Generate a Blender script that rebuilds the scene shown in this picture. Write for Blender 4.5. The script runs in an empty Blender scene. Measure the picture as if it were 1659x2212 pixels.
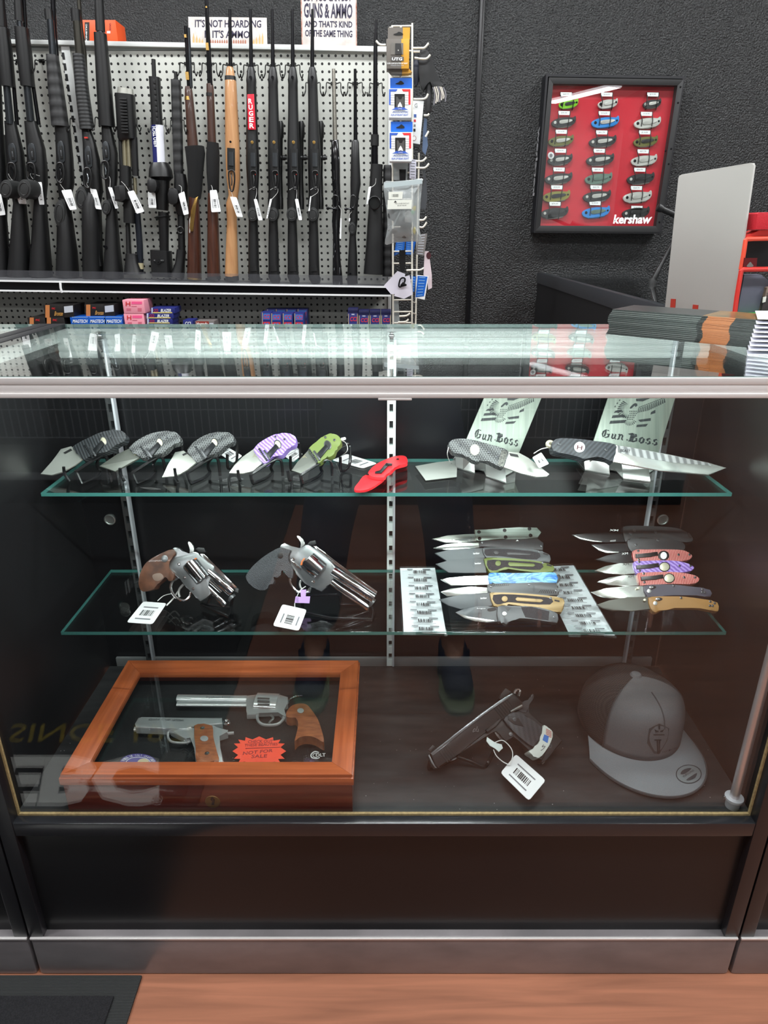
import bpy, bmesh, math, random
from mathutils import Vector, Matrix
random.seed(7)
R = math.radians
SC = bpy.context.scene
COL = SC.collection

# ---------------------------------------------------------------- camera, light, exposure
FPX, CXP, CYP, PITCH, EYE = 1465.0, 829.5, 1106.0, R(22.52), 1.214
cam = bpy.data.cameras.new('camera'); camo = bpy.data.objects.new('camera', cam); COL.objects.link(camo)
cam.sensor_fit = 'HORIZONTAL'; cam.sensor_width = 36.0; cam.lens = 36.0*FPX/1659.0
cam.clip_start = 0.02; cam.clip_end = 60
camo.location = (0, 0, EYE); camo.rotation_euler = (R(90)-PITCH, 0, 0)
SC.camera = camo
vs = SC.view_settings
vs.view_transform = 'Standard'; vs.look = 'None'; vs.gamma = 1.0; vs.use_curve_mapping = False
vs.exposure = 0.0
SC.cycles.transparent_max_bounces = 32
SC.cycles.max_bounces = 10
SC.cycles.glossy_bounces = 6
SC.cycles.sample_clamp_indirect = 6.0
W = bpy.data.worlds.new('world'); SC.world = W; W.use_nodes = True
W.node_tree.nodes['Background'].inputs[0].default_value = (.93, .97, 1, 1)
W.node_tree.nodes['Background'].inputs[1].default_value = 0.25

def area(name, loc, rot, sx, sy, power, col=(1, 1, 1)):
    l = bpy.data.lights.new(name, 'AREA'); l.shape = 'RECTANGLE'; l.size = sx; l.size_y = sy
    l.energy = power; l.color = col
    o = bpy.data.objects.new(name, l); COL.objects.link(o); o.location = loc; o.rotation_euler = rot
    return o
CEIL = 3.05
LAMPS = [(-1.9, 2.1), (0.1, 2.1), (2.1, 2.1), (-1.9, 0.2), (0.3, 0.2), (2.3, 0.2), (-1.9, -2.8), (0.3, -2.8), (2.3, -2.8)]
for i, (x, y) in enumerate(LAMPS):
    area('ceiling_lamp_light', (x, y, CEIL-.075), (0, 0, 0), 1.15, .28, 42 if y > 1 else (36 if y > -1 else 22), (.96, .99, 1))
area('ceiling_lamp_light', (2.77, -4.83, CEIL-.075), (0, 0, R(64)), 1.35, .22, 15, (.96, .99, 1))
area('window_daylight', (1.6, -5.35, 1.5), (R(90), 0, R(180)), 4.5, 2.2, 100, (.92, .97, 1))
area('case_led_light', (0, .848, 1.028), (R(88), 0, 0), 1.14, .012, 6.2, (.86, 1, .96))

# ---------------------------------------------------------------- photo ray helpers (camera is fixed above)
CA, SA = math.cos(PITCH), math.sin(PITCH)
EYEV = Vector((0, 0, EYE))
def ray(px, py):
    u = (px-CXP)/FPX; v = (py-CYP)/FPX
    return Vector((u, CA - v*SA, -SA - v*CA))
CR = dict(A1=(0, 0, .25317), A2=(380, 0, .25317), A3=(0, 340, .25317), A4=(380, 340, .28933), A5=(780, 0, .17178),
          A6=(780, 340, .17178), A7=(1120, 140, .24111), A8=(1140, 330, .31284), B1=(0, 680, .33755), B2=(480, 680, .28933),
          B3=(860, 820, .25316), B4=(1150, 820, .30681), B5=(120, 1120, .26522), B6=(500, 1120, .22905),
          B7=(850, 1110, .25919), B8=(1200, 1110, .27667), D1=(0, 1400, .25316), D2=(260, 1420, .3255),
          D3=(880, 1430, .22905), D4=(1220, 1430, .26462), D8=(1560, 380, .15373), P=(0, 0, 1.0))
class Pl:
    """a real plane in the shop; p() finds where the view line of a photo point meets it"""
    def __init__(s, pt, n, crop='P'):
        s.o = Vector(pt); s.n = Vector(n).normalized(); s.c = CR[crop]
    def at(s, crop): q = Pl(s.o, s.n); q.c = CR[crop]; return q
    def p(s, x, y, off=0.0):
        x0, y0, k = s.c; r = ray(x0+x*k, y0+y*k)
        o = s.o + s.n*off
        return EYEV + r*((o-EYEV).dot(s.n)/r.dot(s.n))
    def up(s): return Vector((0, 0, 1))
def vplane(y, crop='P'): return Pl((0, y, 0), (0, -1, 0), crop)
def hplane(z, crop='P'): return Pl((0, 0, z), (0, 0, 1), crop)
def tplane(x, y, z, tilt, yaw=0, crop='P'):
    """plane through (x,y,z); tilt 0 faces the viewer, 90 faces up; yaw turns it about the vertical"""
    t = R(tilt); n = Vector((0, -math.cos(t), math.sin(t))); n.rotate(Matrix.Rotation(R(yaw), 3, 'Z'))
    return Pl((x, y, z), n, crop)

# ---------------------------------------------------------------- materials
def lin(c):
    c = c/255.0
    return c/12.92 if c <= .04045 else ((c+.055)/1.055)**2.4
def rgb(t): return (lin(t[0]), lin(t[1]), lin(t[2]), 1)
MATS = {}
def mat(name, col, rough=.5, metal=0.0, spec=.5, noise=None, bump=None, coat=0.0, emit=None, alpha=None, aniso=None):
    """noise=(colour2, scale, (stretch xyz)), bump=(scale, strength)"""
    if name in MATS: return MATS[name]
    m = bpy.data.materials.new(name); m.use_nodes = True; nt = m.node_tree; N = nt.nodes; L = nt.links
    b = N['Principled BSDF']
    b.inputs['Base Color'].default_value = rgb(col); b.inputs['Roughness'].default_value = rough
    b.inputs['Metallic'].default_value = metal; b.inputs['Specular IOR Level'].default_value = spec
    b.inputs['Coat Weight'].default_value = coat
    if alpha is not None: b.inputs['Alpha'].default_value = alpha
    if emit: b.inputs['Emission Color'].default_value = rgb(emit[0]); b.inputs['Emission Strength'].default_value = emit[1]
    if noise or bump: tc = N.new('ShaderNodeTexCoord')
    if noise:
        mp = N.new('ShaderNodeMapping'); L.new(tc.outputs['Object'], mp.inputs[0])
        mp.inputs['Scale'].default_value = noise[2] if len(noise) > 2 else (1, 1, 1)
        n = N.new('ShaderNodeTexNoise'); n.inputs['Scale'].default_value = noise[1]; n.inputs['Detail'].default_value = 5
        L.new(mp.outputs[0], n.inputs['Vector'])
        rp = N.new('ShaderNodeValToRGB'); rp.color_ramp.elements[0].position = .35; rp.color_ramp.elements[1].position = .68
        rp.color_ramp.elements[0].color = rgb(col); rp.color_ramp.elements[1].color = rgb(noise[0])
        L.new(n.outputs['Fac'], rp.inputs[0]); L.new(rp.outputs[0], b.inputs['Base Color'])
    if bump:
        n2 = N.new('ShaderNodeTexNoise'); n2.inputs['Scale'].default_value = bump[0]; n2.inputs['Detail'].default_value = 3
        L.new(tc.outputs['Object'], n2.inputs['Vector'])
        bp = N.new('ShaderNodeBump'); bp.inputs['Strength'].default_value = bump[1]; bp.inputs['Distance'].default_value = .002
        L.new(n2.outputs['Fac'], bp.inputs['Height']); L.new(bp.outputs[0], b.inputs['Normal'])
    MATS[name] = m
    return m
def glass(name, tint=(1, 1, 1), f0=.04, rough=0.0, gloss=1.0):
    """clear sheet: straight-through light plus Schlick reflection on each face"""
    if name in MATS: return MATS[name]
    m = bpy.data.materials.new(name); m.use_nodes = True; nt = m.node_tree; N = nt.nodes; L = nt.links
    N.remove(N['Principled BSDF']); out = N['Material Output']
    tr = N.new('ShaderNodeBsdfTransparent'); tr.inputs[0].default_value = (*tint, 1)
    gl = N.new('ShaderNodeBsdfGlossy'); gl.inputs['Roughness'].default_value = rough; gl.inputs[0].default_value = (gloss, gloss, gloss, 1)
    g = N.new('ShaderNodeNewGeometry'); d = N.new('ShaderNodeVectorMath'); d.operation = 'DOT_PRODUCT'
    L.new(g.outputs['Normal'], d.inputs[0]); L.new(g.outputs['Incoming'], d.inputs[1])
    def mth(op, a, b=None):
        k = N.new('ShaderNodeMath'); k.operation = op
        for i, v in enumerate((a, b)):
            if v is None: continue
            if isinstance(v, (int, float)): k.inputs[i].default_value = v
            else: L.new(v, k.inputs[i])
        return k.outputs[0]
    c = mth('ABSOLUTE', d.outputs['Value']); e = mth('POWER', mth('SUBTRACT', 1.0, c), 5.0)
    fac = mth('ADD', mth('MULTIPLY', e, 1-f0), f0)
    mx = N.new('ShaderNodeMixShader'); L.new(fac, mx.inputs[0]); L.new(tr.outputs[0], mx.inputs[1]); L.new(gl.outputs[0], mx.inputs[2])
    L.new(mx.outputs[0], out.inputs[0])
    MATS[name] = m
    return m
def tex(name, kind, c1, c2, scale, rough=.5, metal=0, rot=(0, 0, 0), stretch=(1, 1, 1), dist=0.0, bumpv=0.0, spec=.5, mid=.5, soft=.05):
    """two-colour pattern: checker (grip texture), wave (ripples/layers), voronoi (grain), noise"""
    if name in MATS: return MATS[name]
    m = mat(name, c1, rough, metal, spec); nt = m.node_tree; N = nt.nodes; L = nt.links; b = N['Principled BSDF']
    tc = N.new('ShaderNodeTexCoord'); mp = N.new('ShaderNodeMapping'); mp.inputs['Rotation'].default_value = rot; mp.inputs['Scale'].default_value = stretch
    L.new(tc.outputs['Object'], mp.inputs[0])
    if kind == 'wave':
        t = N.new('ShaderNodeTexWave'); t.inputs['Distortion'].default_value = dist; t.inputs['Detail'].default_value = 2; o = t.outputs['Fac']
    elif kind == 'voronoi':
        t = N.new('ShaderNodeTexVoronoi'); o = t.outputs['Distance']
    elif kind == 'checker':
        t = N.new('ShaderNodeTexChecker'); o = t.outputs['Fac']
    else:
        t = N.new('ShaderNodeTexNoise'); t.inputs['Distortion'].default_value = dist; t.inputs['Detail'].default_value = 4; o = t.outputs['Fac']
    t.inputs['Scale'].default_value = scale; L.new(mp.outputs[0], t.inputs['Vector'])
    rp = N.new('ShaderNodeValToRGB'); e = rp.color_ramp.elements
    e[0].position = max(0, mid-soft); e[1].position = min(1, mid+soft); e[0].color = rgb(c1); e[1].color = rgb(c2)
    L.new(o, rp.inputs[0]); L.new(rp.outputs[0], b.inputs['Base Color'])
    if bumpv:
        bp = N.new('ShaderNodeBump'); bp.inputs['Strength'].default_value = bumpv; bp.inputs['Distance'].default_value = .0015
        L.new(o, bp.inputs['Height']); L.new(bp.outputs[0], b.inputs['Normal'])
    return m

# ---------------------------------------------------------------- mesh helpers
class MB:
    def __init__(s): s.b = bmesh.new()
    def poly(s, pts): return s.b.faces.new([s.b.verts.new(p) for p in pts])
    def box(s, lo, hi, bev=0.0):
        lo = Vector(lo); hi = Vector(hi); c = (lo+hi)/2; d = hi-lo
        r = bmesh.ops.create_cube(s.b, size=1.0, matrix=Matrix.Translation(c) @ Matrix.Diagonal((d.x, d.y, d.z, 1)))
        if bev: s.bev({e for v in r['verts'] for e in v.link_edges}, bev)
        return s
    def obox(s, c, ax, ay, az, bev=0.0):
        """box from centre and three half-axis vectors"""
        m = Matrix((ax, ay, az)).transposed().to_4x4() @ Matrix.Scale(2, 4); m.translation = c; m[3][3] = 1
        r = bmesh.ops.create_cube(s.b, size=1.0, matrix=m)
        if bev: s.bev({e for v in r['verts'] for e in v.link_edges}, bev)
        return s
    def bev(s, edges, w, seg=2):
        bmesh.ops.bevel(s.b, geom=list(edges), offset=w, segments=seg, affect='EDGES', profile=.6, clamp_overlap=True)
    def prism(s, pts, vec, bev=0.0, seg=2):
        """front polygon pts, extruded by vec (away from the viewer); front rim rounded by bev"""
        pts = [Vector(p) for p in pts]
        f = [s.b.verts.new(p) for p in pts]; k = [s.b.verts.new(p+vec) for p in pts]
        n = len(pts); s.b.faces.new(f); s.b.faces.new(k[::-1])
        for i in range(n): s.b.faces.new((f[i], k[i], k[(i+1) % n], f[(i+1) % n]))
        if bev:
            es = [e for i in range(n) for e in f[i].link_edges if e.other_vert(f[i]) is f[(i+1) % n]]
            s.bev(es, bev, seg)
        return s
    def tube(s, pts, r, seg=8, closed=False, cap=True):
        pts = [Vector(p) for p in pts]; n = len(pts)
        rs = r if isinstance(r, (list, tuple)) else [r]*n
        prev = None; rings = []
        for i, p in enumerate(pts):
            a = pts[(i-1) % n] if (closed or i) else p; c = pts[(i+1) % n] if (closed or i < n-1) else p
            t = (c-a); t = t.normalized() if t.length > 1e-9 else Vector((0, 0, 1))
            if prev is None:
                u = t.cross(Vector((0, 0, 1)) if abs(t.z) < .9 else Vector((1, 0, 0))).normalized()
            else: u = (prev - t*prev.dot(t)).normalized()
            prev = u; w = t.cross(u)
            rings.append([s.b.verts.new(p + (u*math.cos(2*math.pi*k/seg) + w*math.sin(2*math.pi*k/seg))*rs[i]) for k in range(seg)])
        for i in range(n if closed else n-1):
            A = rings[i]; B = rings[(i+1) % n]
            for k in range(seg): s.b.faces.new((A[k], A[(k+1) % seg], B[(k+1) % seg], B[k]))
        if cap and not closed: s.b.faces.new(rings[0][::-1]); s.b.faces.new(rings[-1])
        return s
    def rings(s, rings, cap=True):
        R_ = [[s.b.verts.new(p) for p in r] for r in rings]; seg = len(R_[0])
        for A, B in zip(R_, R_[1:]):
            for k in range(seg): s.b.faces.new((A[k], A[(k+1) % seg], B[(k+1) % seg], B[k]))
        if cap: s.b.faces.new(R_[0][::-1]); s.b.faces.new(R_[-1])
        return s
    def lathe(s, c, axis, prof, seg=24):
        """prof = [(distance along axis, radius)]"""
        axis = Vector(axis).normalized(); u = axis.cross(Vector((0, 0, 1)) if abs(axis.z) < .9 else Vector((1, 0, 0))).normalized(); w = axis.cross(u)
        c = Vector(c)
        return s.rings([[c + axis*h + (u*math.cos(2*math.pi*k/seg)+w*math.sin(2*math.pi*k/seg))*max(r, 1e-5) for k in range(seg)] for h, r in prof])
def obj(name, mb, material, parent=None, smooth=True, kind=None):
    b = mb.b; bmesh.ops.recalc_face_normals(b, faces=b.faces)
    me = bpy.data.meshes.new(name); b.to_mesh(me); b.free()
    for m in (material if isinstance(material, (list, tuple)) else [material]): me.materials.append(m)
    if smooth:
        me.polygons.foreach_set('use_smooth', [True]*len(me.polygons))
        try: me.set_sharp_from_angle(angle=R(38))
        except Exception: pass
    o = bpy.data.objects.new(name, me); COL.objects.link(o)
    if parent: o.parent = parent
    if kind: o['kind'] = kind
    return o
def tag(o, label, cat, group=None):
    o['label'] = label; o['category'] = cat
    if group: o['group'] = group
    return o
def thing(name, label, cat, group=None):
    o = bpy.data.objects.new(name, None); COL.objects.link(o); o.empty_display_size = .02
    return tag(o, label, cat, group)
def structure(name, mb, m, parent=None, smooth=False): return obj(name, mb, m, parent, smooth, 'structure')
def plate(name, pl, pts, t, m, parent=None, off=0.0, bev=0.0, kind=None, smooth=True):
    """solid plate cut to an outline traced on plane pl; front at off+t, back at off"""
    return obj(name, MB().prism([pl.p(x, y, off+t) for x, y in pts], -pl.n*t, bev), m, parent, smooth, kind)
def curve(pts, closed=True, n=5):
    """Catmull-Rom smoothing of a traced outline"""
    out = []; N = len(pts)
    for i in range(N if closed else N-1):
        g = lambda j: pts[j % N] if closed else pts[max(0, min(N-1, j))]
        a, b, c, d = g(i-1), g(i), g(i+1), g(i+2)
        for k in range(n):
            t = k/n
            out.append(tuple(.5*(2*b[q] + (c[q]-a[q])*t + (2*a[q]-5*b[q]+4*c[q]-d[q])*t*t + (3*b[q]-a[q]-3*c[q]+d[q])*t**3) for q in range(len(b))))
    if not closed: out.append(pts[-1])
    return out
def ell(cx, cy, rx, ry, n=20, rot=0):
    c, s_ = math.cos(R(rot)), math.sin(R(rot))
    return [(cx + rx*math.cos(a)*c - ry*math.sin(a)*s_, cy + rx*math.cos(a)*s_ + ry*math.sin(a)*c) for a in [2*math.pi*k/n for k in range(n)]]
_tm = {}
def textmesh(txt, bold=0.0):
    if (txt, bold) not in _tm:
        c = bpy.data.curves.new('t', 'FONT'); c.body = txt; c.resolution_u = 2; c.offset = bold; c.fill_mode = 'FRONT'
        o = bpy.data.objects.new('t', c); COL.objects.link(o)
        dg = bpy.context.evaluated_depsgraph_get(); me = o.evaluated_get(dg).to_mesh()
        vs_ = [v.co.copy() for v in me.vertices]; fs = [tuple(p.vertices) for p in me.polygons]
        o.evaluated_get(dg).to_mesh_clear(); bpy.data.objects.remove(o); bpy.data.curves.remove(c)
        x0 = min(v.x for v in vs_); x1 = max(v.x for v in vs_); y0 = min(v.y for v in vs_); y1 = max(v.y for v in vs_)
        _tm[(txt, bold)] = ([((v.x-x0)/(x1-x0), (v.y-y0)/(y1-y0)) for v in vs_], fs)
    return _tm[(txt, bold)]
def addtext(mb, txt, bl, br, tl, bold=0.0):
    bl, br, tl = Vector(bl), Vector(br), Vector(tl)
    vs_, fs = textmesh(txt, bold); q = [mb.b.verts.new(bl + (br-bl)*x + (tl-bl)*y) for x, y in vs_]
    for f in fs:
        try: mb.b.faces.new([q[i] for i in f])
        except ValueError: pass
    return mb
def text(pl, txt, bl, br, tl, m, parent, off=.0004, bold=0.0, name='lettering'):
    return obj(name, addtext(MB(), txt, pl.p(*bl, off), pl.p(*br, off), pl.p(*tl, off), bold), m, parent, False)
GOTHIC = {   # broad-nib strokes in a 0..1 box
 'G': [[(.95, .82), (.7, .95), (.4, .98), (.12, .75), (.08, .4), (.25, .1), (.55, .02), (.88, .14), (.9, .42)], [(.42, .86), (.4, .2)], [(.6, .45), (.95, .5)]],
 'B': [[(.3, .95), (.3, .08)], [(.0, .82), (.35, .98), (.72, .92), (.78, .72), (.5, .54), (.3, .5)], [(.5, .54), (.88, .46), (.92, .2), (.6, .02), (.2, .05), (-.02, .14)], [(.52, .9), (.5, .1)]],
 'u': [[(.1, .95), (.28, .8), (.26, .15), (.42, .02), (.72, .2)], [(.62, .95), (.76, .82), (.76, .15), (.95, .03)]],
 'n': [[(.05, .85), (.2, .97), (.28, .8), (.27, .1), (.12, .02)], [(.3, .78), (.6, .97), (.78, .8), (.78, .15), (.95, .02)]],
 'o': [[(.5, .98), (.18, .75), (.18, .25), (.5, .0), (.82, .25), (.82, .75), (.5, .98)]],
 's': [[(.85, .8), (.55, .98), (.22, .78), (.3, .58), (.72, .45), (.8, .2), (.5, .0), (.15, .18)]]}
def gothic(mb, txt, bl, br, tl, cap=1.45):
    """black-letter word between three corners; capitals stand taller"""
    bl, br, tl = Vector(bl), Vector(br), Vector(tl); ws = [1.25 if c.isupper() else (.95 if c in 'un' else .75) for c in txt]; T = sum(ws); x0 = 0
    for c, w in zip(txt, ws):
        h = 1.0 if c.isupper() else 1/cap
        for st in GOTHIC[c]:
            q = [((x0+w*(.08+.84*x))/T, y*h) for x, y in st]
            nx, ny = .085*1.1/T*1.2, .085
            for a, b_ in zip(q, q[1:]):
                f = lambda x, y: bl+(br-bl)*x+(tl-bl)*y
                for pts in ([(a[0]-nx, a[1]+ny*.55), (a[0]+nx, a[1]-ny*.55), (b_[0]+nx, b_[1]-ny*.55), (b_[0]-nx, b_[1]+ny*.55)],):
                    mb.poly([f(*p) for p in pts])
                mb.poly([f(b_[0]-nx, b_[1]), f(b_[0], b_[1]-ny), f(b_[0]+nx, b_[1]), f(b_[0], b_[1]+ny)])
        x0 += w
    return mb
def bars(mb, bl, br, tl, n=18, rnd=None):
    """printed bar code strokes between three corners"""
    rnd = rnd or random; x = 0.0; ws = [rnd.choice((1, 1, 2, 3)) for _ in range(2*n)]; T = float(sum(ws[:-1]))
    bl, br, tl = Vector(bl), Vector(br), Vector(tl); u = br-bl; v = tl-bl; x = 0
    for i, w in enumerate(ws[:-1]):
        if i % 2 == 0: mb.poly([bl+u*(x/T), bl+u*((x+w)/T), bl+u*((x+w)/T)+v, bl+u*(x/T)+v])
        x += w
    return mb
def lerp(a, b, t): return a+(b-a)*t
def loft(pl, name, samples, m, parent, depth=1.0, off=0.0, seg=14, power=2.0, flat=None):
    """solid of rounded section following photo samples (x, y, half width); depth = section depth / width"""
    P = [pl.p(x, y, off) for x, y, w in samples]; rings = []
    for i, (x, y, w) in enumerate(samples):
        a = P[max(0, i-1)]; c = P[min(len(P)-1, i+1)]; t = (c-a).normalized(); side = t.cross(pl.n).normalized()
        hw = (pl.p(x+w, y, off)-P[i]).length; hd = hw*depth if flat is None else flat; rg = []
        for k in range(seg):
            q = 2*math.pi*k/seg; cc, ss = math.cos(q), math.sin(q)
            rg.append(P[i] + side*(math.copysign(abs(cc)**(2/power), cc)*hw) + pl.n*(math.copysign(abs(ss)**(2/power), ss)*hd))
        rings.append(rg)
    return obj(name, MB().rings(rings), m, parent)
def wire(pl, pts, r, m, parent, name='wire', off=0.0, closed=False, smooth=True, seg=7):
    """round wire through photo points (x, y[, distance in front of the plane])"""
    q = curve(pts, closed, 5) if smooth else pts
    return obj(name, MB().tube([pl.p(p[0], p[1], off + (p[2] if len(p) > 2 else 0)) for p in q], r, seg, closed), m, parent)
def finish():
    """move every thing's origin to its base"""
    bpy.context.view_layer.update()
    for o in [o for o in SC.objects if o.parent is None and o.type in ('MESH', 'EMPTY')]:
        ds = [o] + list(o.children_recursive); ms = [d for d in ds if d.type == 'MESH']
        if not ms: continue
        vs_ = [v.co for d in ms for v in d.data.vertices]
        if not vs_: continue
        lo = [min(v[i] for v in vs_) for i in range(3)]; hi = [max(v[i] for v in vs_) for i in range(3)]
        b = Vector(((lo[0]+hi[0])/2, (lo[1]+hi[1])/2, lo[2])); seen = set()
        for d in ms:
            if d.data.name not in seen: d.data.transform(Matrix.Translation(-b)); seen.add(d.data.name)
        o.location = b

# ---------------------------------------------------------------- shared materials
black_panel = mat('black_laminate', (20, 20, 22), .3, spec=.35, bump=(60, .03))
black_side = mat('black_panel_dull', (20, 20, 22), .45)
black_metal = mat('black_powdercoat', (22, 22, 27), .38)
alu = mat('satin_aluminium', (228, 224, 222), .42, .12, noise=((216, 211, 209), 3, (1, 30, 30)))
alu_bright = mat('bright_aluminium', (226, 232, 230), .4, .15)
chrome = mat('bright_chrome', (225, 228, 230), .08, 1.0)
steel = mat('brushed_steel', (200, 203, 200), .3, .9)
steel_dark = mat('dark_steel', (95, 97, 98), .38, .6)
pglass = glass('clear_glass', (.975, .99, .985))
fglass = glass('front_glass', (.99, .995, .995), .028)
shelf_glass = glass('shelf_glass', (.96, .985, .98))
edge_glass = mat('glass_edge', (62, 118, 112), .15, 0, .5)
edge_top = mat('glass_edge_grey', (120, 142, 138), .2)
top_glass = glass('top_glass', (.97, .985, .98), .04)
acrylic = glass('clear_acrylic', (.97, .975, .985), .05)
black_wire = mat('black_wire', (18, 18, 19), .25)
white_paper = mat('white_card', (238, 240, 240), .55)
ink = mat('black_ink', (28, 28, 32), .6)
grey_ink = mat('grey_ink', (120, 122, 126), .6)
gun_black = mat('gun_black', (15, 15, 16), .42, bump=(900, .05))
gun_steel = mat('blued_steel', (24, 24, 27), .22, .6)
poly_black = mat('black_polymer', (21, 21, 22), .42)
rubber = mat('black_rubber', (30, 31, 31), .65)
white_wire = mat('white_wire', (232, 228, 215), .4)
string_m = mat('white_string', (225, 225, 222), .5)
# ---------------------------------------------------------------- the room
wall_m = mat('black_textured_wall', (28, 29, 30), .32, bump=(150, 1.0))
for n_ in wall_m.node_tree.nodes:
    if n_.type == 'BUMP': n_.inputs['Distance'].default_value = .008
YW = 3.2
structure('wall_back', MB().box((-4.2, YW, 0), (3.6, YW+.12, CEIL)), wall_m)
structure('wall_left', MB().box((-4.32, -5.6, 0), (-4.2, YW, CEIL)), mat('grey_wall', (120, 120, 118), .7))
structure('wall_right', MB().box((3.6, -5.6, 0), (3.72, YW, CEIL)), mat('grey_wall', (120, 120, 118), .7))
structure('wall_front', MB().box((-4.2, -5.7, 0), (3.6, -5.6, CEIL)), mat('grey_wall', (120, 120, 118), .7))
structure('ceiling', MB().box((-4.3, -5.7, CEIL), (3.7, YW+.12, CEIL+.1)), mat('ceiling_white', (205, 205, 200), .8))
# wooden floor: boards along x, grain as noise
fm = bpy.data.materials.new('wood_floor'); fm.use_nodes = True
nt = fm.node_tree; N = nt.nodes; L = nt.links; b = N['Principled BSDF']
tc = N.new('ShaderNodeTexCoord'); mp = N.new('ShaderNodeMapping'); mp.inputs['Scale'].default_value = (1, 1, 1); mp.inputs['Location'].default_value = (.9, .13, 0)
L.new(tc.outputs['Object'], mp.inputs[0])
br = N.new('ShaderNodeTexBrick'); br.inputs['Scale'].default_value = 1; br.inputs['Brick Width'].default_value = 3.1; br.inputs['Row Height'].default_value = .18
br.inputs['Mortar Size'].default_value = .0006; br.inputs['Bias'].default_value = 0
br.inputs['Color1'].default_value = rgb((172, 114, 87)); br.inputs['Color2'].default_value = rgb((148, 90, 70)); br.inputs['Mortar'].default_value = rgb((92, 50, 38))
L.new(mp.outputs[0], br.inputs['Vector'])
m2 = N.new('ShaderNodeMapping'); m2.inputs['Scale'].default_value = (2.2, 38, 1); L.new(tc.outputs['Object'], m2.inputs[0])
nz = N.new('ShaderNodeTexNoise'); nz.inputs['Scale'].default_value = 1.6; nz.inputs['Detail'].default_value = 7; nz.inputs['Distortion'].default_value = .6
L.new(m2.outputs[0], nz.inputs['Vector'])
mr = N.new('ShaderNodeMapRange'); mr.inputs['From Min'].default_value = .3; mr.inputs['From Max'].default_value = .7; mr.inputs['To Min'].default_value = .72; mr.inputs['To Max'].default_value = 1.15
L.new(nz.outputs['Fac'], mr.inputs['Value'])
mx = N.new('ShaderNodeVectorMath'); mx.operation = 'SCALE'; L.new(br.outputs['Color'], mx.inputs[0]); L.new(mr.outputs[0], mx.inputs['Scale'])
L.new(mx.outputs[0], b.inputs['Base Color']); b.inputs['Roughness'].default_value = .42
structure('floor', MB().box((-4.3, -5.7, -.05), (3.7, YW+.12, 0)), fm)
# ceiling lights
lamp_w = mat('lamp_diffuser', (250, 252, 255), .5, emit=((245, 250, 255), 5.0))
lamp_f = mat('lamp_housing', (225, 225, 222), .5)
for i, (x, y) in enumerate(LAMPS):
    t = thing('ceiling_light', 'white ceiling strip light of the shop', 'light', 'ceiling strip lights')
    obj('housing', MB().box((x-.6, y-.16, CEIL-.05), (x+.6, y+.16, CEIL), .004), lamp_f, t)
    obj('diffuser', MB().box((x-.58, y-.14, CEIL-.068), (x+.58, y+.14, CEIL-.05), .004), lamp_w, t)
t = thing('ceiling_light', 'white ceiling strip light near the shop front, mirrored in the red wall display', 'light')
for nm, h_, z0, z1, m in (('housing', (.70, .14), CEIL-.05, CEIL, lamp_f), ('diffuser', (.68, .12), CEIL-.068, CEIL-.05, lamp_w)):
    ax = Vector((math.cos(R(64)), math.sin(R(64)), 0)); ay = Vector((-ax.y, ax.x, 0))
    obj(nm, MB().obox(Vector((2.77, -4.83, (z0+z1)/2)), ax*h_[0], ay*h_[1], Vector((0, 0, (z1-z0)/2)), .004), m, t)
# cable trunking running down the black wall
pw = vplane(YW-.012)
xs = [pw.p(1041, 0).x, pw.p(1010, 700).x]; xc = sum(xs)/2
tr = structure('trim_1', MB().box((xc-.011, YW-.024, 0), (xc+.011, YW, CEIL), .006), mat('black_trim', (20, 20, 22), .25), smooth=True)
tr['label'] = 'black vertical conduit on the textured black wall'

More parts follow.
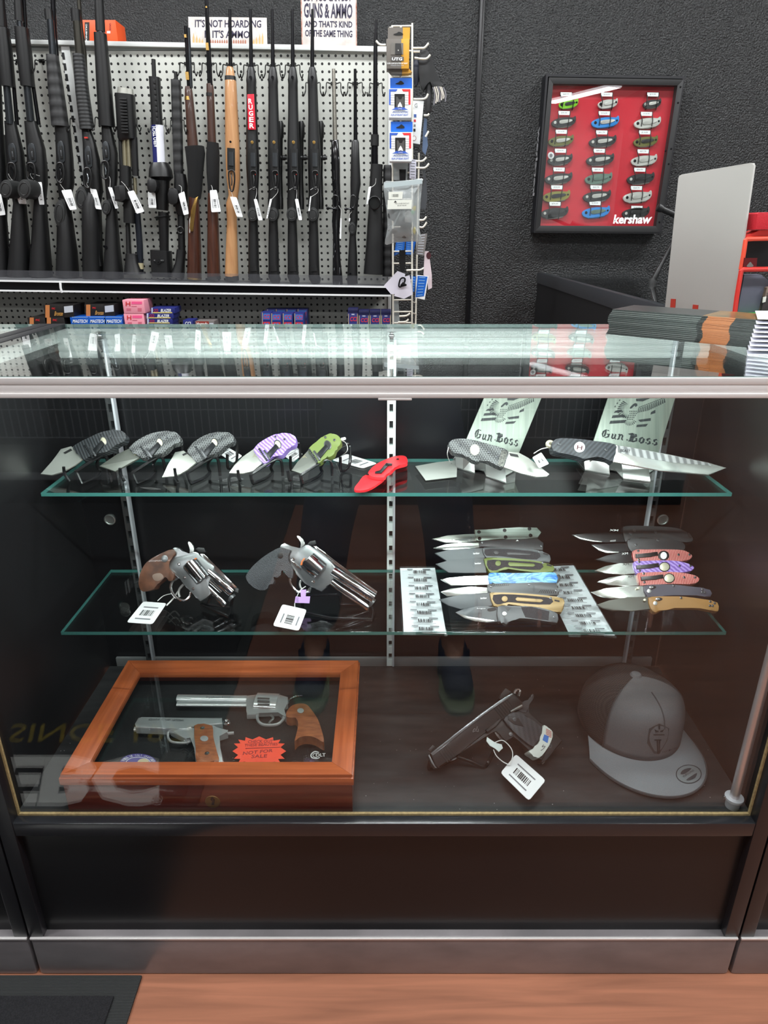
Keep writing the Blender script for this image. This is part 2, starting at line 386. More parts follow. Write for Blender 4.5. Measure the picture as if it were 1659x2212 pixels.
# ---------------------------------------------------------------- glass showcases
FY, ZT, ZD, ZK = .798, 1.0558, .338, .0935
BACK = 1.262
kick_m = mat('scuffed_dark_kickplate', (124, 120, 122), .3, .4, noise=((142, 137, 139), 9, (1, 1, 2.2)))
def showcase(x0, x1, label, full):
    t = thing('glass_showcase', label, 'display case')
    # plinth
    obj('kick_plate', MB().box((x0+.002, FY-.004, 0), (x1-.002, BACK, ZK), .006), kick_m, t)
    obj('kick_edge_highlight', MB().box((x0+.002, FY-.0055, ZK-.0035), (x1-.002, FY-.001, ZK+.001), .0016), mat('painted_edge_highlight', (225, 222, 220), .35, .3), t)  # pale strip paints the highlight along the kick plate's top edge
    obj('front_panel', MB().box((x0+.01, FY+.012, ZK), (x1-.01, FY+.028, ZD-.005)), black_panel, t)
    # black front corner posts
    for a in (x0+.001, x1-.025):
        p = obj('corner_post', MB().box((a, FY-.002, ZK), (a+.024, FY+.022, ZT-.022), .0015), black_metal, t)
    obj('bottom_trim', MB().box((x0+.024, FY-.001, ZD-.012), (x1-.024, FY+.016, ZD+.015), .002), mat('black_trim_gloss', (34, 35, 38), .22), t)
    obj('seal_strip', MB().box((x0+.025, FY+.0165, ZD+.0), (x1-.025, FY+.0205, ZD+.0175)), mat('tan_seal', (172, 150, 104), .7, noise=((140, 122, 84), 200)), t)
    obj('deck', MB().box((x0+.012, FY+.0215, ZD-.02), (x1-.012, 1.236, ZD)), mat('dusty_black_deck', (40, 40, 41), .36, noise=((54, 54, 54), 14, (1, 4, 1)), bump=(25, .04)), t)
    obj('side_panel', MB().box((x0+.0005, FY+.024, ZK), (x0+.006, BACK, ZT-.03)), black_side, t)
    obj('side_panel', MB().box((x1-.006, FY+.024, ZK), (x1-.0005, BACK, ZT-.03)), black_side, t)
    obj('back_door', MB().box((x0+.006, BACK-.004, ZD-.02), ((x0+x1)/2+.02, BACK+.002, ZT-.05)), black_panel, t)
    obj('back_door', MB().box(((x0+x1)/2-.02, BACK+.003, ZD-.02), (x1-.006, BACK+.009, ZT-.05)), black_panel, t)
    obj('door_track', MB().box((x0+.022, 1.2485, ZD-.02), (x1-.022, 1.256, ZD+.012), .001), mat('dull_track', (150, 150, 150), .4, .4), t)
    for a in (x0+.0245, x1-.028): obj('seal_strip', MB().box((a, FY+.0165, ZD+.0175), (a+.0035, FY+.0205, ZT-.03)), mat('tan_seal', (172, 150, 104), .7), t)
    f = obj('front_pane', MB().box((x0+.024, FY+.017, ZD+.0155), (x1-.024, FY+.021, ZT-.0235)), fglass, t, False)
    dk = MATS['dusty_black_deck']
    if 'dust' not in dk.node_tree.nodes:
        n_, l_ = dk.node_tree.nodes, dk.node_tree.links; bs = n_['Principled BSDF']; old = bs.inputs['Base Color'].links[0].from_socket
        vo = n_.new('ShaderNodeTexVoronoi'); vo.name = 'dust'; vo.inputs['Scale'].default_value = 70; tc_ = [q for q in n_ if q.type == 'TEX_COORD'][0]; l_.new(tc_.outputs['Object'], vo.inputs['Vector'])
        big = n_.new('ShaderNodeTexNoise'); big.inputs['Scale'].default_value = 6; l_.new(tc_.outputs['Object'], big.inputs['Vector'])
        rg = n_.new('ShaderNodeMapRange'); rg.inputs['From Min'].default_value = .45; rg.inputs['From Max'].default_value = .75; rg.inputs['To Min'].default_value = .02; rg.inputs['To Max'].default_value = .10; l_.new(big.outputs['Fac'], rg.inputs['Value'])
        lt = n_.new('ShaderNodeMath'); lt.operation = 'LESS_THAN'; l_.new(vo.outputs['Distance'], lt.inputs[0]); l_.new(rg.outputs[0], lt.inputs[1])
        mm = n_.new('ShaderNodeMix'); mm.data_type = 'RGBA'; l_.new(lt.outputs[0], mm.inputs['Factor']); l_.new(old, mm.inputs['A']); mm.inputs['B'].default_value = rgb((170, 172, 170)); l_.new(mm.outputs['Result'], bs.inputs['Base Color'])
    # aluminium front rail, with a lip at its foot
    mb = MB().box((x0+.001, FY-.004, ZT-.0225), (x1-.001, FY+.028, ZT-.0075), .003); mb.box((x0+.001, FY-.007, ZT-.0245), (x1-.001, FY+.002, ZT-.019), .001)
    mb.box((x0+.001, FY-.0045, ZT-.009), (x1-.001, FY+.0005, ZT-.001), .0012)
    obj('front_rail', mb, alu, t)
    mb = MB()
    mb.box((x0+.02, BACK-.014, ZT-.056), (x1-.02, BACK+.022, ZT-.008), .001)
    for k in range(4): mb.box((x0+.02, BACK-.0165, ZT-.053+k*.011), (x1-.02, BACK-.013, ZT-.0445+k*.011), .001)
    obj('back_rail', mb, alu_bright, t)
    for a, b_ in ((x0+.002, x0+.02), (x1-.02, x1-.002)):
        obj('side_rail', MB().box((a, FY+.028, ZT-.03), (b_, BACK+.02, ZT-.009), .001), alu_bright, t)
        obj('edge_strip', MB().box((x0+.0005 if a < x0+.01 else x1-(.003 if full else .024), FY+.002, ZT-.0085), (x0+.024 if a < x0+.01 else x1-.0005, BACK+.022, ZT+.0006), .0006), black_metal if (not full or a < x0+.01) else mat('pale_glass_joint', (205, 215, 215), .3), t)
    g = MB().box((x0+.008, FY+.0, ZT-.006), (x1-.008, BACK+.02, ZT))
    me = obj('top_pane', g, [top_glass, edge_top], t, False)
    for p in me.data.polygons:
        if abs(p.normal.z) < .5: p.material_index = 1
    if full:  # highlight on the slide's top bevel, put in as a paler strip
        obj('door_stop', MB().box((.013-.02, FY-.008, ZT-.027), (.013+.02, FY+.004, ZT-.0245), .001), alu, t)
    return t
SH = .6095
case = showcase(-SH, SH, 'black and aluminium glass showcase in the middle, filled with knives and handguns', True)
showcase(-SH*3, -SH-.001, 'empty-looking showcase cut off by the left edge, joined to the filled one', False)
showcase(SH+.001, SH*3, 'showcase cut off by the right edge, joined to the filled one', False)
# slotted uprights
for i, (xp, nm) in enumerate(((-.507, 'left'), (.0135, 'middle'), (.529, 'right'))):
    t = thing('slotted_upright', ['slotted chrome upright behind the five tilted knives', 'slotted steel upright in the centre of the showcase', 'slotted chrome upright behind the acrylic rack of red and purple knives'][i], 'shelf upright', 'slotted shelf uprights')
    b_ = MB(); b_.box((xp-.0075, 1.234, ZD+.002), (xp-.0035, 1.246, ZT-.009)); b_.box((xp+.0035, 1.234, ZD+.002), (xp+.0075, 1.246, ZT-.009))
    z = ZD+.002
    n = 22; dz = (ZT-.009-z)/n
    for k in range(n): b_.box((xp-.0035, 1.234, z+k*dz), (xp+.0035, 1.246, z+k*dz+dz*.52))
    obj('channel', b_, [mat('zinc_channel', (150, 153, 155), .22, .9), alu_bright][i == 1], t)
    obj('flange_highlight', MB().box(((xp+.0045) if i < 2 else (xp-.0085), 1.231, ZD+.002), ((xp+.0085) if i < 2 else (xp-.0045), 1.246, ZT-.02), .0008), mat('zinc_highlight', (222, 225, 232), .3, .4), t)  # side flange, with the upright's highlight painted in as a paler colour
    obj('slot_backing', MB().box((xp-.0075, 1.2462, ZD+.002), (xp+.0075, 1.2475, ZT-.009)), black_side, t)
    obj('screw', MB().lathe((xp, 1.232, ZT-.014), (0, -1, 0), [(-.002, .005), (.0005, .005), (.002, .003)], 14), chrome, t)
# glass shelves with acrylic brackets
Z1, Z2 = .813, .576
S1 = (-.569, .577, 1.05, 1.232); S2 = (-.557, .59, 1.0, 1.232)
def shelf(z, q, label):
    t = thing('glass_shelf', label, 'shelf')
    o = obj('pane', MB().box((q[0], q[2], z-.0065), (q[1], q[3], z), .0004), [shelf_glass, edge_glass], t, False)
    for p in o.data.polygons:
        if abs(p.normal.z) < .5: p.material_index = 1
    return t
shelf(Z1, S1, 'upper glass shelf carrying tilted knives on wire stands')
shelf(Z2, S2, 'lower glass shelf carrying two revolvers and racks of knives')
for z, q in ((Z1, S1), (Z2, S2)):
    for i, xp in enumerate((-.507, .0135, .529)):
        y0 = q[2]+.004
        pr = [(y0, z-.0068), (1.233, z-.0068), (1.233, z-.036), (1.2, z-.036), (y0+.006, z-.02), (y0, z-.018)]
        t = obj('shelf_bracket', MB().prism([(xp-.009 if i == 0 else xp-.0015, a, b_) for a, b_ in pr], Vector((.003, 0, 0)), .0005), acrylic, None, False)
        tag(t, 'clear bracket under the %s glass shelf at the %s upright' % ('upper' if z == Z1 else 'lower', ('left', 'centre', 'right')[i]), 'shelf bracket', 'clear shelf brackets')
# chrome support rod in the front right corner
rp_ = hplane(ZD).p(1581, 1742)
t = thing('support_rod', 'satin metal rod standing in the front corner of the case beside the cap', 'rod')
obj('rod', MB().lathe(rp_, (0, 0, 1), [(.001, .0075), (ZT-.03-ZD, .0075)], 20), mat('satin_rod', (205, 203, 205), .3, .7), t)
c = obj('collar', MB().lathe(rp_, (0, 0, 1), [(0, .0105), (.001, .011), (.016, .011), (.017, .0145), (.021, .0145), (.0215, .009)], 20), mat('white_collar', (205, 210, 215), .3, .3), t)
obj('screw', MB().lathe(rp_+Vector((-.0105, 0, .019)), (-1, 0, .1), [(0, .0018), (.006, .0018), (.0062, .003), (.008, .003)], 10), chrome, c)
# door pulls (finger holes) on the back doors
for i, (px, py) in enumerate(((238, 1122), (1431, 1122))):
    c_ = vplane(BACK-.004).p(px, py)
    tag(obj('finger_pull', MB().lathe(c_, (0, -1, 0), [(0, .0115), (.003, .0115), (.0035, .0095), (.001, .009), (.0008, .0)], 24), steel, None), 'round metal finger pull on the %s sliding back door' % ('left', 'right')[i], 'door pull')

# ---------------------------------------------------------------- floor mat in front of the case
t = thing('floor_mat', 'black carpet mat with ribbed rubber border lying before the case', 'mat')
mx1 = -.425
rub = tex('ribbed_rubber', 'wave', (34, 36, 37), (50, 52, 51), 130, .6, rot=(0, 0, R(90)), bumpv=.3, soft=.3)
obj('rubber_border', MB().box((-2.3, -2.4, 0), (mx1, .79, .006), .003), rub, t)
obj('carpet', MB().box((-2.24, -2.34, .005), (mx1-.035, .752, .011), .002), mat('black_carpet', (26, 26, 29), .95, noise=((44, 44, 48), 500), bump=(900, .8)), t)
mw = mat('mat_print_white', (245, 245, 240), .9); mg = mat('mat_print_gold', (150, 130, 40), .9)
def floor_text(s_, x0, x1, y0, y1, m, bold=0):
    z = .0114
    obj('lettering', addtext(MB(), s_, (x0, y0, z), (x1, y0, z), (x0+.05*(y1-y0)/.15, y1, z), bold), m, t, False)
floor_text('EBC', -.95, -.56, .31, .47, mw, .05)
floor_text('SINCE 1976', -.98, -.48, .195, .262, mg)
floor_text('\u00ae', -.535, -.511, .44, .466, mw)
# ---------------------------------------------------------------- gun wall: pegboard, ledge, shelf
YB = 2.98           # pegboard face
YG = 2.895          # long guns stand this far away
pb, pg = vplane(YB), vplane(YG)
peg_m = bpy.data.materials.new('grey_pegboard'); peg_m.use_nodes = True
nt = peg_m.node_tree; N = nt.nodes; L = nt.links; b = N['Principled BSDF']; b.inputs['Roughness'].default_value = .45
tc = N.new('ShaderNodeTexCoord'); sp = N.new('ShaderNodeSeparateXYZ'); L.new(tc.outputs['Object'], sp.inputs[0])
def M_(op, a, b_=None):
    k = N.new('ShaderNodeMath'); k.operation = op
    for i, v in enumerate((a, b_)):
        if v is None: continue
        if isinstance(v, (int, float)): k.inputs[i].default_value = v
        else: L.new(v, k.inputs[i])
    return k.outputs[0]
fx = M_('SUBTRACT', M_('FRACT', M_('DIVIDE', sp.outputs['X'], .0254)), .5); fz = M_('SUBTRACT', M_('FRACT', M_('DIVIDE', sp.outputs['Z'], .0254)), .5)
d2 = M_('ADD', M_('MULTIPLY', fx, fx), M_('MULTIPLY', fz, fz)); hole = M_('LESS_THAN', d2, .034)
mx = N.new('ShaderNodeMix'); mx.data_type = 'RGBA'; mx.inputs['A'].default_value = rgb((196, 197, 190)); mx.inputs['B'].default_value = rgb((14, 14, 14))
L.new(hole, mx.inputs['Factor']); L.new(mx.outputs['Result'], b.inputs['Base Color'])
grey_steel = mat('light_grey_steel', (214, 216, 214), .4)
XR = pb.p(846, 400).x
t = thing('gun_rack', 'light grey pegboard gun rack with ledge and black shelf against the back wall', 'gun rack')
obj('pegboard_panel', MB().box((-2.6, YB, .5), (XR-.004, YB+.014, 1.83)), peg_m, t)
obj('back_frame', MB().box((-2.6, YB+.016, .05), (XR, YW-.005, 1.845)), grey_steel, t)
obj('top_ledge', MB().prism([Vector((-2.6, YB-.02, 1.893)), Vector((pg.p(20, 88).x, YB-.02, pb.p(20, 88).z)), Vector((XR, YB-.02, pb.p(840, 103).z)), Vector((XR, YB-.02, pb.p(840, 115).z)), Vector((-2.6, YB-.02, 1.872))], Vector((0, YW-.01-YB+.02, 0)), .002), grey_steel, t)
# slotted seam between two panels (px 128..175)
q = [pb.p(x, y, .006) for x, y in ((131, 92), (146, 92), (180, 590), (160, 590))]
up_ = obj('panel_seam', MB().box((pb.p(139, 95).x-.012, YB-.008, 1.0), (pb.p(139, 95).x+.02, YB-.001, 1.845), .002), grey_steel, t)
mb = MB()
for k in range(24):
    z = 1.02+k*.034; x = pb.p(134, 95).x
    mb.box((x-.003, YB-.0092, z), (x+.006, YB-.0075, z+.022))
obj('slot', mb, black_side, up_)
obj('end_post', MB().box((XR-.014, YB-.008, .5), (XR, YB+.012, 1.84), .002), grey_steel, t)
# shelf with black price channel and clear fence
ys = 2.745; ps = vplane(ys)
zt = ps.p(420, 611).z; zb = ps.p(420, 634).z
def sloped(y0, y1, pl_, a, b_, lo, hi):
    """long member through two photo points of its line, from lo to hi above it (the unit sags slightly to the right)"""
    A, B = pl_.p(*a), pl_.p(*b_); zz_ = lambda x: A.z+(B.z-A.z)*(x-A.x)/(B.x-A.x); x0, x1 = -2.6, XR-.004
    return MB().prism([Vector((x0, y0, zz_(x0)+lo)), Vector((x1, y0, zz_(x1)+lo)), Vector((x1, y0, zz_(x1)+hi)), Vector((x0, y0, zz_(x0)+hi))], Vector((0, y1-y0, 0)))
TOP = ((0, 606), (840, 619.5)); BOT = ((0, 627), (840, 638))
obj('shelf_board', sloped(ys+.012, YB, pg, (60, 598), (760, 615), -.03, -.001), mat('shelf_grey', (90, 91, 92), .5), t)
obj('price_channel', sloped(ys+.002, ys+.012, ps, *TOP, -.034, .0), mat('gloss_black_channel', (14, 14, 16), .15), t)
for q in (TOP, BOT): obj('channel_edge', sloped(ys-.003, ys+.012, ps, *q, -.004, .002), mat('white_plastic', (235, 236, 236), .3), t)
obj('joint_clip', MB().tube([ps.p(130, 608, .004), ps.p(131, 622, .006), ps.p(134, 632, .004)], .0045, 8), mat('white_plastic', (235, 236, 236), .3), t)
obj('clear_fence', sloped(ys+.004, ys+.008, ps, *TOP, .002, .038), mat('smoky_fence', (100, 101, 106), .2, alpha=.2), t, False)
zs = .846
obj('lower_shelf', MB().box((-2.6, 2.55, zs-.03), (XR-.004, YB, zs)), mat('shelf_grey', (90, 91, 92), .5), t)

# ---------------------------------------------------------------- tags tied to guns and knives
def price_tag(pl, quad, parent, hole=None, to=None, off=.03, bar=True, vertical=True, ink_m=None):
    """paper tag from a traced quad (top-left, top-right, bottom-right, bottom-left) with string and printed bars"""
    Q = [pl.p(x, y, off) for x, y in quad]
    c = sum(Q, Vector())/4
    mbq = MB(); pts = []
    for i in range(4):
        a, b_, d = Q[i], Q[i-1], Q[(i+1) % 4]
        pts += [a+(b_-a)*.09, a+((b_+d)/2-a)*.045, a+(d-a)*.09]
    o = obj('price_tag', mbq.prism(pts, -pl.n*.0006), white_paper, parent, False)
    f = lambda u, v: (Q[0]+(Q[1]-Q[0])*u)*(1-v) + (Q[3]+(Q[2]-Q[3])*u)*v + pl.n*.0003
    if bar:
        mb = MB()
        if vertical: bars(mb, f(.36, .42), f(.36, .8), f(.66, .42), 11)
        else: bars(mb, f(.25, .66), f(.75, .66), f(.25, .4), 13)
        obj('barcode', mb, ink_m or ink, o, False)
        mb = MB()
        for v in ((.22, .27, .75) if vertical else ((.15, .8, .5))): pass
        if vertical:
            for u in (.2, .8): mb.poly([f(u, .4), f(u+.05, .4), f(u+.05, .82), f(u, .82)])
        else:
            for v in (.24, .78): mb.poly([f(.2, v), f(.8, v), f(.8, v+.05), f(.2, v+.05)])
        obj('fine_print', mb, grey_ink, o, False)
    if to:
        h = hole or ((quad[0][0]*.55+quad[1][0]*.45), quad[0][1]+.06*(quad[3][1]-quad[0][1]))
        a = pl.p(*h, off+.001)
        loop = [a] + [pl.p(*k, off*.8) for k in to]
        obj('tag_string', MB().tube(curve([tuple(v) for v in loop], False, 5), .0007, 5), string_m, o)
    return o

# ---------------------------------------------------------------- long guns
GUNS = 'long guns standing on the gun rack'
def gun(name, label, parts, cat=None):
    """parts: (part name, material, depth ratio, offset, power, [(x, y, half width) in photo px])"""
    t = thing(name, label, cat or name.split('_')[-1], GUNS)
    made = {}
    for nm, m, dep, off, pw, sm in parts:
        made.setdefault(nm, loft(pg, nm, sm, m, t, dep, off, 14, pw)) if nm not in made else loft(pg, nm, sm, m, t, dep, off, 14, pw)
    return t
def pad(t, cx, cy, rx, ry, m=None, off=.035, name='grip_cap'):
    pts = ell(cx, cy, rx, ry, 22)
    o = obj(name, MB().prism([pg.p(x, y, off) for x, y in pts], -pg.n*(off), .004), m or rubber, t)
    obj('cap_ring', MB().tube([pg.p(x, y, off+.0004) for x, y in ell(cx, cy, rx*.66, ry*.66, 20)], .0009, 5, True), gun_black, o)
    return o
def stud(t, x, y, r=3): obj('sling_stud', MB().lathe(pg.p(x, y, .02), pg.n, [(0, r*.0012), (.012, r*.0012), (.012, r*.0022), (.016, r*.0022)], 12), gun_steel, t)
gloss_tube = mat('grey_magazine_tube', (70, 74, 78), .18, .8)
bronze = mat('bronze_grey_tube', (62, 60, 54), .32, .7)
ribbed = tex('ribbed_grip', 'wave', (18, 18, 19), (44, 44, 45), 9, .5, rot=(0, R(90), 0), bumpv=.6, soft=.3)
fine_rib = tex('fine_ribbed_grip', 'wave', (24, 24, 24), (42, 43, 44), 26, .5, rot=(0, R(90), 0), bumpv=.4, soft=.3)
ejport = mat('bright_port', (120, 124, 128), .25, .8)
def shotgun(label, barrel, cap, tube, fore, recv, guard, stock, capm, tubem=None, forem=None):
    t = gun('shotgun', label, [
        ('barrel', gun_steel if tubem is None else tubem, 1, -.012, 2, barrel), ('barrel_cap', gun_black, 1, .004, 2, cap), ('magazine_tube', tubem or gloss_tube, 1, .008, 2, tube),
        ('forend', forem or gun_black, 1, .006, 2.6, fore), ('receiver', gun_black, .78, 0, 3.2, recv), ('stock', poly_black, 1.3, 0, 2.4, stock)])
    x, y, w, h = guard
    g = curve([(x-w, y-h), (x+w*.5, y-h), (x+w, y), (x+w*.5, y+h), (x-w, y+h*.8), (x-w*1.3, y)], True, 4)
    obj('trigger_guard', MB().tube([pg.p(a, b_, .036) for a, b_ in g], .0035, 7, True), gun_black, t)
    lp = plate('loading_port', pg, curve([(x-w*1.1, y-h*3.1), (x+w*.1, y-h*3.5), (x+w*.9, y-h*3.0), (x+w*1.2, y-h*1.3), (x-w*.4, y-h*1.25)], True, 2), .003, mat('dark_port', (66, 69, 72), .25, .5), t, .0245, .001)
    plate('shell_lifter', pg, [(x-w*.5, y-h*2.9), (x+w*.35, y-h*2.95), (x+w*.7, y-h*1.6), (x-w*.1, y-h*1.55)], .002, mat('deep_black', (6, 6, 6), .7), lp, .0276, .0005)
    plate('lifter_tongue', pg, [(x-w*.2, y-h*2.5), (x+w*.15, y-h*2.5), (x+w*.45, y-h*1.8), (x+w*.1, y-h*1.8)], .001, ejport, lp, .0297, .0003)
    obj('trigger', MB().tube([pg.p(x-w*.3, y-h*.6, .026), pg.p(x+w*.1, y, .036), pg.p(x, y+h*.5, .036)], .0024, 6), ejport if barrel[0][0] > 150 else gun_steel, t)
    pad(t, *capm[:4], None, capm[4] if len(capm) > 4 else .035); return t
# shotgun cut by the left edge
t = gun('shotgun', 'black shotgun mostly cut off by the left edge of the picture', [('forend', gun_black, 1, 0, 2.4, [(-16, 60, 12), (-8, 290, 14)]), ('receiver', gun_black, 1.2, 0, 3, [(-8, 288, 15), (0, 425, 15)]), ('stock', poly_black, 1.2, 0, 2.4, [(2, 425, 12), (1, 470, 12), (2, 596, 20)])])
price_tag(pg, [(-14, 425), (2, 418), (12, 464), (-4, 466)], t, to=[(-6, 405)])
t = shotgun('black pump shotgun with round pistol-grip cap, leftmost whole gun on the rack',
    [(2, -40, 4), (12, 60, 4), (30, 187, 4), (37, 270, 4)], [(-2, -30, 9), (4, 58, 9)], [(14, 180, 7), (22, 268, 8)],
    [(5, 60, 13), (11, 120, 15), (17, 187, 14.5)], [(22, 262, 11), (33, 330, 17), (38, 390, 17), (42, 440, 12)], (26, 372, 8, 18),
    [(43, 430, 11), (43, 470, 14), (44, 540, 19), (43, 596, 22)], (12, 408, 14, 20, .11))
stud(t, 26, 531); price_tag(pg, [(27, 394), (45, 394), (58, 441), (41, 440)], t, to=[(23, 385), (18, 375)])
t = shotgun('black pump shotgun with round pistol-grip cap, second whole gun from the left',
    [(50, -30, 4), (55, 60, 4), (72, 187, 4), (84, 270, 4)], [(37, -30, 8), (42, 46, 9)], [(42, 46, 5.5), (44, 62, 5.5), (58.7, 187, 7.5), (66.3, 262, 8)],
    [(46.8, 60, 13.5), (53, 120, 15), (60, 187, 13.5)], [(66, 262, 12), (78, 321, 18), (81, 360, 19), (84, 395, 17), (87, 437, 11)], (68, 372, 8, 18),
    [(87, 430, 11), (87.5, 480, 14), (88, 540, 18), (88.6, 597, 21.5)], (52, 408, 15, 21, .11))
stud(t, 72, 531); price_tag(pg, [(78, 394), (90, 393), (96, 442), (85, 442)], t, to=[(70, 385), (66, 375), (86, 380)])
t = shotgun('black pump shotgun with deeply ribbed forend, beside the pegboard seam',
    [(113, -30, 5), (117, 60, 5), (122, 119, 5), (136, 280, 5)], [(104, 20, 8), (107, 45, 8.5)], [(109, 43, 7.5), (115, 119, 8)],
    [(113, 119, 12), (120, 185, 15), (130.4, 273, 17)], [(135, 273, 15), (140, 340, 16.5), (142, 392, 17), (141, 432, 11)], (131, 374, 7, 20),
    [(139, 430, 10), (141, 480, 15), (145, 540, 19), (146, 597, 21.5)], (128, 461, 11.5, 29), None, ribbed)
stud(t, 129, 537); price_tag(pg, [(132, 411), (154, 409), (166, 452), (151, 454)], t, to=[(129, 395), (134, 385)])
t = shotgun('shotgun with bronze-grey barrel and thumbhole black stock',
    [(168, -30, 4), (175, 60, 4.2), (183, 119, 4.4), (190, 280, 4)], [(163, 20, 10), (165, 48, 10)], [(166, 46, 8), (172, 119, 8.5)],
    [(170, 117, 12), (178, 200, 13.5), (188.6, 280, 14.5)], [(186, 278, 9), (193, 310, 13), (198, 345, 16.5), (204, 410, 17), (200, 440, 16)], (190, 385, 7, 20),
    [(202, 418, 13), (198, 440, 18), (199, 500, 19), (200, 550, 19), (202, 603, 20)], (175, 427, 13, 25), bronze, fine_rib)
stud(t, 184, 557); obj('fiber_sight', MB().box(pg.p(183, 296, .02), pg.p(189, 299, .026)), mat('red_dot', (190, 50, 40), .4), t)
loft(pg, 'cheek_piece', [(203, 446, 9), (205, 500, 11), (209, 545, 8), (216, 575, 5)], poly_black, t, .9, .012)
price_tag(pg, [(194, 408), (208, 409), (220, 453), (207, 451)], t, to=[(188, 400), (190, 390)])
t = shotgun('slim black shotgun with long plain forend, standing left of the twin-barrel one',
    [(212, -30, 6), (217, 70, 6)], [(213, -20, 9), (217, 68, 10)], [(216, 68, 7), (217, 75, 7)],
    [(216.5, 72, 12.5), (224, 170, 15), (231, 273, 16)], [(230, 272, 10), (238, 330, 15), (240, 380, 13), (240, 430, 9)], (228, 368, 7, 18),
    [(241, 430, 9), (242, 470, 11), (243.5, 540, 15), (245, 600, 20)], (229, 448, 10, 16))
stud(t, 232, 534); price_tag(pg, [(233, 404), (242, 405), (256, 450), (249, 451)], t, to=[(238, 388), (234, 378)])
# twin tube bullpup
t = gun('shotgun', 'short bullpup shotgun with two silver tubes and a top rail', [
    ('muzzle', mat('silver_muzzle', (168, 168, 160), .35, .6), .6, .004, 3, [(271, 191, 16), (271, 206, 17.5)]),
    ('handguard', gun_black, .8, 0, 3.4, [(270, 204, 20), (272.5, 250, 19.5), (275, 299, 19), (276, 303, 17)]),
    ('side_frame', gun_black, 1, 0, 3, [(260, 300, 4), (263, 362, 4.5)]), ('side_frame', gun_black, 1, 0, 3, [(289, 296, 7), (293, 380, 6.5)]),
    ('tube', mat('pale_gold_tube', (176, 168, 142), .25, .8), 1, .004, 2, [(268, 299, 4.6), (270.5, 360, 4.8)]), ('tube', mat('pale_gold_tube', (176, 168, 142), .25, .8), 1, .004, 2, [(276.5, 299, 4.6), (279.5, 360, 4.8)]),
    ('tube', mat('pale_gold_tube', (176, 168, 142), .25, .8), 1, -.006, 2, [(291, 384, 4), (293, 420, 4)]),
    ('receiver', gun_black, 1.1, 0, 3.4, [(271, 358, 11), (272, 404, 11.5)]), ('stock', poly_black, 1, .004, 3.2, [(277, 405, 8), (279, 440, 11), (280, 482, 11.5)]),
    ('stock_rail', gun_black, 1.4, -.006, 3, [(276, 482, 4), (279, 560, 5), (279, 592, 9)]), ('stock_rail', mat('dark_navy_tube', (36, 40, 48), .3, .3), 1, -.006, 2.6, [(297, 460, 6), (302, 530, 6.5), (304, 588, 6)]),
    ('butt', poly_black, 1, 0, 3, [(285, 548, 12), (286, 566, 14), (290, 592, 20)]), ('tan_band', mat('tan_band', (170, 160, 128), .5), 1.05, -.003, 3, [(303, 568, 6.4), (304, 581, 6.4)])])
mb = MB()
for k in range(12): mb.obox(pg.p(266.5+k*.35, 214+k*6.6, .037), Vector((.0125, 0, 0)), Vector((0, .004, 0)), Vector((0, 0, .0025)), .0008)
obj('top_rail', mb, gun_black, t)
g = obj('grip', MB().prism([pg.p(x, y, .06) for x, y in ((246, 402), (258, 399), (270, 401), (272, 430), (262, 437), (247, 434))], -pg.n*.06, .006), poly_black, t)
obj('grip_mouth', MB().prism([pg.p(x, y, .0605) for x, y in ((248, 405), (257, 402), (260, 431), (248, 431))], -pg.n*.003), mat('deep_black', (6, 6, 6), .7), g)
price_tag(pg, [(275, 414), (289, 411), (312, 457), (295, 462)], t, off=.064, to=[(270, 400), (262, 392)])
# carbine with navy and white wrap
t = gun('rifle', 'black carbine with a navy and white wrapped barrel and square buttstock', [
    ('muzzle', gun_black, 1, 0, 2, [(331.5, 128, 4.5), (333, 168, 4.5)]), ('handguard', gun_black, 1, 0, 3.2, [(334, 167, 11.5), (337, 220, 11), (340, 275, 11)]),
    ('receiver', gun_black, 1.1, 0, 3, [(345, 352, 17), (347, 366, 22), (348, 383, 24), (350, 390, 15), (351, 454, 11.5)]),
    ('castle_nut', gun_black, .7, 0, 2.4, [(350, 464, 8), (351, 468, 19), (352, 474, 12)]), ('buffer_tube', gun_black, 1, 0, 2.6, [(353, 458, 11), (354, 500, 10), (355, 545, 9)]),
    ('stock', poly_black, 1, 0, 5, [(348, 541, 20), (349, 565, 20), (351, 597, 19.5)])])
h0 = pg.p(340, 273)
wr = obj('wrap', MB().rings([[pg.p(x, y) + Vector((math.cos(a)*.0225, math.sin(a)*.0225, 0)) for a in [2*math.pi*k/24 for k in range(24)]] for x, y in ((340, 271), (344, 353))]), [mat('navy_wrap', (40, 44, 100), .25), mat('white_wrap', (225, 226, 235), .25)], t)
for p in wr.data.polygons:
    if p.center.x > (pg.p(342, 310).x + .0): p.material_index = 1
text(pg, 'AERO TECH', (341, 318), (336.5, 273), (333, 318.5), white_paper, wr, .0235, .02)
mb = MB()
for k in range(8): mb.obox(pg.p(333.5+k*.9, 176+k*12, .027), Vector((.004, 0, 0)), Vector((0, .004, 0)), Vector((0, 0, .007)), .001)
obj('slot_rail', mb, mat('dark_slot', (14, 14, 15), .6), t)
g = obj('magazine', MB().prism([pg.p(x, y, .06) for x, y in curve([(318, 389), (328, 386), (337, 391), (338, 408), (331, 416), (319, 413)], True, 3)], -pg.n*.06, .005), poly_black, t)
obj('adjust_knob', MB().lathe(pg.p(343, 564, .03), pg.n, [(0, .011), (.012, .011), (.012, .004), (.016, .004)], 16), gun_black, t)
loft(pg, 'lever', [(333, 564, 3), (343, 564, 4), (355, 564, 3)], gun_black, t, 1, .034)
price_tag(pg, [(319, 414), (335, 416), (338, 449), (321, 449)], t, off=.03, to=[(330, 405)])
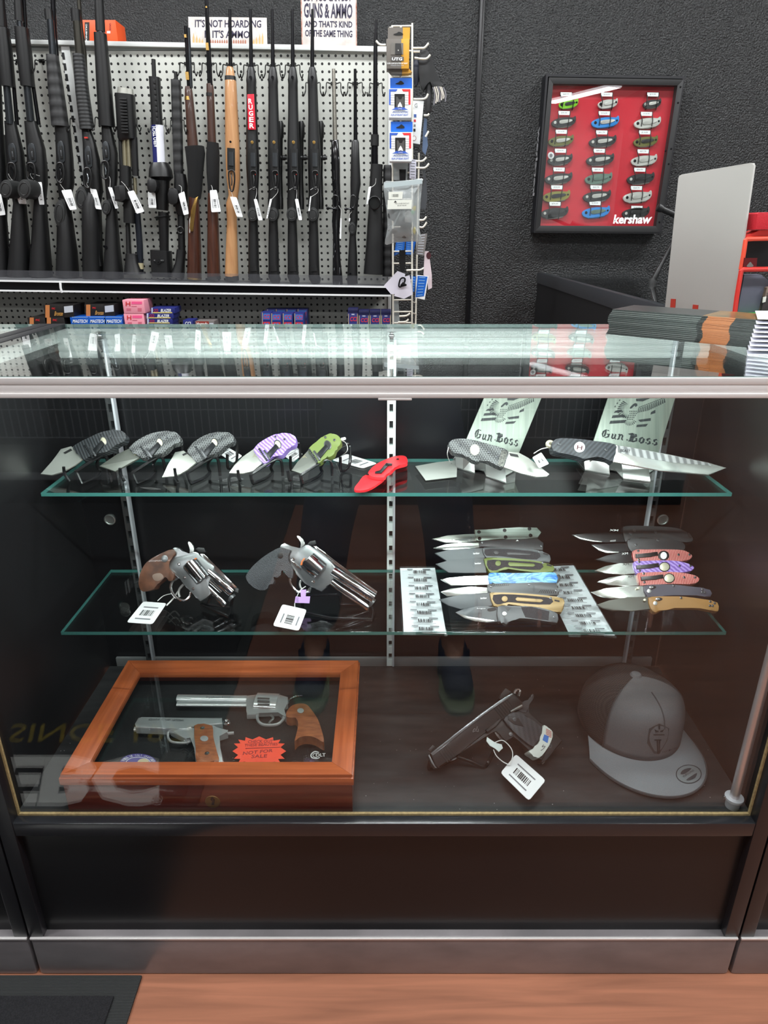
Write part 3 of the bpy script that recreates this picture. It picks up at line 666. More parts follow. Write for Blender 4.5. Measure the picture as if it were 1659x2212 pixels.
# short ribbed carbine
t = gun('rifle', 'slim black carbine with a full-length ribbed rail, right of the navy and white wrapped one', [
    ('muzzle', gun_black, 1, 0, 2, [(379.5, 155, 4), (381, 177, 4.5)]), ('handguard', ribbed, 1, 0, 3.4, [(380, 173, 10), (383, 270, 10.5), (386, 378, 9.5)]),
    ('receiver', gun_black, 1.2, 0, 3.4, [(389, 376, 11), (391, 400, 13), (391, 440, 12), (392, 464, 9)]), ('buffer_tube', gun_black, 1, 0, 2, [(391, 460, 7.5), (393, 548, 7.5)]),
    ('stock', poly_black, 1.2, 0, 3, [(392, 540, 9), (389, 570, 9.5), (383, 598, 14)])])
g = obj('magazine', MB().prism([pg.p(x, y, .055) for x, y in curve([(363, 410), (370, 406), (383, 410), (385, 432), (378, 441), (364, 438)], True, 3)], -pg.n*.055, .005), poly_black, t)
obj('ring', MB().tube([pg.p(x, y, .02) for x, y in ell(390, 497, 6, 7, 16)], .003, 6, True), gun_black, t)
price_tag(pg, [(385, 419), (398, 413), (408, 462), (397, 465)], t, off=.058, to=[(392, 405), (386, 400)])
# lever guns with cloth sleeves
walnut = mat('walnut', (60, 34, 26), .28, noise=((82, 47, 34), 8, (14, 14, 1)), coat=.3)
walnut_d = mat('dark_walnut', (58, 38, 32), .3, noise=((74, 50, 42), 8, (14, 14, 1)), coat=.3)
brass = mat('brass', (205, 165, 95), .25, .9)
cloth = mat('black_cloth', (14, 14, 15), .95, bump=(300, .4))
t = gun('rifle', 'lever-action rifle with brass lever and band, its action in a black cloth sleeve', [
    ('barrel', gun_steel, 1, -.004, 2, [(401.5, 57, 4), (408, 190, 4)]), ('magazine_tube', gloss_tube, 1, .006, 2, [(407, 60, 3.4), (413, 190, 3.6)]),
    ('forend', walnut_d, 1, 0, 2.3, [(407, 187, 6.5), (407.5, 195, 8), (408.5, 210, 9), (412, 255, 10), (417, 320, 11.5)]), ('barrel_band', brass, 1, .001, 2, [(407.5, 209, 8.6), (408, 217, 9.2)]),
    ('cloth_sleeve', cloth, 1.2, 0, 2.4, [(420, 317, 20), (422, 330, 20), (422, 370, 16), (421.5, 410, 14), (421, 428, 12)]),
    ('stock', walnut, 1.4, 0, 2.3, [(419, 426, 10), (419.5, 480, 12), (420, 540, 13.5), (420, 600, 14.5)]), ('butt_plate', brass, 1.4, 0, 2.3, [(420, 599, 14.6), (420, 603, 14.6)])])
obj('front_sight', MB().box(pg.p(399, 82, .006), pg.p(402, 74, .012)), brass, t); obj('rear_sight', MB().box(pg.p(402.5, 173, .006), pg.p(407, 155, .012)), brass, t)
obj('lever', MB().prism([pg.p(x, y, .04) for x, y in ((421, 428), (428, 424), (424, 440), (419, 478), (417, 500), (411, 500), (409, 492), (412, 455))], -pg.n*.006, .0015), brass, t)
price_tag(pg, [(409, 474), (413, 462), (413, 500), (409, 504)], t, off=.03, bar=False, to=[(420, 450), (418, 440)])
t = gun('rifle', 'wooden lever-action rifle in a black cloth sleeve, left of the blond-stocked rifle', [
    ('barrel', gun_steel, 1, -.004, 2, [(444, -30, 3), (452, 184, 4)]), ('magazine_tube', gun_steel, 1, .005, 2, [(447, -10, 2.6), (456, 184, 3.4)]),
    ('forend', walnut_d, 1, 0, 2.3, [(453, 181, 7), (454, 192, 8), (456, 250, 8.5), (458, 312, 9)]), ('barrel_band', gun_black, 1, .001, 2, [(453.5, 201, 8.4), (453.8, 208, 8.6)]),
    ('cloth_sleeve', cloth, 1.2, 0, 2.4, [(460, 308, 12), (460, 335, 14), (460, 375, 13), (461, 412, 11.5), (457, 420, 8)]),
    ('stock', walnut, 1.4, 0, 2.3, [(459, 418, 9), (460, 459, 11), (461, 540, 12.5), (462, 597, 13.5)]), ('recoil_pad', rubber, 1.4, 0, 2.3, [(462, 596, 13.6), (463, 604, 13.6)])])
obj('front_sight', MB().box(pg.p(445, 18, .006), pg.p(447, 13, .012)), brass, t); obj('rear_sight', MB().box(pg.p(446, 109, .006), pg.p(450, 92, .012)), brass, t)
price_tag(pg, [(453, 411), (468, 410), (477.5, 457.5), (456.5, 458.5)], t, off=.045, to=[(458, 404), (456, 400)])
# blond stocked rifle
blond = mat('blond_wood', (188, 142, 98), .38, noise=((172, 122, 80), 9, (10, 10, 1)), coat=.2)
t = gun('rifle', 'rifle with a blond wooden stock', [
    ('barrel', gun_steel, 1, 0, 2, [(496.5, 20, 3.2), (498, 146, 4.4)]),
    ('stock', blond, 1.1, 0, 2.5, [(497, 143.5, 3), (497, 145, 6), (497, 150, 8), (497.5, 164, 10), (498.5, 178, 12.3), (500, 240, 13.6), (502, 304, 15.2), (503, 350, 15), (504, 385, 14.5), (504.5, 410, 11.5), (504, 424, 9.8), (501, 441, 12), (500.5, 460, 11), (501, 478, 10.4), (500.8, 540, 12.6), (500.5, 597, 14.2)]),
    ('barrel_band', gun_black, 1.06, 0, 2.4, [(497.5, 165, 11.6), (498, 174, 12.3)]), ('recoil_pad', rubber, 1.1, 0, 2.5, [(501, 596, 14), (502, 606, 14)])], 'rifle')
def triggergroup(t, xo, y0, y1, g0, g1, w):
    loft(pg, 'magazine_well', [(xo, y0, w), (xo+.6, y1, w)], gun_black, t, .35, .036, 10, 5)
    loft(pg, 'floor_plate', [(xo, y0+8, w*.66), (xo+.5, y1-10, w*.66)], mat('dark_port', (66, 69, 72), .25, .5), t, .4, .043, 10, 5)
    xg = xo+1.2
    obj('trigger_guard', MB().tube([pg.p(a, b_, .045) for a, b_ in curve([(xg-5.5, g0), (xg+5, g0), (xg+6.5, (g0+g1)/2), (xg+3, g1), (xg-2, g1), (xg-5.5, (g0+g1)/2)], True, 4)], .003, 7, True), gun_black, t)
    obj('trigger', MB().tube([pg.p(xg-1, g0+4, .036), pg.p(xg+1, (g0+g1)/2, .05), pg.p(xg, g1-10, .05)], .0022, 6), gun_black, t)
triggergroup(t, 499, 320, 368, 370, 411, 8.4)
obj('take_down_screw', MB().lathe(pg.p(498, 306.5, .035), pg.n, [(0, .004), (.003, .004)], 14), gun_steel, t)
price_tag(pg, [(496.5, 424.5), (511, 426), (525, 469), (511.5, 468)], t, off=.04, to=[(500, 415), (494, 408)])
# four black bolt-action rifles
def bolt_rifle(label, xo, scope, tagq, red=False):
    """xo: photo x of the axis at y = 20, 146, 253, 360, 463, 597"""
    X = lambda y: [xo[i]+(xo[i+1]-xo[i])*(y-Y[i])/(Y[i+1]-Y[i]) for i in range(5) if y <= Y[i+1] or i == 4][0]
    Y = [20, 146, 253, 360, 463, 597]
    t = gun('rifle', label, [
        ('barrel', gun_steel, 1, 0, 2, [(X(20), 20, 3), (X(146), 147, 4.6)]),
        ('stock', poly_black, 1.1, 0, 2.6, [(X(145), 144.5, 3), (X(146), 146, 6.5), (X(150), 152, 8), (X(165), 166, 10), (X(175), 175, 11), (X(182), 182, 10.4), (X(253), 253, 11.2), (X(305), 305, 13), (X(360), 355, 14.2), (X(390), 385, 12.8), (X(420), 415, 11), (X(440), 438, 12), (X(479), 479, 9.6), (X(540), 540, 11.2), (X(570), 570, 11.4), (X(597), 597, 12.2), (X(597)+3, 604, 12), (X(597)+4, 613, 8.5)])])
    triggergroup(t, X(340)+1, 322, 370, 371, 408, 8.4)
    obj('trigger_pin', MB().lathe(pg.p(X(375)+6, 377, .035), pg.n, [(0, .0022), (.003, .0022)], 8), mat('red_dot', (190, 50, 40), .4), t)
    o = obj('action_screw', MB().lathe(pg.p(X(307), 307.6, .032), pg.n, [(0, .0055), (.004, .0055), (.0042, .0032), (.002, .003), (.002, 0)], 16), mat('brass', (205, 165, 95), .25, .9), t)
    pad(t, X(463)-1.2, 463, 11.5, 15.5, None, .04)
    stud(t, X(176), 169, 2.4); loft(pg, 'stock_spacer', [(X(570)-1, 575, 7), (X(575), 586, 7.6)], gun_black, t, .5, .022, 10, 4)
    if scope:
        a, b_ = scope
        loft(pg, 'scope', [(a, 262, 5), (a+1, 268, 7), (a+1, 296, 7), (a, 302, 4.2), (a, 420, 4.2), (a+1, 428, 6), (a+1, 452, 6)], gun_black, t, 1, -.028)
        obj('turret', MB().lathe(pg.p(a, 341, -.028), (1, 0, 0), [(0, .009), (.02, .009), (.02, .007), (.026, .007)], 14), gun_black, t)
        obj('sling', MB().tube([pg.p(a+5, 300, -.02), pg.p(a+4, 380, -.02), pg.p(a+6, 445, -.02)], .0018, 5), gun_black, t)
    if tagq: price_tag(pg, tagq, t, off=.045, to=[(X(400)+8, 415), (X(400)+5, 404), (X(400)-8, 410)], vertical=True)
    if red:
        q = [(534, 203.5), (548.5, 203), (552.5, 280), (535.5, 280)]
        o = obj('red_label', MB().prism([pg.p(x, y, .031) for x, y in q], -pg.n*.004, .0008), mat('red_label', (206, 22, 48), .35), t)
        for i, ch in enumerate('RUGER'):
            y = 224+i*13.2; x = 536.6+i*.55
            text(pg, ch, (x, y), (x+8.2+i*.5, y), (x-.3, y-11), white_paper, o, .0315, .03, 'letter')
    return t
bolt_rifle('black bolt-action rifle with a red lettered label on its forend', [541, 542.5, 544, 546, 547, 548.5], None, [(548, 430), (555, 430), (567.5, 475.5), (558, 476)], True)
bolt_rifle('plain black scoped bolt-action rifle just right of the one with the red label', [588, 589.5, 591, 593, 590.2, 591.8], (605, 0), [(583, 430), (588, 429), (578, 472), (575, 472)])
bolt_rifle('plain black scoped bolt-action rifle, third of the four black bolt-action ones', [631.5, 632.5, 633.5, 634.8, 631.2, 633.2], (650, 0), [(637, 430), (644, 429.5), (653, 475.5), (645, 475.5)])
bolt_rifle('plain black scoped bolt-action rifle, last before the stainless-barrelled one', [675, 674.5, 677.2, 679.5, 676.9, 678.8], (692, 0), [(670, 424), (672.5, 424), (669, 456), (666, 456)])
# rimfires
shrink = tex('shrink_wrapped_black', 'noise', (16, 16, 18), (150, 152, 156), 55, .15, stretch=(1, 1, .22), dist=3.0, mid=.68, soft=.04)
stainless = mat('stainless_barrel', (176, 172, 162), .25, .9)
t = gun('rifle', 'slim rifle with stainless barrel and stock in glossy shrink wrap', [('barrel', stainless, 1, 0, 2, [(720.5, 149, 3.7), (724, 306, 5)]),
    ('stock', shrink, 1.1, 0, 2.5, [(723.7, 303, 6), (723.7, 307, 8), (725, 350, 9.6), (726, 395, 8.8), (727.5, 421, 8), (728, 445, 9), (725.8, 479, 9), (726, 510, 6.8), (727, 560, 8.6), (729, 600, 11), (729.5, 614, 11)])])
obj('bolt_handle', MB().tube([pg.p(728, 452, .02), pg.p(716, 450, .035), pg.p(708, 450, .04)], [.003, .003, .0035], 8), gun_steel, t); obj('bolt_knob', MB().lathe(pg.p(708, 450, .04), (-1, 0, 0), [(-.006, .001), (-.003, .006), (.003, .006), (.006, .001)], 12), gun_steel, t)
obj('trigger_guard', MB().tube([pg.p(a, b_, .025) for a, b_ in curve([(720, 424), (729, 424), (730, 436), (727, 448), (720, 446)], True, 4)], .0026, 6, True), gun_black, t)
price_tag(pg, [(735, 471), (738, 472), (737, 516), (734, 516)], t, off=.02, bar=False, to=[(737, 455), (730, 442)])
t = gun('rifle', 'slim all-black rimfire rifle, right of the stainless-barrelled one', [('barrel', gun_steel, 1, 0, 2, [(767, 149, 3), (768, 306, 4.4)]),
    ('stock', poly_black, 1.1, 0, 2.5, [(767.5, 303, 6), (767.5, 307, 8), (767.4, 345, 9.6), (768, 398, 11.4), (766, 424, 9), (764, 450, 8.5), (764, 470, 9), (762, 510, 7), (762, 550, 9.6), (761, 605, 11.4), (762, 614, 11)])])
pad(t, 760.5, 493, 8, 14, None, .03); stud(t, 757, 591, 2)
obj('trigger_guard', MB().tube([pg.p(a, b_, .03) for a, b_ in curve([(759, 424), (767, 424), (768, 436), (764, 448), (759, 446)], True, 4)], .0026, 6, True), gun_black, t)
obj('bolt_handle', MB().tube([pg.p(764, 451, .02), pg.p(754, 451, .035), pg.p(747, 452, .04)], .003, 8), gun_steel, t); obj('bolt_knob', MB().lathe(pg.p(747, 452, .04), (-1, 0, 0), [(-.006, .001), (-.003, .006), (.003, .006), (.006, .001)], 12), gun_steel, t)
price_tag(pg, [(753, 471), (757, 471), (756, 478), (753, 478)], t, off=.02, bar=False, to=[(756, 462), (766, 452)])
t = gun('air_rifle', 'big black rifle with a round scope end facing out, beside the hanging rack', [('barrel', gun_steel, 1, 0, 2, [(812.6, 43, 2.4), (811, 103, 4.4), (810.5, 292, 5.6)]), ('barrel_band', gun_black, 1, 0, 2.4, [(809.8, 291, 8.6), (809.4, 315, 9)]),
    ('air_tube', gun_steel, 1, 0, 2, [(809, 312, 7.4), (809, 385, 8)]), ('receiver', gun_black, 1, 0, 3, [(814, 355, 13), (812, 400, 14), (811, 440, 15.5)]),
    ('stock', poly_black, 1, 0, 2.8, [(811, 436, 14), (810.5, 470, 16), (809, 530, 18.5), (806.6, 592, 21.5)])])
obj('scope_end', MB().lathe(pg.p(809, 438, .05), pg.n, [(-.05, .024), (.004, .024), (.006, .0215), (-.012, .02), (-.012, 0)], 24), gun_black, t)
price_tag(pg, [(796, 404), (802, 402), (796, 440), (791, 442)], t, off=.045, bar=False, to=[(810, 398), (812, 385)])
t = gun('rifle_case', 'tall ribbed black soft sleeve squeezed behind the hanging rack', [('sleeve', ribbed, 1.4, -.02, 2.8, [(837, 357, 8), (837, 368, 9.6), (837, 470, 10), (836, 597, 10)])], 'gun sleeve')
# wire gun hooks in the pegboard
HK = 'double wire hooks in the pegboard'
def hook(cx, cy, w, where):
    t = thing('gun_hook', 'black double wire hook ' + where, 'hook', HK)
    for s in (-1, 1):
        pts = [(cx, cy, .0), (cx+s*w*.55, cy-1, .012), (cx+s*w, cy-2, .03), (cx+s*w*1.05, cy+10, .06), (cx+s*w*1.1, cy+17, .085), (cx+s*w*1.35, cy+26, .10), (cx+s*w*1.5, cy+17, .105)]
        wire(pb, pts, .0022, black_wire, t, 'prong')
    obj('peg_plate', MB().box(pb.p(cx-6, cy+3, .003), pb.p(cx+6, cy-4, .0)), black_wire, t)
for cx, cy, w, where in ((404, 138, 15, 'holding the brass-banded lever-action rifle'), (452, 139, 15, 'holding the lever-action rifle in the black sleeve'), (497, 142, 15, 'holding the blond-stocked rifle'),
        (542, 143, 15, 'holding the red-labelled rifle'), (589, 143, 15, 'holding the second black bolt-action rifle'), (632, 143, 15, 'holding the third black bolt-action rifle'), (676, 181, 15, 'behind the fourth black bolt-action rifle'),
        (720.5, 181, 15, 'holding the stainless-barrelled rifle'), (767, 181, 15, 'holding the slim rimfire rifle'), (812, 182, 13, 'holding the big rifle beside the hanging rack'),
        (342, 260, 15, 'below the handguard of the navy and white carbine'), (383, 262, 14, 'behind the slim ribbed carbine'), (275, 258, 20, 'behind the twin-tube bullpup'), (224, 256, 18, 'behind the slim long-forend shotgun'), (168, 258, 16, 'behind the bronze-grey shotgun'),
        (40, 132, 14, 'between the two leftmost shotguns'), (90, 132, 14, 'left of the ribbed-forend shotgun')):
    hook(cx, cy, w, where)

# ---------------------------------------------------------------- signs and orange box on the ledge
def sign(label, quad, border, lines, y=YB+.06, tilt=.0):
    p = vplane(y); t = thing('tin_sign', label, 'sign')
    plate('panel', p, quad, .003, mat('worn_white_tin', (206, 202, 200), .4, noise=((186, 178, 172), 30)), t, 0, .0008)
    if border: obj('rusty_edge', MB().tube([p.p(x, y_, .003) for x, y_ in quad], .0028, 6, True), mat('orange_rust', (168, 92, 62), .7, noise=((205, 190, 182), 60)), t)
    navy = mat('navy_print', (44, 38, 62), .5)
    for tx, bl, br, tl, bo in lines: text(p, tx, bl, br, tl, navy, t, .0035, bo)
    return t, p
t, p = sign("small white tin sign about hoarding ammo on the ledge", [(406.5, 36), (576, 38), (577.5, 99), (407.5, 96)], False,
    [("IT'S NOT HOARDING", (421, 59), (564, 60), (421, 42), .02), ("IF IT'S AMMO", (442, 82), (539, 83), (442, 65), .02)])
bm = mat('brass_print', (190, 160, 110), .5); cp = mat('copper_print', (160, 105, 85), .5)
for k, (x, h) in enumerate([(418, 27), (425, 22), (431, 17), (437, 14), (548, 14), (554, 18), (561, 24), (567, 28)]):
    plate('printed_round', p, [(x-2, 97), (x-2, 97-h*.6), (x-1, 97-h*.75), (x, 97-h), (x+1, 97-h*.75), (x+2, 97-h*.6), (x+2, 97)], .0006, bm, t, .003)
mb = MB()
for k in range(16):
    x = 455+k*5; mb.prism([p.p(a, b_, .0036) for a, b_ in ((x-1.6, 97), (x-1.6, 89), (x, 85), (x+1.6, 89), (x+1.6, 97))], -p.n*.0006)
obj('printed_row', mb, cp, t)
sign('tall white tin sign with rusty edges about guns and ammo on the ledge', [(649, -60), (769, -60), (770, 101), (653, 100)], True,
    [('BUT YOU CAN BUY', (656, 3), (760, 3), (656, -12), .03), ('GUNS & AMMO', (656.5, 38.5), (761, 40.5), (656.5, 6), .03), ('AND THAT\u2019S KIND', (658, 58.5), (761, 60), (658, 44.5), .03), ('OF THE SAME THING', (659, 79), (761, 81), (659, 64), .03)])
p = vplane(YB+.03); orange = mat('orange_card', (226, 84, 36), .45)
t = thing('ammo_box', 'orange shotgun shell box standing on the pegboard ledge', 'ammunition box')
a = p.p(181, 92); b_ = p.p(242, 43); obj('carton', MB().box((a.x, YB+.03, a.z), (b_.x+.012, YB+.13, b_.z), .001), orange, t)
pf = Pl((0, YB+.03, 0), (0, -1, 0))
plate('black_panel', pf, [(183, 48), (193, 48), (193, 90), (183, 90)], .0006, mat('black_print', (26, 24, 24), .5), t)
text(pf, 'KINETIC', (188, 88), (188, 52), (185, 88), white_paper, t, .001, .02); text(pf, 'GAUGE', (236, 50), (236, 66), (240, 50), mat('dark_red_print', (120, 30, 20), .5), t, .001, .02)
plate('white_patch', pf, [(231, 67), (238, 67), (238, 72), (231, 72)], .0006, white_paper, t)

# ---------------------------------------------------------------- ammunition boxes on the lower shelf
AB = 'ammunition boxes on the lower shelf'
ya = 2.70
def carton(label, x0, y0, x1, y1, depth, m, decals=(), yd=0.0, name='ammo_box'):
    """box with its front face at the photo rectangle"""
    p = vplane(ya+yd); a = p.p(x0, y1); b_ = p.p(x1, y0)
    a.z = zs+.0005 if a.z < .878 else a.z; t = thing(name, label, 'ammunition box', AB)
    obj('carton', MB().box((a.x, ya+yd, a.z), (b_.x, ya+yd+depth, b_.z), .0008), m, t)
    for d in decals:
        if d[0] == 'r': plate(d[3] if len(d) > 3 else 'printed_panel', p, [(x0+(x1-x0)*d[1][0], y0+(y1-y0)*d[1][1]), (x0+(x1-x0)*d[1][2], y0+(y1-y0)*d[1][1]), (x0+(x1-x0)*d[1][2], y0+(y1-y0)*d[1][3]), (x0+(x1-x0)*d[1][0], y0+(y1-y0)*d[1][3])], .0005, d[2], t)
        else:
            u0, v0, u1, v1 = d[2]; q = lambda u, v: (x0+(x1-x0)*u, y0+(y1-y0)*v)
            text(p, d[1], q(u0, v1), q(u1, v1), q(u0+(d[4] if len(d) > 4 else 0), v0), d[3], t, .0008, .02)
    return t
blk = mat('black_card', (30, 27, 26), .4); brz = mat('bronze_card', (190, 120, 70), .4); redi = mat('red_print', (200, 40, 48), .5); blu = mat('blue_card', (22, 84, 176), .35)
navyc = mat('navy_card', (38, 44, 110), .35); pink = mat('pink_card', (232, 150, 165), .45); purp = mat('purple_card', (34, 34, 74), .4); golden = mat('gold_print', (190, 140, 70), .5)
def bronze_box(label, x0, y0, x1, y1, lab=True, yd=0):
    d = [('r', (0, 0, .2, 1), brz), ('t', 'PMC', (.3, .2, .5, .38), redi), ('t', 'Bronze', (.42, .45, .9, .8), golden, .05)]
    carton(label, x0, y0, x1-(0 if not lab else 22), y1, .13, blk, d, yd)
    return
for lab, x0, y0, x1, y1, L_ in (('black and bronze ammo box at the far left of the lower shelf', 64, 686, 101, 712, 0), ('black and bronze ammo box under the left stacked one', 101, 686, 138, 712, 0)):
    carton(lab, x0, y0, x1, y1, .13, blk, [('r', (0, 0, .24, 1), brz), ('t', 'PMC', (.35, .12, .6, .3), redi)])
for lab, x0, y0, x1, y1, yd in (('black and bronze ammo box stacked on two others at the left', 98, 659, 136, 686, 0), ('black and bronze ammo box sitting above the blue boxes', 186, 658, 224, 684, .02)):
    t = carton(lab, x0, y0, x1, y1, .13, blk, [('r', (0, 0, .24, 1), brz), ('t', 'PMC', (.36, .2, .56, .36), redi), ('t', 'Bronze', (.5, .5, .98, .85), golden, .05)], yd)
    p = vplane(ya+yd); plate('end_flap', p, [(x1, y0), (x1+24, y0-1), (x1+24, y1-1), (x1, y1)], .10, blk, t, -.1); plate('barcode_label', p, [(x1+2, y0+3), (x1+21, y0+1), (x1+22, y0+15), (x1+3, y0+17)], .0008, mat('grey_label', (188, 192, 200), .5), t)
for lab, x0, x1 in (('bright blue ammo box, left one of three in a row', 155, 190), ('bright blue ammo box, middle one of three in a row', 193, 227), ('bright blue ammo box, right one of three in a row', 228, 263)):
    carton(lab, x0, 684, x1, 710, .12, blu, [('r', (0, .02, 1, .08), mat('light_blue_print', (120, 160, 215), .4)), ('t', 'MAGTECH', (.05, .24, .95, .52), white_paper, .03)])
for lab, y0, y1 in (('pink ammo box on top of another pink box', 648, 677), ('pink ammo box under another pink box', 678, 707)):
    t = carton(lab, 268 if y0 < 660 else 271, y0, 310, y1, .10, pink, [('t', 'H', (.08, .12, .32, .45), redi), ('r', (.38, .12, .92, .32), mat('hot_pink_print', (240, 90, 140), .45)), ('r', (.12, .62, .35, .8), mat('dark_pink_print', (200, 100, 120), .5)), ('r', (.7, .6, .9, .85), mat('dark_pink_print', (200, 100, 120), .5)), ('r', (.38, .45, .65, .5), mat('dark_pink_print', (200, 100, 120), .5))])
for lab, x0, y0, x1, y1 in (('navy ammo box, topmost of the stack beside the pink boxes', 327, 665, 377, 677), ('navy ammo box, second in the stack beside the pink boxes', 317, 677, 374, 688), ('navy ammo box, third in the stack beside the pink boxes', 318, 688.5, 372, 699), ('navy ammo box, lowest in the stack beside the pink boxes', 318, 699.5, 372, 710)):
    carton(lab, x0, y0, x1, y1, .09, navyc, [('t', 'CCI', (.1, .2, .28, .75), redi), ('t', 'BLAZER', (.4, .2, .85, .75), white_paper, .02), ('r', (.05, .78, .9, .96), mat('yellow_print', (210, 190, 110), .5)), ('r', (.0, .0, .06, 1), mat('pale_print', (190, 195, 215), .5))])
carton('small blue ammo box beside the flat red and grey box', 397, 692, 416, 712, .08, navyc, [('t', 'CCI', (.15, .15, .8, .5), white_paper)])
t = carton('flat red and grey ammo box lying on the lower shelf', 423, 694, 462, 712, .1, mat('grey_card', (104, 98, 96), .5), [('r', (0, 0, .72, 1), mat('dull_red_card', (140, 52, 42), .5)), ('t', 'Hornady', (.05, .12, .65, .6), white_paper), ('r', (.75, .2, .97, .9), mat('grey_label', (188, 192, 200), .5))])
def rimfire(lab, x0, x1, y0, yd):
    carton(lab, x0, y0, x1, 712, .065, navyc, [('r', (.0, .0, .08, 1), mat('striped_print', (170, 150, 120), .5)), ('r', (.12, .06, .9, .42), mat('cyan_print', (60, 110, 190), .4)), ('t', 'CCI', (.16, .12, .84, .38), redi, .05), ('r', (.12, .55, .9, .95), redi), ('t', '22', (.26, .6, .78, .92), mat('cyan_print', (60, 110, 190), .4))], yd)
for n_, x0, x1 in (('first', 566, 585), ('second', 586, 608), ('third', 611, 632), ('fourth', 636, 656)): rimfire('red and blue rimfire cube box, %s from left in the front row' % n_, x0, x1, 677 if n_ != 'first' else 675, 0)
for n_, x0, x1 in (('first', 577, 594), ('second', 596, 617), ('third', 619, 640), ('fourth', 643, 664)): rimfire('red and blue rimfire cube box, %s from left in the back row' % n_, x0, x1, 668, .09)
for n_, x0, x1 in (('first', 752, 773), ('second', 775, 797), ('third', 799, 821), ('fourth', 823.5, 844)):
    t = carton('purple rimfire cube box, %s from left of the four beside the hanging rack' % n_, x0, 674 if n_ == 'first' else 678, x1, 714, .065, mat('violet_card', (52, 54, 118), .35), [('r', (0, .1, .08, 1), mat('striped_print', (170, 150, 120), .5)), ('r', (.92, .1, 1, 1), mat('striped_print', (170, 150, 120), .5)), ('r', (.35, .1, .65, .16), mat('pale_print', (190, 195, 215), .5)), ('t', 'CCI', (.18, .26, .86, .5), mat('bright_red_print', (215, 50, 66), .5), .05)])
    p = vplane(ya); a = p.p(x0, 674 if n_ == 'first' else 678); b_ = p.p(x1, 676)
    obj('lid', MB().box((a.x-.001, ya-.002, a.z-.002), (b_.x+.001, ya+.067, a.z+.012), .002), purp, t)
# ---------------------------------------------------------------- wire merchandiser strip with hanging goods
yr = 2.655; pr_ = vplane(yr)
t = thing('wire_display_strip', 'tall white wire ladder strip with hooks at the end of the gun rack', 'wire rack')
for nm, x0, y0, x1, y1, off in (('upright', 847, 55, 849.5, 745, 0), ('upright', 890.5, 50, 890, 745, 0), ('upright', 905, 330, 897, 745, -.09), ('upright', 843, 58, 846, 300, -.09)):
    obj(nm, MB().tube([pr_.p(x0, y0, off), pr_.p(x1, y1, off)], .0032, 8), white_wire, t)
for y in (56, 110, 165, 230, 300, 372.6, 430, 490, 542.7, 568.5, 605, 647.5, 673, 697, 722): obj('rung', MB().tube([pr_.p(847.5, y+.6, -.004), pr_.p(890.5, y, -.004)], .0027, 8), white_wire, t)
for y in (652, 676, 699): obj('rung', MB().tube([pr_.p(890.5, y, 0), pr_.p(897.5, y+2, -.09)], .0024, 8), white_wire, t)
def arm(c, *pts): wire(pr_.at(c), [(x, y, .02) for x, y in pts], .0034, white_wire, t, 'hook')
arm('A5', (650, 605), (740, 604), (797, 600), (850, 543)); arm('A5', (660, 650), (738, 648)); arm('A5', (670, 728), (810, 740), (870, 690)); arm('A5', (660, 1246), (800, 1240), (842, 1180))
arm('A5', (790, 1450), (835, 1450), (856, 1430)); arm('A5', (810, 1720), (850, 1650)); arm('A5', (310, 566), (235, 560), (188, 513)); arm('A6', (690, 45), (770, 45), (822, 0)); arm('A6', (690, 130), (800, 130), (855, 78))
arm('A6', (725, 788), (785, 786), (822, 745)); arm('A6', (735, 878), (782, 876), (826, 815)); arm('A6', (570, 1420), (640, 1418), (735, 1416), (790, 1392)); arm('A6', (480, 1998), (570, 1990), (616, 1960)); arm('A6', (465, 2072), (560, 2066), (597, 2034))
arm('A5', (500, 320), (500, 420)); arm('A5', (495, 950), (500, 1040)); arm('A5', (495, 1500), (500, 1590))
HG = 'goods hanging on the wire strip'
dwin = mat('dark_window', (30, 28, 28), .2); sight = mat('sight_grey', (72, 70, 68), .4); ublue = mat('vivid_blue_card', (10, 98, 205), .4); ured = mat('vivid_red_card', (222, 40, 48), .4); goldc = mat('ochre_card', (204, 148, 40), .45); greyc = mat('warm_grey_card', (104, 98, 92), .5)
def P5(off=.03): return pr_.at('A5')
p5 = pr_.at('A5'); p6 = pr_.at('A6')
t = thing('hanging_box', 'grey and ochre hang-tab box at the top of the wire strip', 'packaged part', HG)
plate('hang_tab', p5, [(338, 345), (525, 345), (525, 490), (335, 490)], .003, greyc, t, .075); plate('hang_tab', p5, [(525, 345), (616, 345), (612, 490), (525, 490)], .003, goldc, t, .075)
plate('hang_hole', p5, curve([(408, 430), (450, 415), (470, 400), (500, 405), (530, 430), (500, 442), (440, 442)]), .001, mat('deep_black', (6, 6, 6), .7), t, .078)
o = plate('carton', p5, [(317, 488), (505, 488), (505, 862), (322, 862)], .055, greyc, t, .03, .001); plate('carton', p5, [(505, 488), (609, 488), (602, 862), (505, 862)], .055, goldc, t, .03, .001)
plate('carton_foot', p5, [(330, 862), (520, 862), (515, 925), (380, 918)], .04, greyc, t, .03); plate('carton_foot', p5, [(515, 862), (602, 862), (640, 905), (600, 922), (515, 925)], .04, goldc, t, .03)
w_ = plate('window', p5, [(376, 540), (530, 540), (530, 686), (376, 686)], .0008, mat('grey_window', (108, 104, 98), .3), t, .0855); plate('sight', p5, [(430, 545), (500, 545), (515, 682), (428, 682)], .002, dwin, w_, .086); plate('bead', p5, ell(468, 632, 8, 10, 10), .001, mat('silver_muzzle', (168, 168, 160), .35, .6), w_, .088)
plate('name_panel', p5, [(376, 712), (535, 712), (535, 768), (376, 768)], .0006, mat('dark_grey_print', (74, 70, 68), .5), t, .0855)
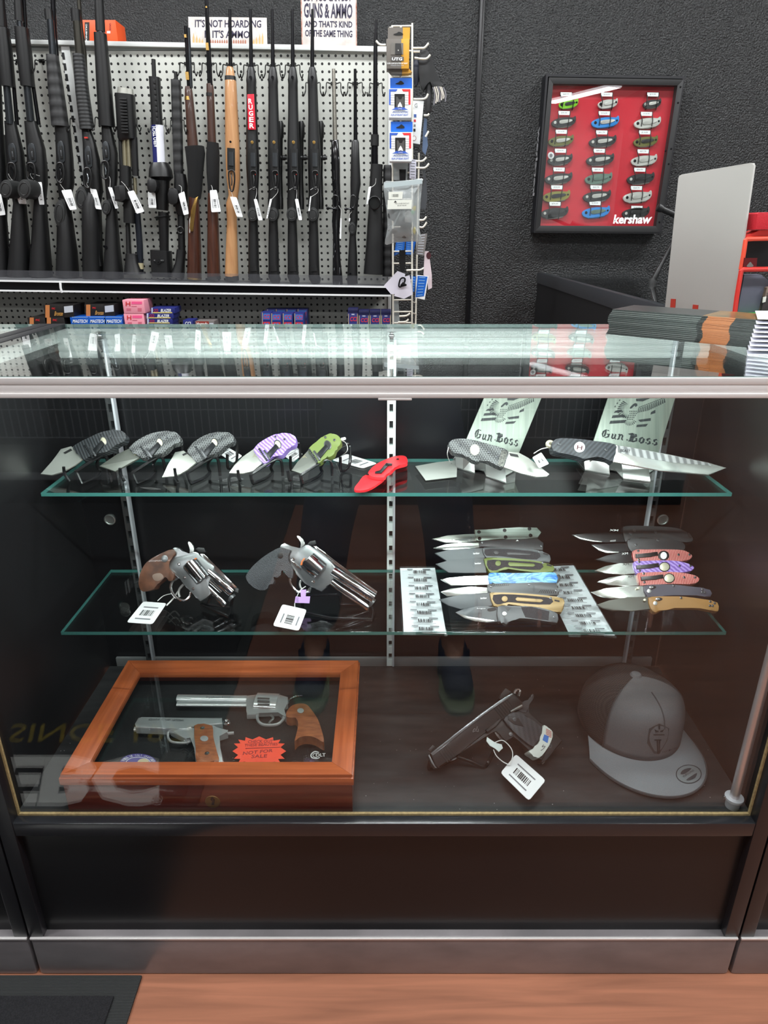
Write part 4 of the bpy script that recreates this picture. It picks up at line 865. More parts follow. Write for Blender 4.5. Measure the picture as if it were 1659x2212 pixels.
text(p5, 'UTG', (386, 760), (516, 760), (390, 722), white_paper, t, .0865, .03); text(p5, 'SUPER SLIM FLIP-UP FRONT SIGHT', (328, 806), (585, 806), (328, 788), white_paper, t, .0862, .01); text(p5, 'MADE IN USA', (375, 830), (540, 830), (375, 818), mat('grey_label', (188, 192, 200), .5), t, .0862)
def accu(label, dx, dy, last):
    t = thing('hanging_box', label, 'packaged part', HG)
    q = lambda pts: [(x+dx, y+dy) for x, y in pts]
    plate('hang_tab', p5, q([(366, 980), (640, 980), (640, 1112), (366, 1112)]), .003, ublue, t, .06); plate('hang_hole', p5, q(curve([(432, 1055), (470, 1035), (500, 1015), (540, 1050), (500, 1065)])), .001, mat('deep_black', (6, 6, 6), .7), t, .0632)
    plate('carton', p5, q([(351, 1112), (641, 1112), (630, 1480), (352, 1478)]), .06, white_paper, t, .01, .001)
    plate('blue_flag', p5, q([(352, 1120), (460, 1120), (440, 1150), (372, 1150), (372, 1318), (352, 1318)]), .0006, mat('flag_blue', (50, 90, 185), .4), t, .0702)
    plate('red_flag', p5, q([(510, 1120), (622, 1120), (622, 1315), (596, 1315), (596, 1150), (530, 1150)]), .0006, ured, t, .0702)
    w_ = plate('window', p5, q([(420, 1180), (550, 1180), (550, 1358), (420, 1358)]), .0008, dwin, t, .0702)
    plate('sight', p5, q([(440, 1215), (460, 1215), (475, 1250), (505, 1250), (520, 1215), (540, 1215), (540, 1350), (440, 1350)]), .002, sight, w_, .071)
    mb = MB()
    for k in range(5):
        for a, b_ in ((372, 416), (553, 594)): mb.prism([p5.p(x+dx, y+dy, .0712) for x, y in ((a, 1178+k*30), (b_, 1178+k*30), (b_, 1195+k*30), (a, 1195+k*30))], -p5.n*.0006)
    obj('stripes', mb, mat('pale_stripe', (232, 225, 225), .5) if last else mat('pale_stripe', (232, 225, 225), .5), t)
    plate('peak_logo', p5, q([(380, 1380), (420, 1362), (455, 1322), (490, 1260), (525, 1322), (555, 1362), (592, 1380)]), .0006, mat('flag_blue', (50, 90, 185), .4), t, .0722); plate('peak_mark', p5, q([(458, 1350), (465, 1320), (490, 1280), (512, 1320), (520, 1350), (490, 1340)]), .0006, white_paper, t, .073)
    text(p5, 'UTG', (465+dx, 1374+dy), (512+dx, 1374+dy), (465+dx, 1360+dy), white_paper, t, .0732); nv = mat('flag_blue', (50, 90, 185), .4)
    text(p5, 'ACCU-SYNC', (395+dx, 1420+dy), (590+dx, 1420+dy), (402+dx, 1394+dy), nv, t, .0706, .01); text(p5, last, (375+dx, 1458+dy), (592+dx, 1456+dy), (378+dx, 1434+dy), nv, t, .0706, .02)
accu('red, white and blue hang-tab box, upper one of the two on the wire strip', 0, 0, 'FLIP-UP FRONT SIGHT'); accu('red, white and blue hang-tab box, lower one of the two on the wire strip', 8, 550, 'FLIP-UP REAR SIGHT')
# clear parts bag
bagm = mat('milky_bag', (186, 192, 192), .18, alpha=.42)
t = thing('parts_bag', 'clear zip bag of gun parts with white labels on the wire strip', 'zip bag', HG)
out = curve([(287, 312), (420, 300), (600, 285), (766, 266), (770, 335), (748, 560), (735, 900), (765, 1062), (650, 1055), (420, 1072), (300, 1090), (332, 880), (318, 640), (296, 500)], True, 3)
rr = random.Random(3)
mb = MB(); front = [p6.p(x, y, .10+rr.random()*.006) for x, y in out]; bk = [p6.p(x, y, .09) for x, y in out]
cx_, cy_ = 530, 680; inner = [p6.p(cx_+(x-cx_)*.6, cy_+(y-cy_)*.6, .118+rr.random()*.012) for x, y in out]
mb.rings([bk, front, inner], True)
obj('pouch', mb, bagm, t)
plate('zip_band', p6, [(290, 320), (768, 275), (770, 330), (292, 385)], .002, mat('milky_plastic', (178, 190, 192), .25), t, .121)
for nm, q, tx in (('label', [(345, 435), (526, 430), (518, 522), (345, 527)], 0), ('label', [(335, 535), (640, 533), (634, 648), (330, 652)], 1)):
    o = plate(nm, p6, q, .0008, mat('cream_label', (222, 224, 214), .5), t, .134)
    if tx == 0: obj('barcode', bars(MB(), p6.p(390, 498, .1352), p6.p(470, 496, .1352), p6.p(390, 462, .1352), 8), ink, o, False)
    else:
        text(p6, 'PSA LOWER PARTS KIT', (430, 588), (605, 584), (430, 574), ink, o, .1352); text(p6, 'AR15 EPT MOE LPK', (455, 612), (570, 610), (455, 598), ink, o, .1352); plate('peak', p6, [(412, 566), (432, 542), (450, 565)], .0004, ink, o, .135)
for k, (x, y, rx, ry, m) in enumerate([(470, 760, 90, 60, mat('bag_part_grey', (70, 72, 74), .5)), (560, 850, 80, 50, mat('bag_part_grey', (70, 72, 74), .5)), (600, 760, 60, 90, mat('bag_part_light', (150, 152, 150), .5)), (400, 930, 60, 30, mat('bag_part_brown', (78, 70, 66), .5)), (520, 980, 120, 35, mat('bag_part_brown', (78, 70, 66), .5)), (670, 640, 22, 36, mat('bag_part_yellow', (200, 185, 80), .5)), (645, 690, 26, 36, mat('bag_part_green', (110, 165, 125), .5)), (675, 920, 20, 50, mat('bag_part_yellow', (200, 185, 80), .5)), (390, 720, 50, 70, mat('bag_part_grey', (70, 72, 74), .5))]):
    plate('parts', p6, [(a+rr.uniform(-12, 12), b_+rr.uniform(-10, 10)) for a, b_ in ell(x, y, rx, ry, 9)], .012, m, t, .098, .003)
def card(name, label, crop, q, m, off, th=.002, cat='packaged part', smooth=0, extra=None):
    p = pr_.at(crop); t = thing(name, label, cat, HG)
    plate('card', p, curve(q, True, smooth) if smooth else q, th, m, t, off)
    if extra: extra(p, t, off+th)
    return t
def lines(q, n, m):
    def f(p, t, off):
        mb = MB(); q4 = [Vector((*a, 0)) for a in q]
        for k in range(n):
            v0, v1 = (k+.3)/n, (k+.6)/n
            g = lambda u, v: (lambda w: p.p(w.x, w.y, off+.0004))((q4[0]*(1-u)+q4[1]*u)*(1-v)+(q4[3]*(1-u)+q4[2]*u)*v)
            mb.poly([g(.15, v0), g(.8, v0), g(.8, v1), g(.15, v1)])
        obj('fine_print', mb, m, t, False)
    return f
pbl = mat('pale_blue_print', (120, 170, 225), .5); cb = mat('tag_blue', (20, 100, 200), .4)
q = [(440, 1062), (552, 1060), (540, 1180), (415, 1238)]; card('hanging_card', 'blue parts card behind the wire strip, left one below the clear bag', 'A6', q, cb, -.01, extra=lines(q, 6, pbl))
q = [(565, 1060), (690, 1058), (650, 1230), (560, 1220)]; card('hanging_card', 'blue parts card behind the wire strip, right one below the clear bag', 'A6', q, cb, -.012, extra=lines(q, 6, pbl))
q = [(712, 970), (832, 955), (795, 1235), (690, 1222)]; card('hanging_card', 'grey card hanging right of the clear bag', 'A6', q, mat('mid_grey_card', (120, 116, 114), .5), .02, extra=lines(q, 8, mat('grey_label', (188, 192, 200), .5)))
q = [(712, 1490), (835, 1500), (790, 1745), (685, 1758)]; card('hanging_card', 'bright blue card at the foot of the wire strip, on its right', 'A6', [(704, 1478), (850, 1492), (800, 1790), (680, 1765)], white_paper, .03, extra=lambda p, t, off: (plate('blue_panel', p, q, .0006, cb, t, off), lines(q, 7, pbl)(p, t, off+.0008)))
q = [(625, 1490), (695, 1500), (670, 1690), (650, 1690)]; card('hanging_card', 'blue card tucked behind the white tags at the foot of the wire strip', 'A6', q, cb, .0, extra=lines(q, 6, pbl))
card('hanging_pouch', 'pale pink and white pouch at the right of the wire strip', 'A6', [(800, 1180), (850, 1180), (890, 1480), (892, 1640), (845, 1665), (830, 1500), (785, 1480)], mat('pale_pink_pouch', (222, 205, 210), .4), .005, .006, extra=lambda p, t, off: plate('oval_print', p, ell(850, 1235, 30, 45), .0006, mat('dark_red_oval', (70, 26, 34), .5), t, off))
card('strap', 'black strap hanging at the middle of the wire strip below the clear bag', 'A6', [(480, 1165), (556, 1165), (560, 1330), (545, 1440), (500, 1440), (478, 1330)], mat('black_cloth', (14, 14, 15), .95), .02, .004, 'strap')
card('strap', 'black strap hanging just above the clear bag', 'A6', [(480, 150), (565, 150), (560, 290), (485, 290)], mat('black_cloth', (14, 14, 15), .95), .015, .004, 'strap')
wp = mat('violet_white_paper', (226, 224, 236), .5)
card('paper_tag', 'white square tag at the foot of the wire strip, turned on its corner', 'A6', [(287, 1612), (458, 1428), (555, 1465), (520, 1715), (375, 1720)], wp, .07, .001, 'tag')
card('paper_tag', 'white tag at the foot of the wire strip, lying across the turned one', 'A6', [(545, 1500), (610, 1480), (652, 1722), (540, 1778), (415, 1742), (470, 1600)], wp, .074, .001, 'tag')
t = thing('key_clip', 'small black swivel clip hanging in front of the white tags', 'clip', HG); wire(p6, [(475, 1615), (490, 1540), (520, 1515), (550, 1525), (545, 1570), (500, 1625)], .003, black_wire, t, 'ring', .085, True); plate('swivel', p6, [(490, 1610), (525, 1565), (575, 1600), (570, 1615), (510, 1630)], .006, black_wire, t, .082, .001)
t = thing('paracord_bundle', 'black pouches and cords with frayed white ends hanging at upper right of the wire strip', 'hanging pouch', HG)
plate('pouch', p5, curve([(745, 640), (830, 625), (880, 720), (920, 800), (955, 960), (1040, 1075), (960, 1120), (900, 1110), (870, 1000), (780, 1150), (735, 1000), (725, 800)], True, 3), .03, mat('black_nylon', (18, 18, 20), .45), t, -.03, .005)
plate('pouch', p5, curve([(660, 760), (730, 780), (730, 1000), (690, 1080), (660, 1020)], True, 3), .02, mat('navy_nylon', (34, 38, 52), .4), t, -.03, .004)
loft(p5, 'grip', [(852, 1030, 36), (848, 1200, 42), (842, 1400, 40), (838, 1425, 28)], mat('ribbed_grey_grip', (52, 52, 54), .5), t, 1, -.02, 12, 3)
for k in range(7): wire(p5, [(900+k*22, 1085+abs(k-3)*4), (925+k*23, 1180+(k % 2)*20), (915+k*24, 1300-(k % 3)*20+ (20 if k < 3 else -20))], .0022, mat('cream_cord', (205, 198, 188), .7) if k % 3 else mat('grey_cord', (120, 118, 124), .7), t, 'cord_end', .0)
p = p5
t = thing('hanging_box', 'narrow white box with small icons on the right of the wire strip', 'packaged part', HG)
plate('carton', p5, [(650, 1265), (790, 1270), (740, 1815), (650, 1800)], .03, mat('white_card', (238, 240, 240), .55), t, -.05, .001); plate('dark_foot', p5, [(650, 1800), (740, 1815), (733, 1862), (650, 1835)], .03, gun_black, t, -.05)
text(p5, 'G', (672, 1352), (708, 1352), (672, 1300), grey_ink, t, -.0194)
for x, y, w, h, m in ((680, 1456, 16, 20, mat('icon_blue', (60, 90, 160), .5)), (676, 1518, 13, 16, redi), (674, 1578, 12, 14, grey_ink), (671, 1636, 13, 18, ink)): plate('icon', p5, [(x-w, y-h), (x+w, y-h), (x+w, y+h), (x-w, y+h)], .0006, m, t, -.0198)
plate('round_emblem', p5, ell(668, 1738, 26, 32), .0006, mat('dull_red_card', (140, 52, 42), .5), t, -.0198); plate('round_emblem_face', p5, ell(668, 1738, 20, 26), .0006, white_paper, t, -.0192)
card('hanging_card', 'blue-topped clear pack peeking out behind the narrow white box', 'A5', [(795, 1480), (830, 1500), (825, 1640), (840, 1830), (810, 1950), (770, 1900), (780, 1640)], mat('blue_grey_pack', (98, 118, 150), .25), -.06, .004)
q = [(610, 22), (696, 30), (690, 270), (610, 265)]; card('hanging_card', 'lilac paper packet on the wire strip above the clear bag', 'A6', q, mat('lilac_paper', (212, 210, 226), .5), .004, extra=lines(q, 7, grey_ink))
card('hanging_pouch', 'clear packet with dark loops left of the lilac paper packet', 'A6', [(400, 60), (590, 60), (580, 285), (410, 285)], bagm, .002, .004)
card('hanging_pouch', 'black keyring loop with clear packet right of the zip bag', 'A6', [(770, 150), (800, 160), (825, 300), (832, 520), (812, 655), (750, 640), (765, 420), (790, 300)], mat('black_grey_pack', (66, 68, 72), .3), .0, .006)
card('hanging_pouch', 'clear sleeve hanging at the very bottom of the wire strip', 'A6', [(412, 1800), (470, 1800), (490, 2140), (415, 2140)], bagm, -.02, .003)

# ---------------------------------------------------------------- framed knife display on the wall
yk = YW-.075; F = vplane(yk, 'A7'); BD = vplane(yk+.032, 'A7')
t = thing('knife_display_case', 'black framed display case with red board on the textured wall', 'display case')
O = [(275, 112), (1480, 132), (1268, 1500), (148, 1490)]; I = [(311, 171), (1425, 186), (1231, 1445), (196, 1441)]
fr = mat('black_frame', (34, 34, 35), .4)
for i in range(4):
    j = (i+1) % 4
    obj('frame_side', MB().prism([F.p(*O[i]), F.p(*O[j]), F.p(*I[j]), F.p(*I[i])], Vector((0, .06, 0)), .0008), fr, t)
pts = [F.p(*q) for q in O]; ex = [pts[0]+Vector((-.012, .004, .012)), pts[1]+Vector((.006, .004, .012)), pts[2]+Vector((.006, .004, -.006)), pts[3]+Vector((-.004, .004, -.006))]
ec = sum(ex, Vector())/4; mb = MB()
for i in range(4):
    j = (i+1) % 4; mb.prism([ex[i], ex[j], ex[j]+(ec-ex[j]).normalized()*.012, ex[i]+(ec-ex[i]).normalized()*.012], Vector((0, .071, 0)))
obj('outer_box', mb, black_metal, t)
obj('back_plate', MB().prism([p_+Vector((0, .066, 0)) for p_ in ex], Vector((0, .004, 0))), black_metal, t)
redb = mat('red_board', (196, 14, 40), .5, noise=((180, 10, 34), 4))
obj('red_board', MB().prism([BD.p(*q)+Vector((dx, 0, dz)) for q, dx, dz in zip(I, (-.01, .01, .01, -.01), (.01, .01, -.01, -.01))], Vector((0, .004, 0))), redb, t)
# move the solid box behind the board
pane = obj('clear_cover', MB().prism([F.p(x, y, -.006) for x, y in O], Vector((0, .003, 0))), pglass, t, False)
for x, y in ((1452, 198), (1430, 340), (1368, 752), (1346, 888), (1262, 1410), (1318, 772)): obj('screw', MB().lathe(F.p(x, y, .0), F.n, [(0, .004), (.002, .003), (.0022, 0)], 10), gun_steel, t)
text(F, 'kershaw', (846, 1424), (1182, 1424), (862, 1342), white_paper, t, -.002, .035); text(F, "'", (1186, 1372), (1196, 1372), (1187, 1362), white_paper, t, -.002)
xl = ex[0].x; sidep = Pl((ex[3].x-.0015, 0, 0), (-1, 0, 0), 'A7')
zz = [sidep.p(140, 1175).z, sidep.p(200, 545).z]
obj('side_lettering', addtext(MB(), 'kershaw', (ex[3].x-.006, yk+.062, zz[0]), (ex[0].x-.003, yk+.062, zz[1]), (ex[3].x-.006, yk+.022, zz[0]), .03), mat('grey_letter', (165, 165, 168), .5), t, False)
cord = mat('black_cord', (16, 14, 16), .6)
KD = 'folding knives in the red wall display'
kblack = mat('knife_black', (38, 39, 41), .4); ksil = mat('knife_silver', (196, 196, 190), .35, .3); kblue = mat('knife_blue', (40, 130, 205), .35); kol = mat('knife_olive', (98, 98, 44), .45); kgr = mat('knife_lime', (120, 190, 30), .4); kgg = mat('knife_green_grey', (92, 116, 104), .4); kyo = mat('knife_moss', (128, 124, 54), .45)
rows = [[(450, 352, 88, kgr, kblack, 'lime green'), (802, 350, 90, ksil, ksil, 'short pale grey'), (1200, 350, 82, kblack, ksil, 'small black and white')],
        [(408, 514, 110, kblack, ksil, 'black knife with silver clip, second row'), (780, 516, 125, kblue, ksil, 'bright blue knife with silver clip'), (1158, 522, 122, ksil, ksil, 'pale grey knife, second row')],
        [(383, 682, 115, kol, ksil, 'olive knife with silver clip'), (757, 688, 124, kblack, ksil, 'black knife with short silver clip, third row'), (1142, 688, 110, kol, kblack, 'olive knife with dark clip')],
        [(375, 852, 112, kblack, ksil, 'black knife with a round white badge'), (735, 852, 126, kblack, ksil, 'chunky black multi-piece'), (1128, 858, 118, ksil, ksil, 'pale grey knife, fourth row')],
        [(362, 1020, 124, kblack, ksil, 'black and silver knife, fifth row'), (720, 1022, 124, kgg, kgg, 'grey-green knife'), (1098, 1022, 124, kblack, kblack, 'all black knife, fifth row')],
        [(342, 1180, 124, kyo, kblack, 'moss green knife with dark clip'), (706, 1180, 126, kblack, ksil, 'black and silver knife, sixth row'), (1068, 1186, 130, ksil, ksil, 'pale grey knife, sixth row')],
        [(326, 1328, 124, kblack, kblack, 'black knife, bottom row left'), (697, 1322, 126, kblue, kgg, 'blue knife with grey-green clip'), (1055, 1328, 124, kblack, kblack, 'black knife above the white lettering')]]
prices = ['$49.99', '$104.99', '$19.99', '$99.99', '$124.99', '$124.99', '$114.99', '$41.79', '$114.99', '$34.99', '$89.99', '$57.79', '$109.99', '$89.99', '$94.99', '$109.99', '$62.79', '$68.79', '$79.99', '$149.99', '$109.99']
shape = [(-1, .15), (-.9, -.35), (-.5, -.72), (0, -.85), (.5, -.78), (.82, -.72), (.94, -1.0), (1, -.5), (.92, .1), (.7, .55), (.3, .7), (-.3, .82), (-.8, .7)]
k_ = 0
for row in rows:
    for x, y, hl, m1, m2, nm in row:
        sc = hl/124; f = lambda u, v: (x+u*hl+v*2, y+v*54*sc**.5-u*8)
        kt = thing('folding_knife', (nm if 'knife' in nm or 'piece' in nm else nm+' folding knife')+' in the red wall display', 'knife', KD)
        plate('handle', BD, [f(*q) for q in curve(shape, True, 3)], .010, m1, kt, .003, .003)
        plate('blade', BD, [f(*q) for q in ((-.75, .55), (.1, .62), (.75, .35), (.55, .8), (0, .98), (-.6, .95))], .004, ksil if m1 is not kblue else m1, kt, .0015, .001)
        plate('pocket_clip', BD, [f(*q) for q in curve([(-.3, -.35), (.2, -.45), (.62, -.4), (.66, -.1), (.2, .15), (-.32, .2)], True, 3)], .002, m2, kt, .0135, .0008)
        obj('pivot', MB().lathe(BD.p(*f(-.72, -.05), .013), BD.n, [(0, .006), (.0012, .005), (.0013, 0)], 12), gun_steel if m1 is not kblack else ksil, kt)
        obj('pivot', MB().lathe(BD.p(*f(.82, -.2), .013), BD.n, [(0, .004), (.0012, .003), (.0013, 0)], 10), gun_steel, kt)
        tx, ty = x-18+(8 if x > 600 else 20), y-(74 if k_ > 2 else 76)-10
        if k_ == 0: tx, ty = 428, 262
        if k_ == 2: tx = 1205
        if k_ == 20: tx, ty = 1062, 1280
        ctag = plate('price_card', BD, [(tx-50, ty-17), (tx+50, ty-15), (tx+48, ty+20), (tx-52, ty+18)], .001, white_paper, t, .012)
        text(BD, prices[k_], (tx-28, ty+8), (tx+26, ty+9), (tx-28, ty-6), grey_ink, ctag, .0134)
        for sx in (-52, 52):
            obj('retaining_cord', MB().tube(curve([tuple(BD.p(a, b_, o_)) for a, b_, o_ in ((tx+sx, ty-16, .002), (tx+sx*.98, ty+16, .014), (x+sx*.9-2, y-30, .017), (x+sx*.9-8, y+10, .017), (x+sx*.9-14, y+46, .006), (x+sx*.9-16, y+54, 0))], False, 3), .0018, 5), cord, t)
        k_ += 1
wb = thing('key_badge', 'small round white badge clipped beside the black knife on the red board', 'badge'); plate('disc', BD, ell(292, 812, 28, 32), .003, white_paper, wb, .02, .0008); plate('mark', BD, ell(292, 812, 14, 16), .0006, mat('icon_grey', (110, 110, 112), .5), wb, .0232)

# ---------------------------------------------------------------- side counter on the right
zc_ = ZT-.002; t = thing('side_counter', 'black glass-topped counter running to the back wall on the right', 'counter')
xa, xb, y0, y1 = .668, 1.5, 1.36, 3.13
band = mat('dark_grey_band', (52, 54, 58), .35)
obj('left_panel', MB().box((xa+.004, y0, 0), (xa+.02, y1, zc_-.05)), black_side, t); obj('right_panel', MB().box((xb-.02, y0, 0), (xb-.004, y1, zc_-.05)), black_side, t)
obj('end_panel', MB().box((xa+.02, y1-.016, 0), (xb-.02, y1, zc_-.05)), black_side, t); obj('front_panel', MB().box((xa+.02, y0, 0), (xb-.02, y0+.016, zc_-.05)), black_side, t)
obj('inner_deck', MB().box((xa+.02, y0+.016, zc_-.16), (xb-.02, y1-.016, zc_-.14)), black_panel, t)
for lo, hi in (((xa, y0, zc_-.05), (xa+.022, y1, zc_-.006)), ((xb-.022, y0, zc_-.05), (xb, y1, zc_-.006)), ((xa+.022, y1-.022, zc_-.05), (xb-.022, y1, zc_-.006)), ((xa+.022, y0, zc_-.05), (xb-.022, y0+.022, zc_-.006))):
    obj('top_band', MB().box(lo, hi, .001), band, t)
obj('top_pane', MB().box((xa, y0, zc_-.006), (xb, y1, zc_)), pglass, t, False)
hz = hplane(zc_)
# bipod rifle on the side counter, mostly behind the sign
ft = hz.p(1409, 612); bp_ = vplane(ft.y)
t = thing('bipod_rifle', 'dark rifle muzzle on a bipod leg, mostly hidden behind the white sign', 'rifle')
obj('barrel', MB().tube([bp_.p(1421, 447), bp_.p(1430, 452), bp_.p(1431, 452), bp_.p(1520, 492)], [.0105, .0105, .0088, .0088], 14), gun_black, t)
obj('muzzle_face', MB().lathe(bp_.p(1421, 447), (bp_.p(1421, 447)-bp_.p(1430, 452)), [(-.012, .012), (0, .012), (.001, .008)], 14), gun_black, t)
obj('leg', MB().tube([bp_.p(1480, 480), bp_.p(1448, 535), bp_.p(1425, 578), bp_.p(1424, 580), bp_.p(1411, 606)], [.005, .006, .0065, .0085, .0095], 10), gun_black, t); obj('foot', MB().lathe(ft, (0, 0, 1), [(0, .012), (.01, .011), (.016, .008)], 14), rubber, t)
loft(bp_, 'receiver', [(1500, 476, 14), (1560, 500, 20)], gun_black, t, 1); obj('leg', MB().tube([bp_.p(1490, 482), bp_.p(1500, 560), bp_.p(1502, 610)], .006, 8), gun_black, t)
# white sign
bl = hz.p(1436, 667); br_ = hz.p(1581, 690); d_ = (br_-bl); nrm = Vector((d_.y, -d_.x, 0)); ws = Pl(bl, nrm); W8 = Pl(bl, nrm, 'A8')
t = thing('counter_sign', 'blank grey-white board standing behind the stack of brochures', 'sign board')
plate('board', ws, [(1465, 385), (1467, 379.5), (1473, 376.8), (1620, 352), (1626, 352.3), (1628.4, 358), (1581, 689), (1436, 667)], .004, mat('sign_white', (174, 172, 168), .45), t, 0, .0006)
for q in ([(988, 1008), (1020, 1010), (1014, 1106), (980, 1100)], [(1140, 1048), (1176, 1052), (1170, 1112), (1132, 1112)], [(1316, 1093), (1360, 1096), (1357, 1120), (1312, 1118)]): plate('red_tab', W8, q, .001, mat('brick_red', (170, 50, 36), .5), t, .0042)
# red packages at the right edge
RP = 'packages at the right edge'; p8 = vplane(1.40, 'D8')
rp = mat('red_plastic', (214, 52, 44), .4); og = mat('orange_red_plastic', (236, 84, 60), .4)
t = thing('clamshell_pack', 'clear red-rimmed clamshell with a red block on top, cut off by the right edge', 'package', RP)
obj('rim', MB().tube([p8.p(x, y, .03) for x, y in ((262, 1310), (300, 1100), (330, 900), (350, 888), (430, 884), (1000, 870))], .0042, 8), og, t)
obj('top_face', MB().prism([p8.p(x, y, .028) for x, y in ((330, 882), (345, 850), (520, 765), (1000, 750), (1000, 868))], -p8.n*.04), rp, t)
plate('red_block', p8, [(495, 532), (520, 512), (1000, 505), (1000, 748), (468, 756)], .04, mat('red_block', (190, 24, 40), .55, bump=(400, .4)), t, .0, .002)
plate('back_card', p8, [(340, 905), (1000, 885), (1000, 1300), (280, 1310)], .003, mat('dark_back_card', (30, 30, 32), .3), t, -.03); h_ = plate('hang_tab', p8, curve([(315, 1165), (330, 1155), (485, 1155), (492, 1170), (478, 1318), (465, 1326), (305, 1320)], True, 2), .002, mat('maroon_tab', (92, 18, 22), .3), t, .034)
plate('hang_hole', p8, curve([(345, 1270), (370, 1235), (398, 1210), (420, 1235), (440, 1262), (420, 1278), (365, 1280)]), .001, mat('hole_grey', (110, 108, 104), .5), h_, .0362)
t = thing('clamshell_pack', 'slate grey card pack with red rim and green base, cut off by the right edge', 'package', RP)
obj('rim', MB().tube([p8.p(x, y, .036) for x, y in ((168, 1990), (205, 1700), (268, 1330), (290, 1316), (1000, 1306))], .0045, 8), rp, t)
plate('slate_card', p8, [(310, 1392), (555, 1386), (600, 1440), (640, 1462), (1000, 1465), (1000, 1970), (205, 1965)], .02, mat('slate_card', (92, 94, 108), .45), t, .0, .001)
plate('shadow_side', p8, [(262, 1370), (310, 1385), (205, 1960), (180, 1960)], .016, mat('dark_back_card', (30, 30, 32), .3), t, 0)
plate('camo_item', p8, curve([(625, 1610), (660, 1560), (1000, 1500), (1000, 1900), (590, 1900), (560, 1860)], True, 3), .01, tex('camo', 'noise', (52, 46, 46), (122, 104, 92), 40, .6, soft=.02), t, .02, .003); plate('pale_patch', p8, [(578, 1705), (622, 1695), (610, 1770), (568, 1782)], .002, mat('cream_label', (222, 224, 214), .5), t, .03)
plate('green_base', p8, curve([(235, 1950), (255, 1935), (1000, 1926), (1000, 2040), (226, 2030)], True, 1), .03, mat('vivid_green', (40, 215, 70), .4), t, .005, .001)

# ---------------------------------------------------------------- brochures on the counter glass
hb = hplane(ZT); A = hb.p(1309, 722); B = hb.p(1642, 754); u = (B-A); Lb = u.length; u.normalize(); v = Vector((-u.y, u.x, 0))
e_lo = mat('brochure_edge_dark', (48, 52, 51), .35); e_hi = mat('brochure_edge_light', (116, 121, 118), .4); e_or = mat('brochure_edge_orange', (168, 100, 52), .4); e_bk = mat('brochure_edge_black', (24, 24, 24), .35)
top_m = tex('brochure_cover', 'noise', (150, 110, 60), (70, 80, 60), 16, .2, dist=1.5, soft=.2, mid=.5)
nsh = 58; hgt = .040
for k in range(nsh):
    z = ZT+.0005+k*hgt/nsh; dx = .0025*math.sin(k*.13)+rr.uniform(-.0006, .0006)+.004*k/nsh; dy = rr.uniform(-.001, .001)
    segs = [(0, .60), (.60, .635), (.635, .80), (.80, 1.0)]; mb = MB(); mats = [e_lo, e_bk, e_or, e_bk, top_m, e_hi]
    for (a, b_), mi in zip(segs, (5 if k % 4 == 1 and k < nsh-2 else 0, 1, 2, 3)):
        c = A+u*(Lb*(a+b_)/2+dx)+v*(.045+dy)+Vector((0, 0, z-ZT+hgt/nsh*.36)); n0 = len(mb.b.faces)
        mb.obox(c, u*(Lb*(b_-a)/2), v*.045, Vector((0, 0, hgt/nsh*.40)))
        mb.b.faces.ensure_lookup_table()
        for f in mb.b.faces[n0:]: f.material_index = 4 if (k == nsh-1 and f.calc_center_median().z > c.z+hgt/nsh*.3 and mi not in (0, 5)) else mi
    o = obj('brochure', mb, mats, None, False); tag(o, 'dark glossy brochure in the thick stack on the counter glass', 'brochure', 'brochures in the stack')
for k in range(9):
    c0 = hb.p(1660, 764)+Vector((.02+.0016*k, .045+.002*k, .001+k*.0058)); un = (u*.9+v*.25).normalized(); vn = Vector((-un.y, un.x, 0)); tl = Vector((0, 0, 1))*.010
    o = obj('leaflet', MB().obox(c0+un*.05, un*.075+tl*.3, vn*.055, Vector((0, 0, .0006))), mat('leaflet_white', (224, 222, 232), .5), None, False)
    tag(o, 'white leaflet fanned out at the right end of the brochure stack', 'leaflet', 'fanned white leaflets')
# ---------------------------------------------------------------- upper shelf: five open knives on wire stands
def through(y, tilt, x, py, crop, yaw=0):
    """plane leaning back by tilt through the photo point at distance y"""
    x0, y0, k = CR[crop]; q = vplane(y).p(x0+x*k, y0+py*k)
    return tplane(q.x, q.y, q.z, tilt, yaw, crop)
carbon = tex('woven_grey_grip', 'checker', (34, 35, 36), (98, 100, 100), 330, .45, rot=(0, 0, R(45)), stretch=(1, 1, 1))
wave_black = tex('black_wave_grip', 'wave', (28, 30, 32), (52, 55, 58), 70, .45, rot=(0, R(40), 0), dist=.6, soft=.35, bumpv=.3)
purple_g = tex('purple_layered_grip', 'wave', (118, 86, 172), (170, 146, 214), 105, .4, rot=(0, R(70), R(20)), dist=2.5, soft=.4)
red_g = tex('red_layered_grip', 'wave', (150, 34, 38), (212, 150, 140), 110, .45, rot=(0, R(0), R(0)), dist=1.2, soft=.22)
green_g = mat('olive_green_grip', (98, 114, 50), .45); grip_red = mat('trainer_red', (226, 36, 44), .4)
blade_m = mat('satin_blade', (196, 200, 192), .3, .75); blade_d = mat('stonewashed_blade', (92, 94, 88), .5, .45); blade_k = mat('black_blade', (44, 46, 48), .35, .4); bevel_m = mat('ground_bevel', (222, 226, 220), .2, .85)
hw_m = mat('hardware_grey', (92, 94, 96), .3, .8); brass_pale = mat('pale_medallion', (196, 192, 168), .35, .5)
dark_clip = mat('dark_clip', (36, 38, 40), .3, .5); hole_m = mat('hole_dark', (10, 10, 11), .6)
KU = 'tilted open knives on the upper shelf'
grey_bevel = mat('grey_bevel', (116, 119, 112), .4, .45)
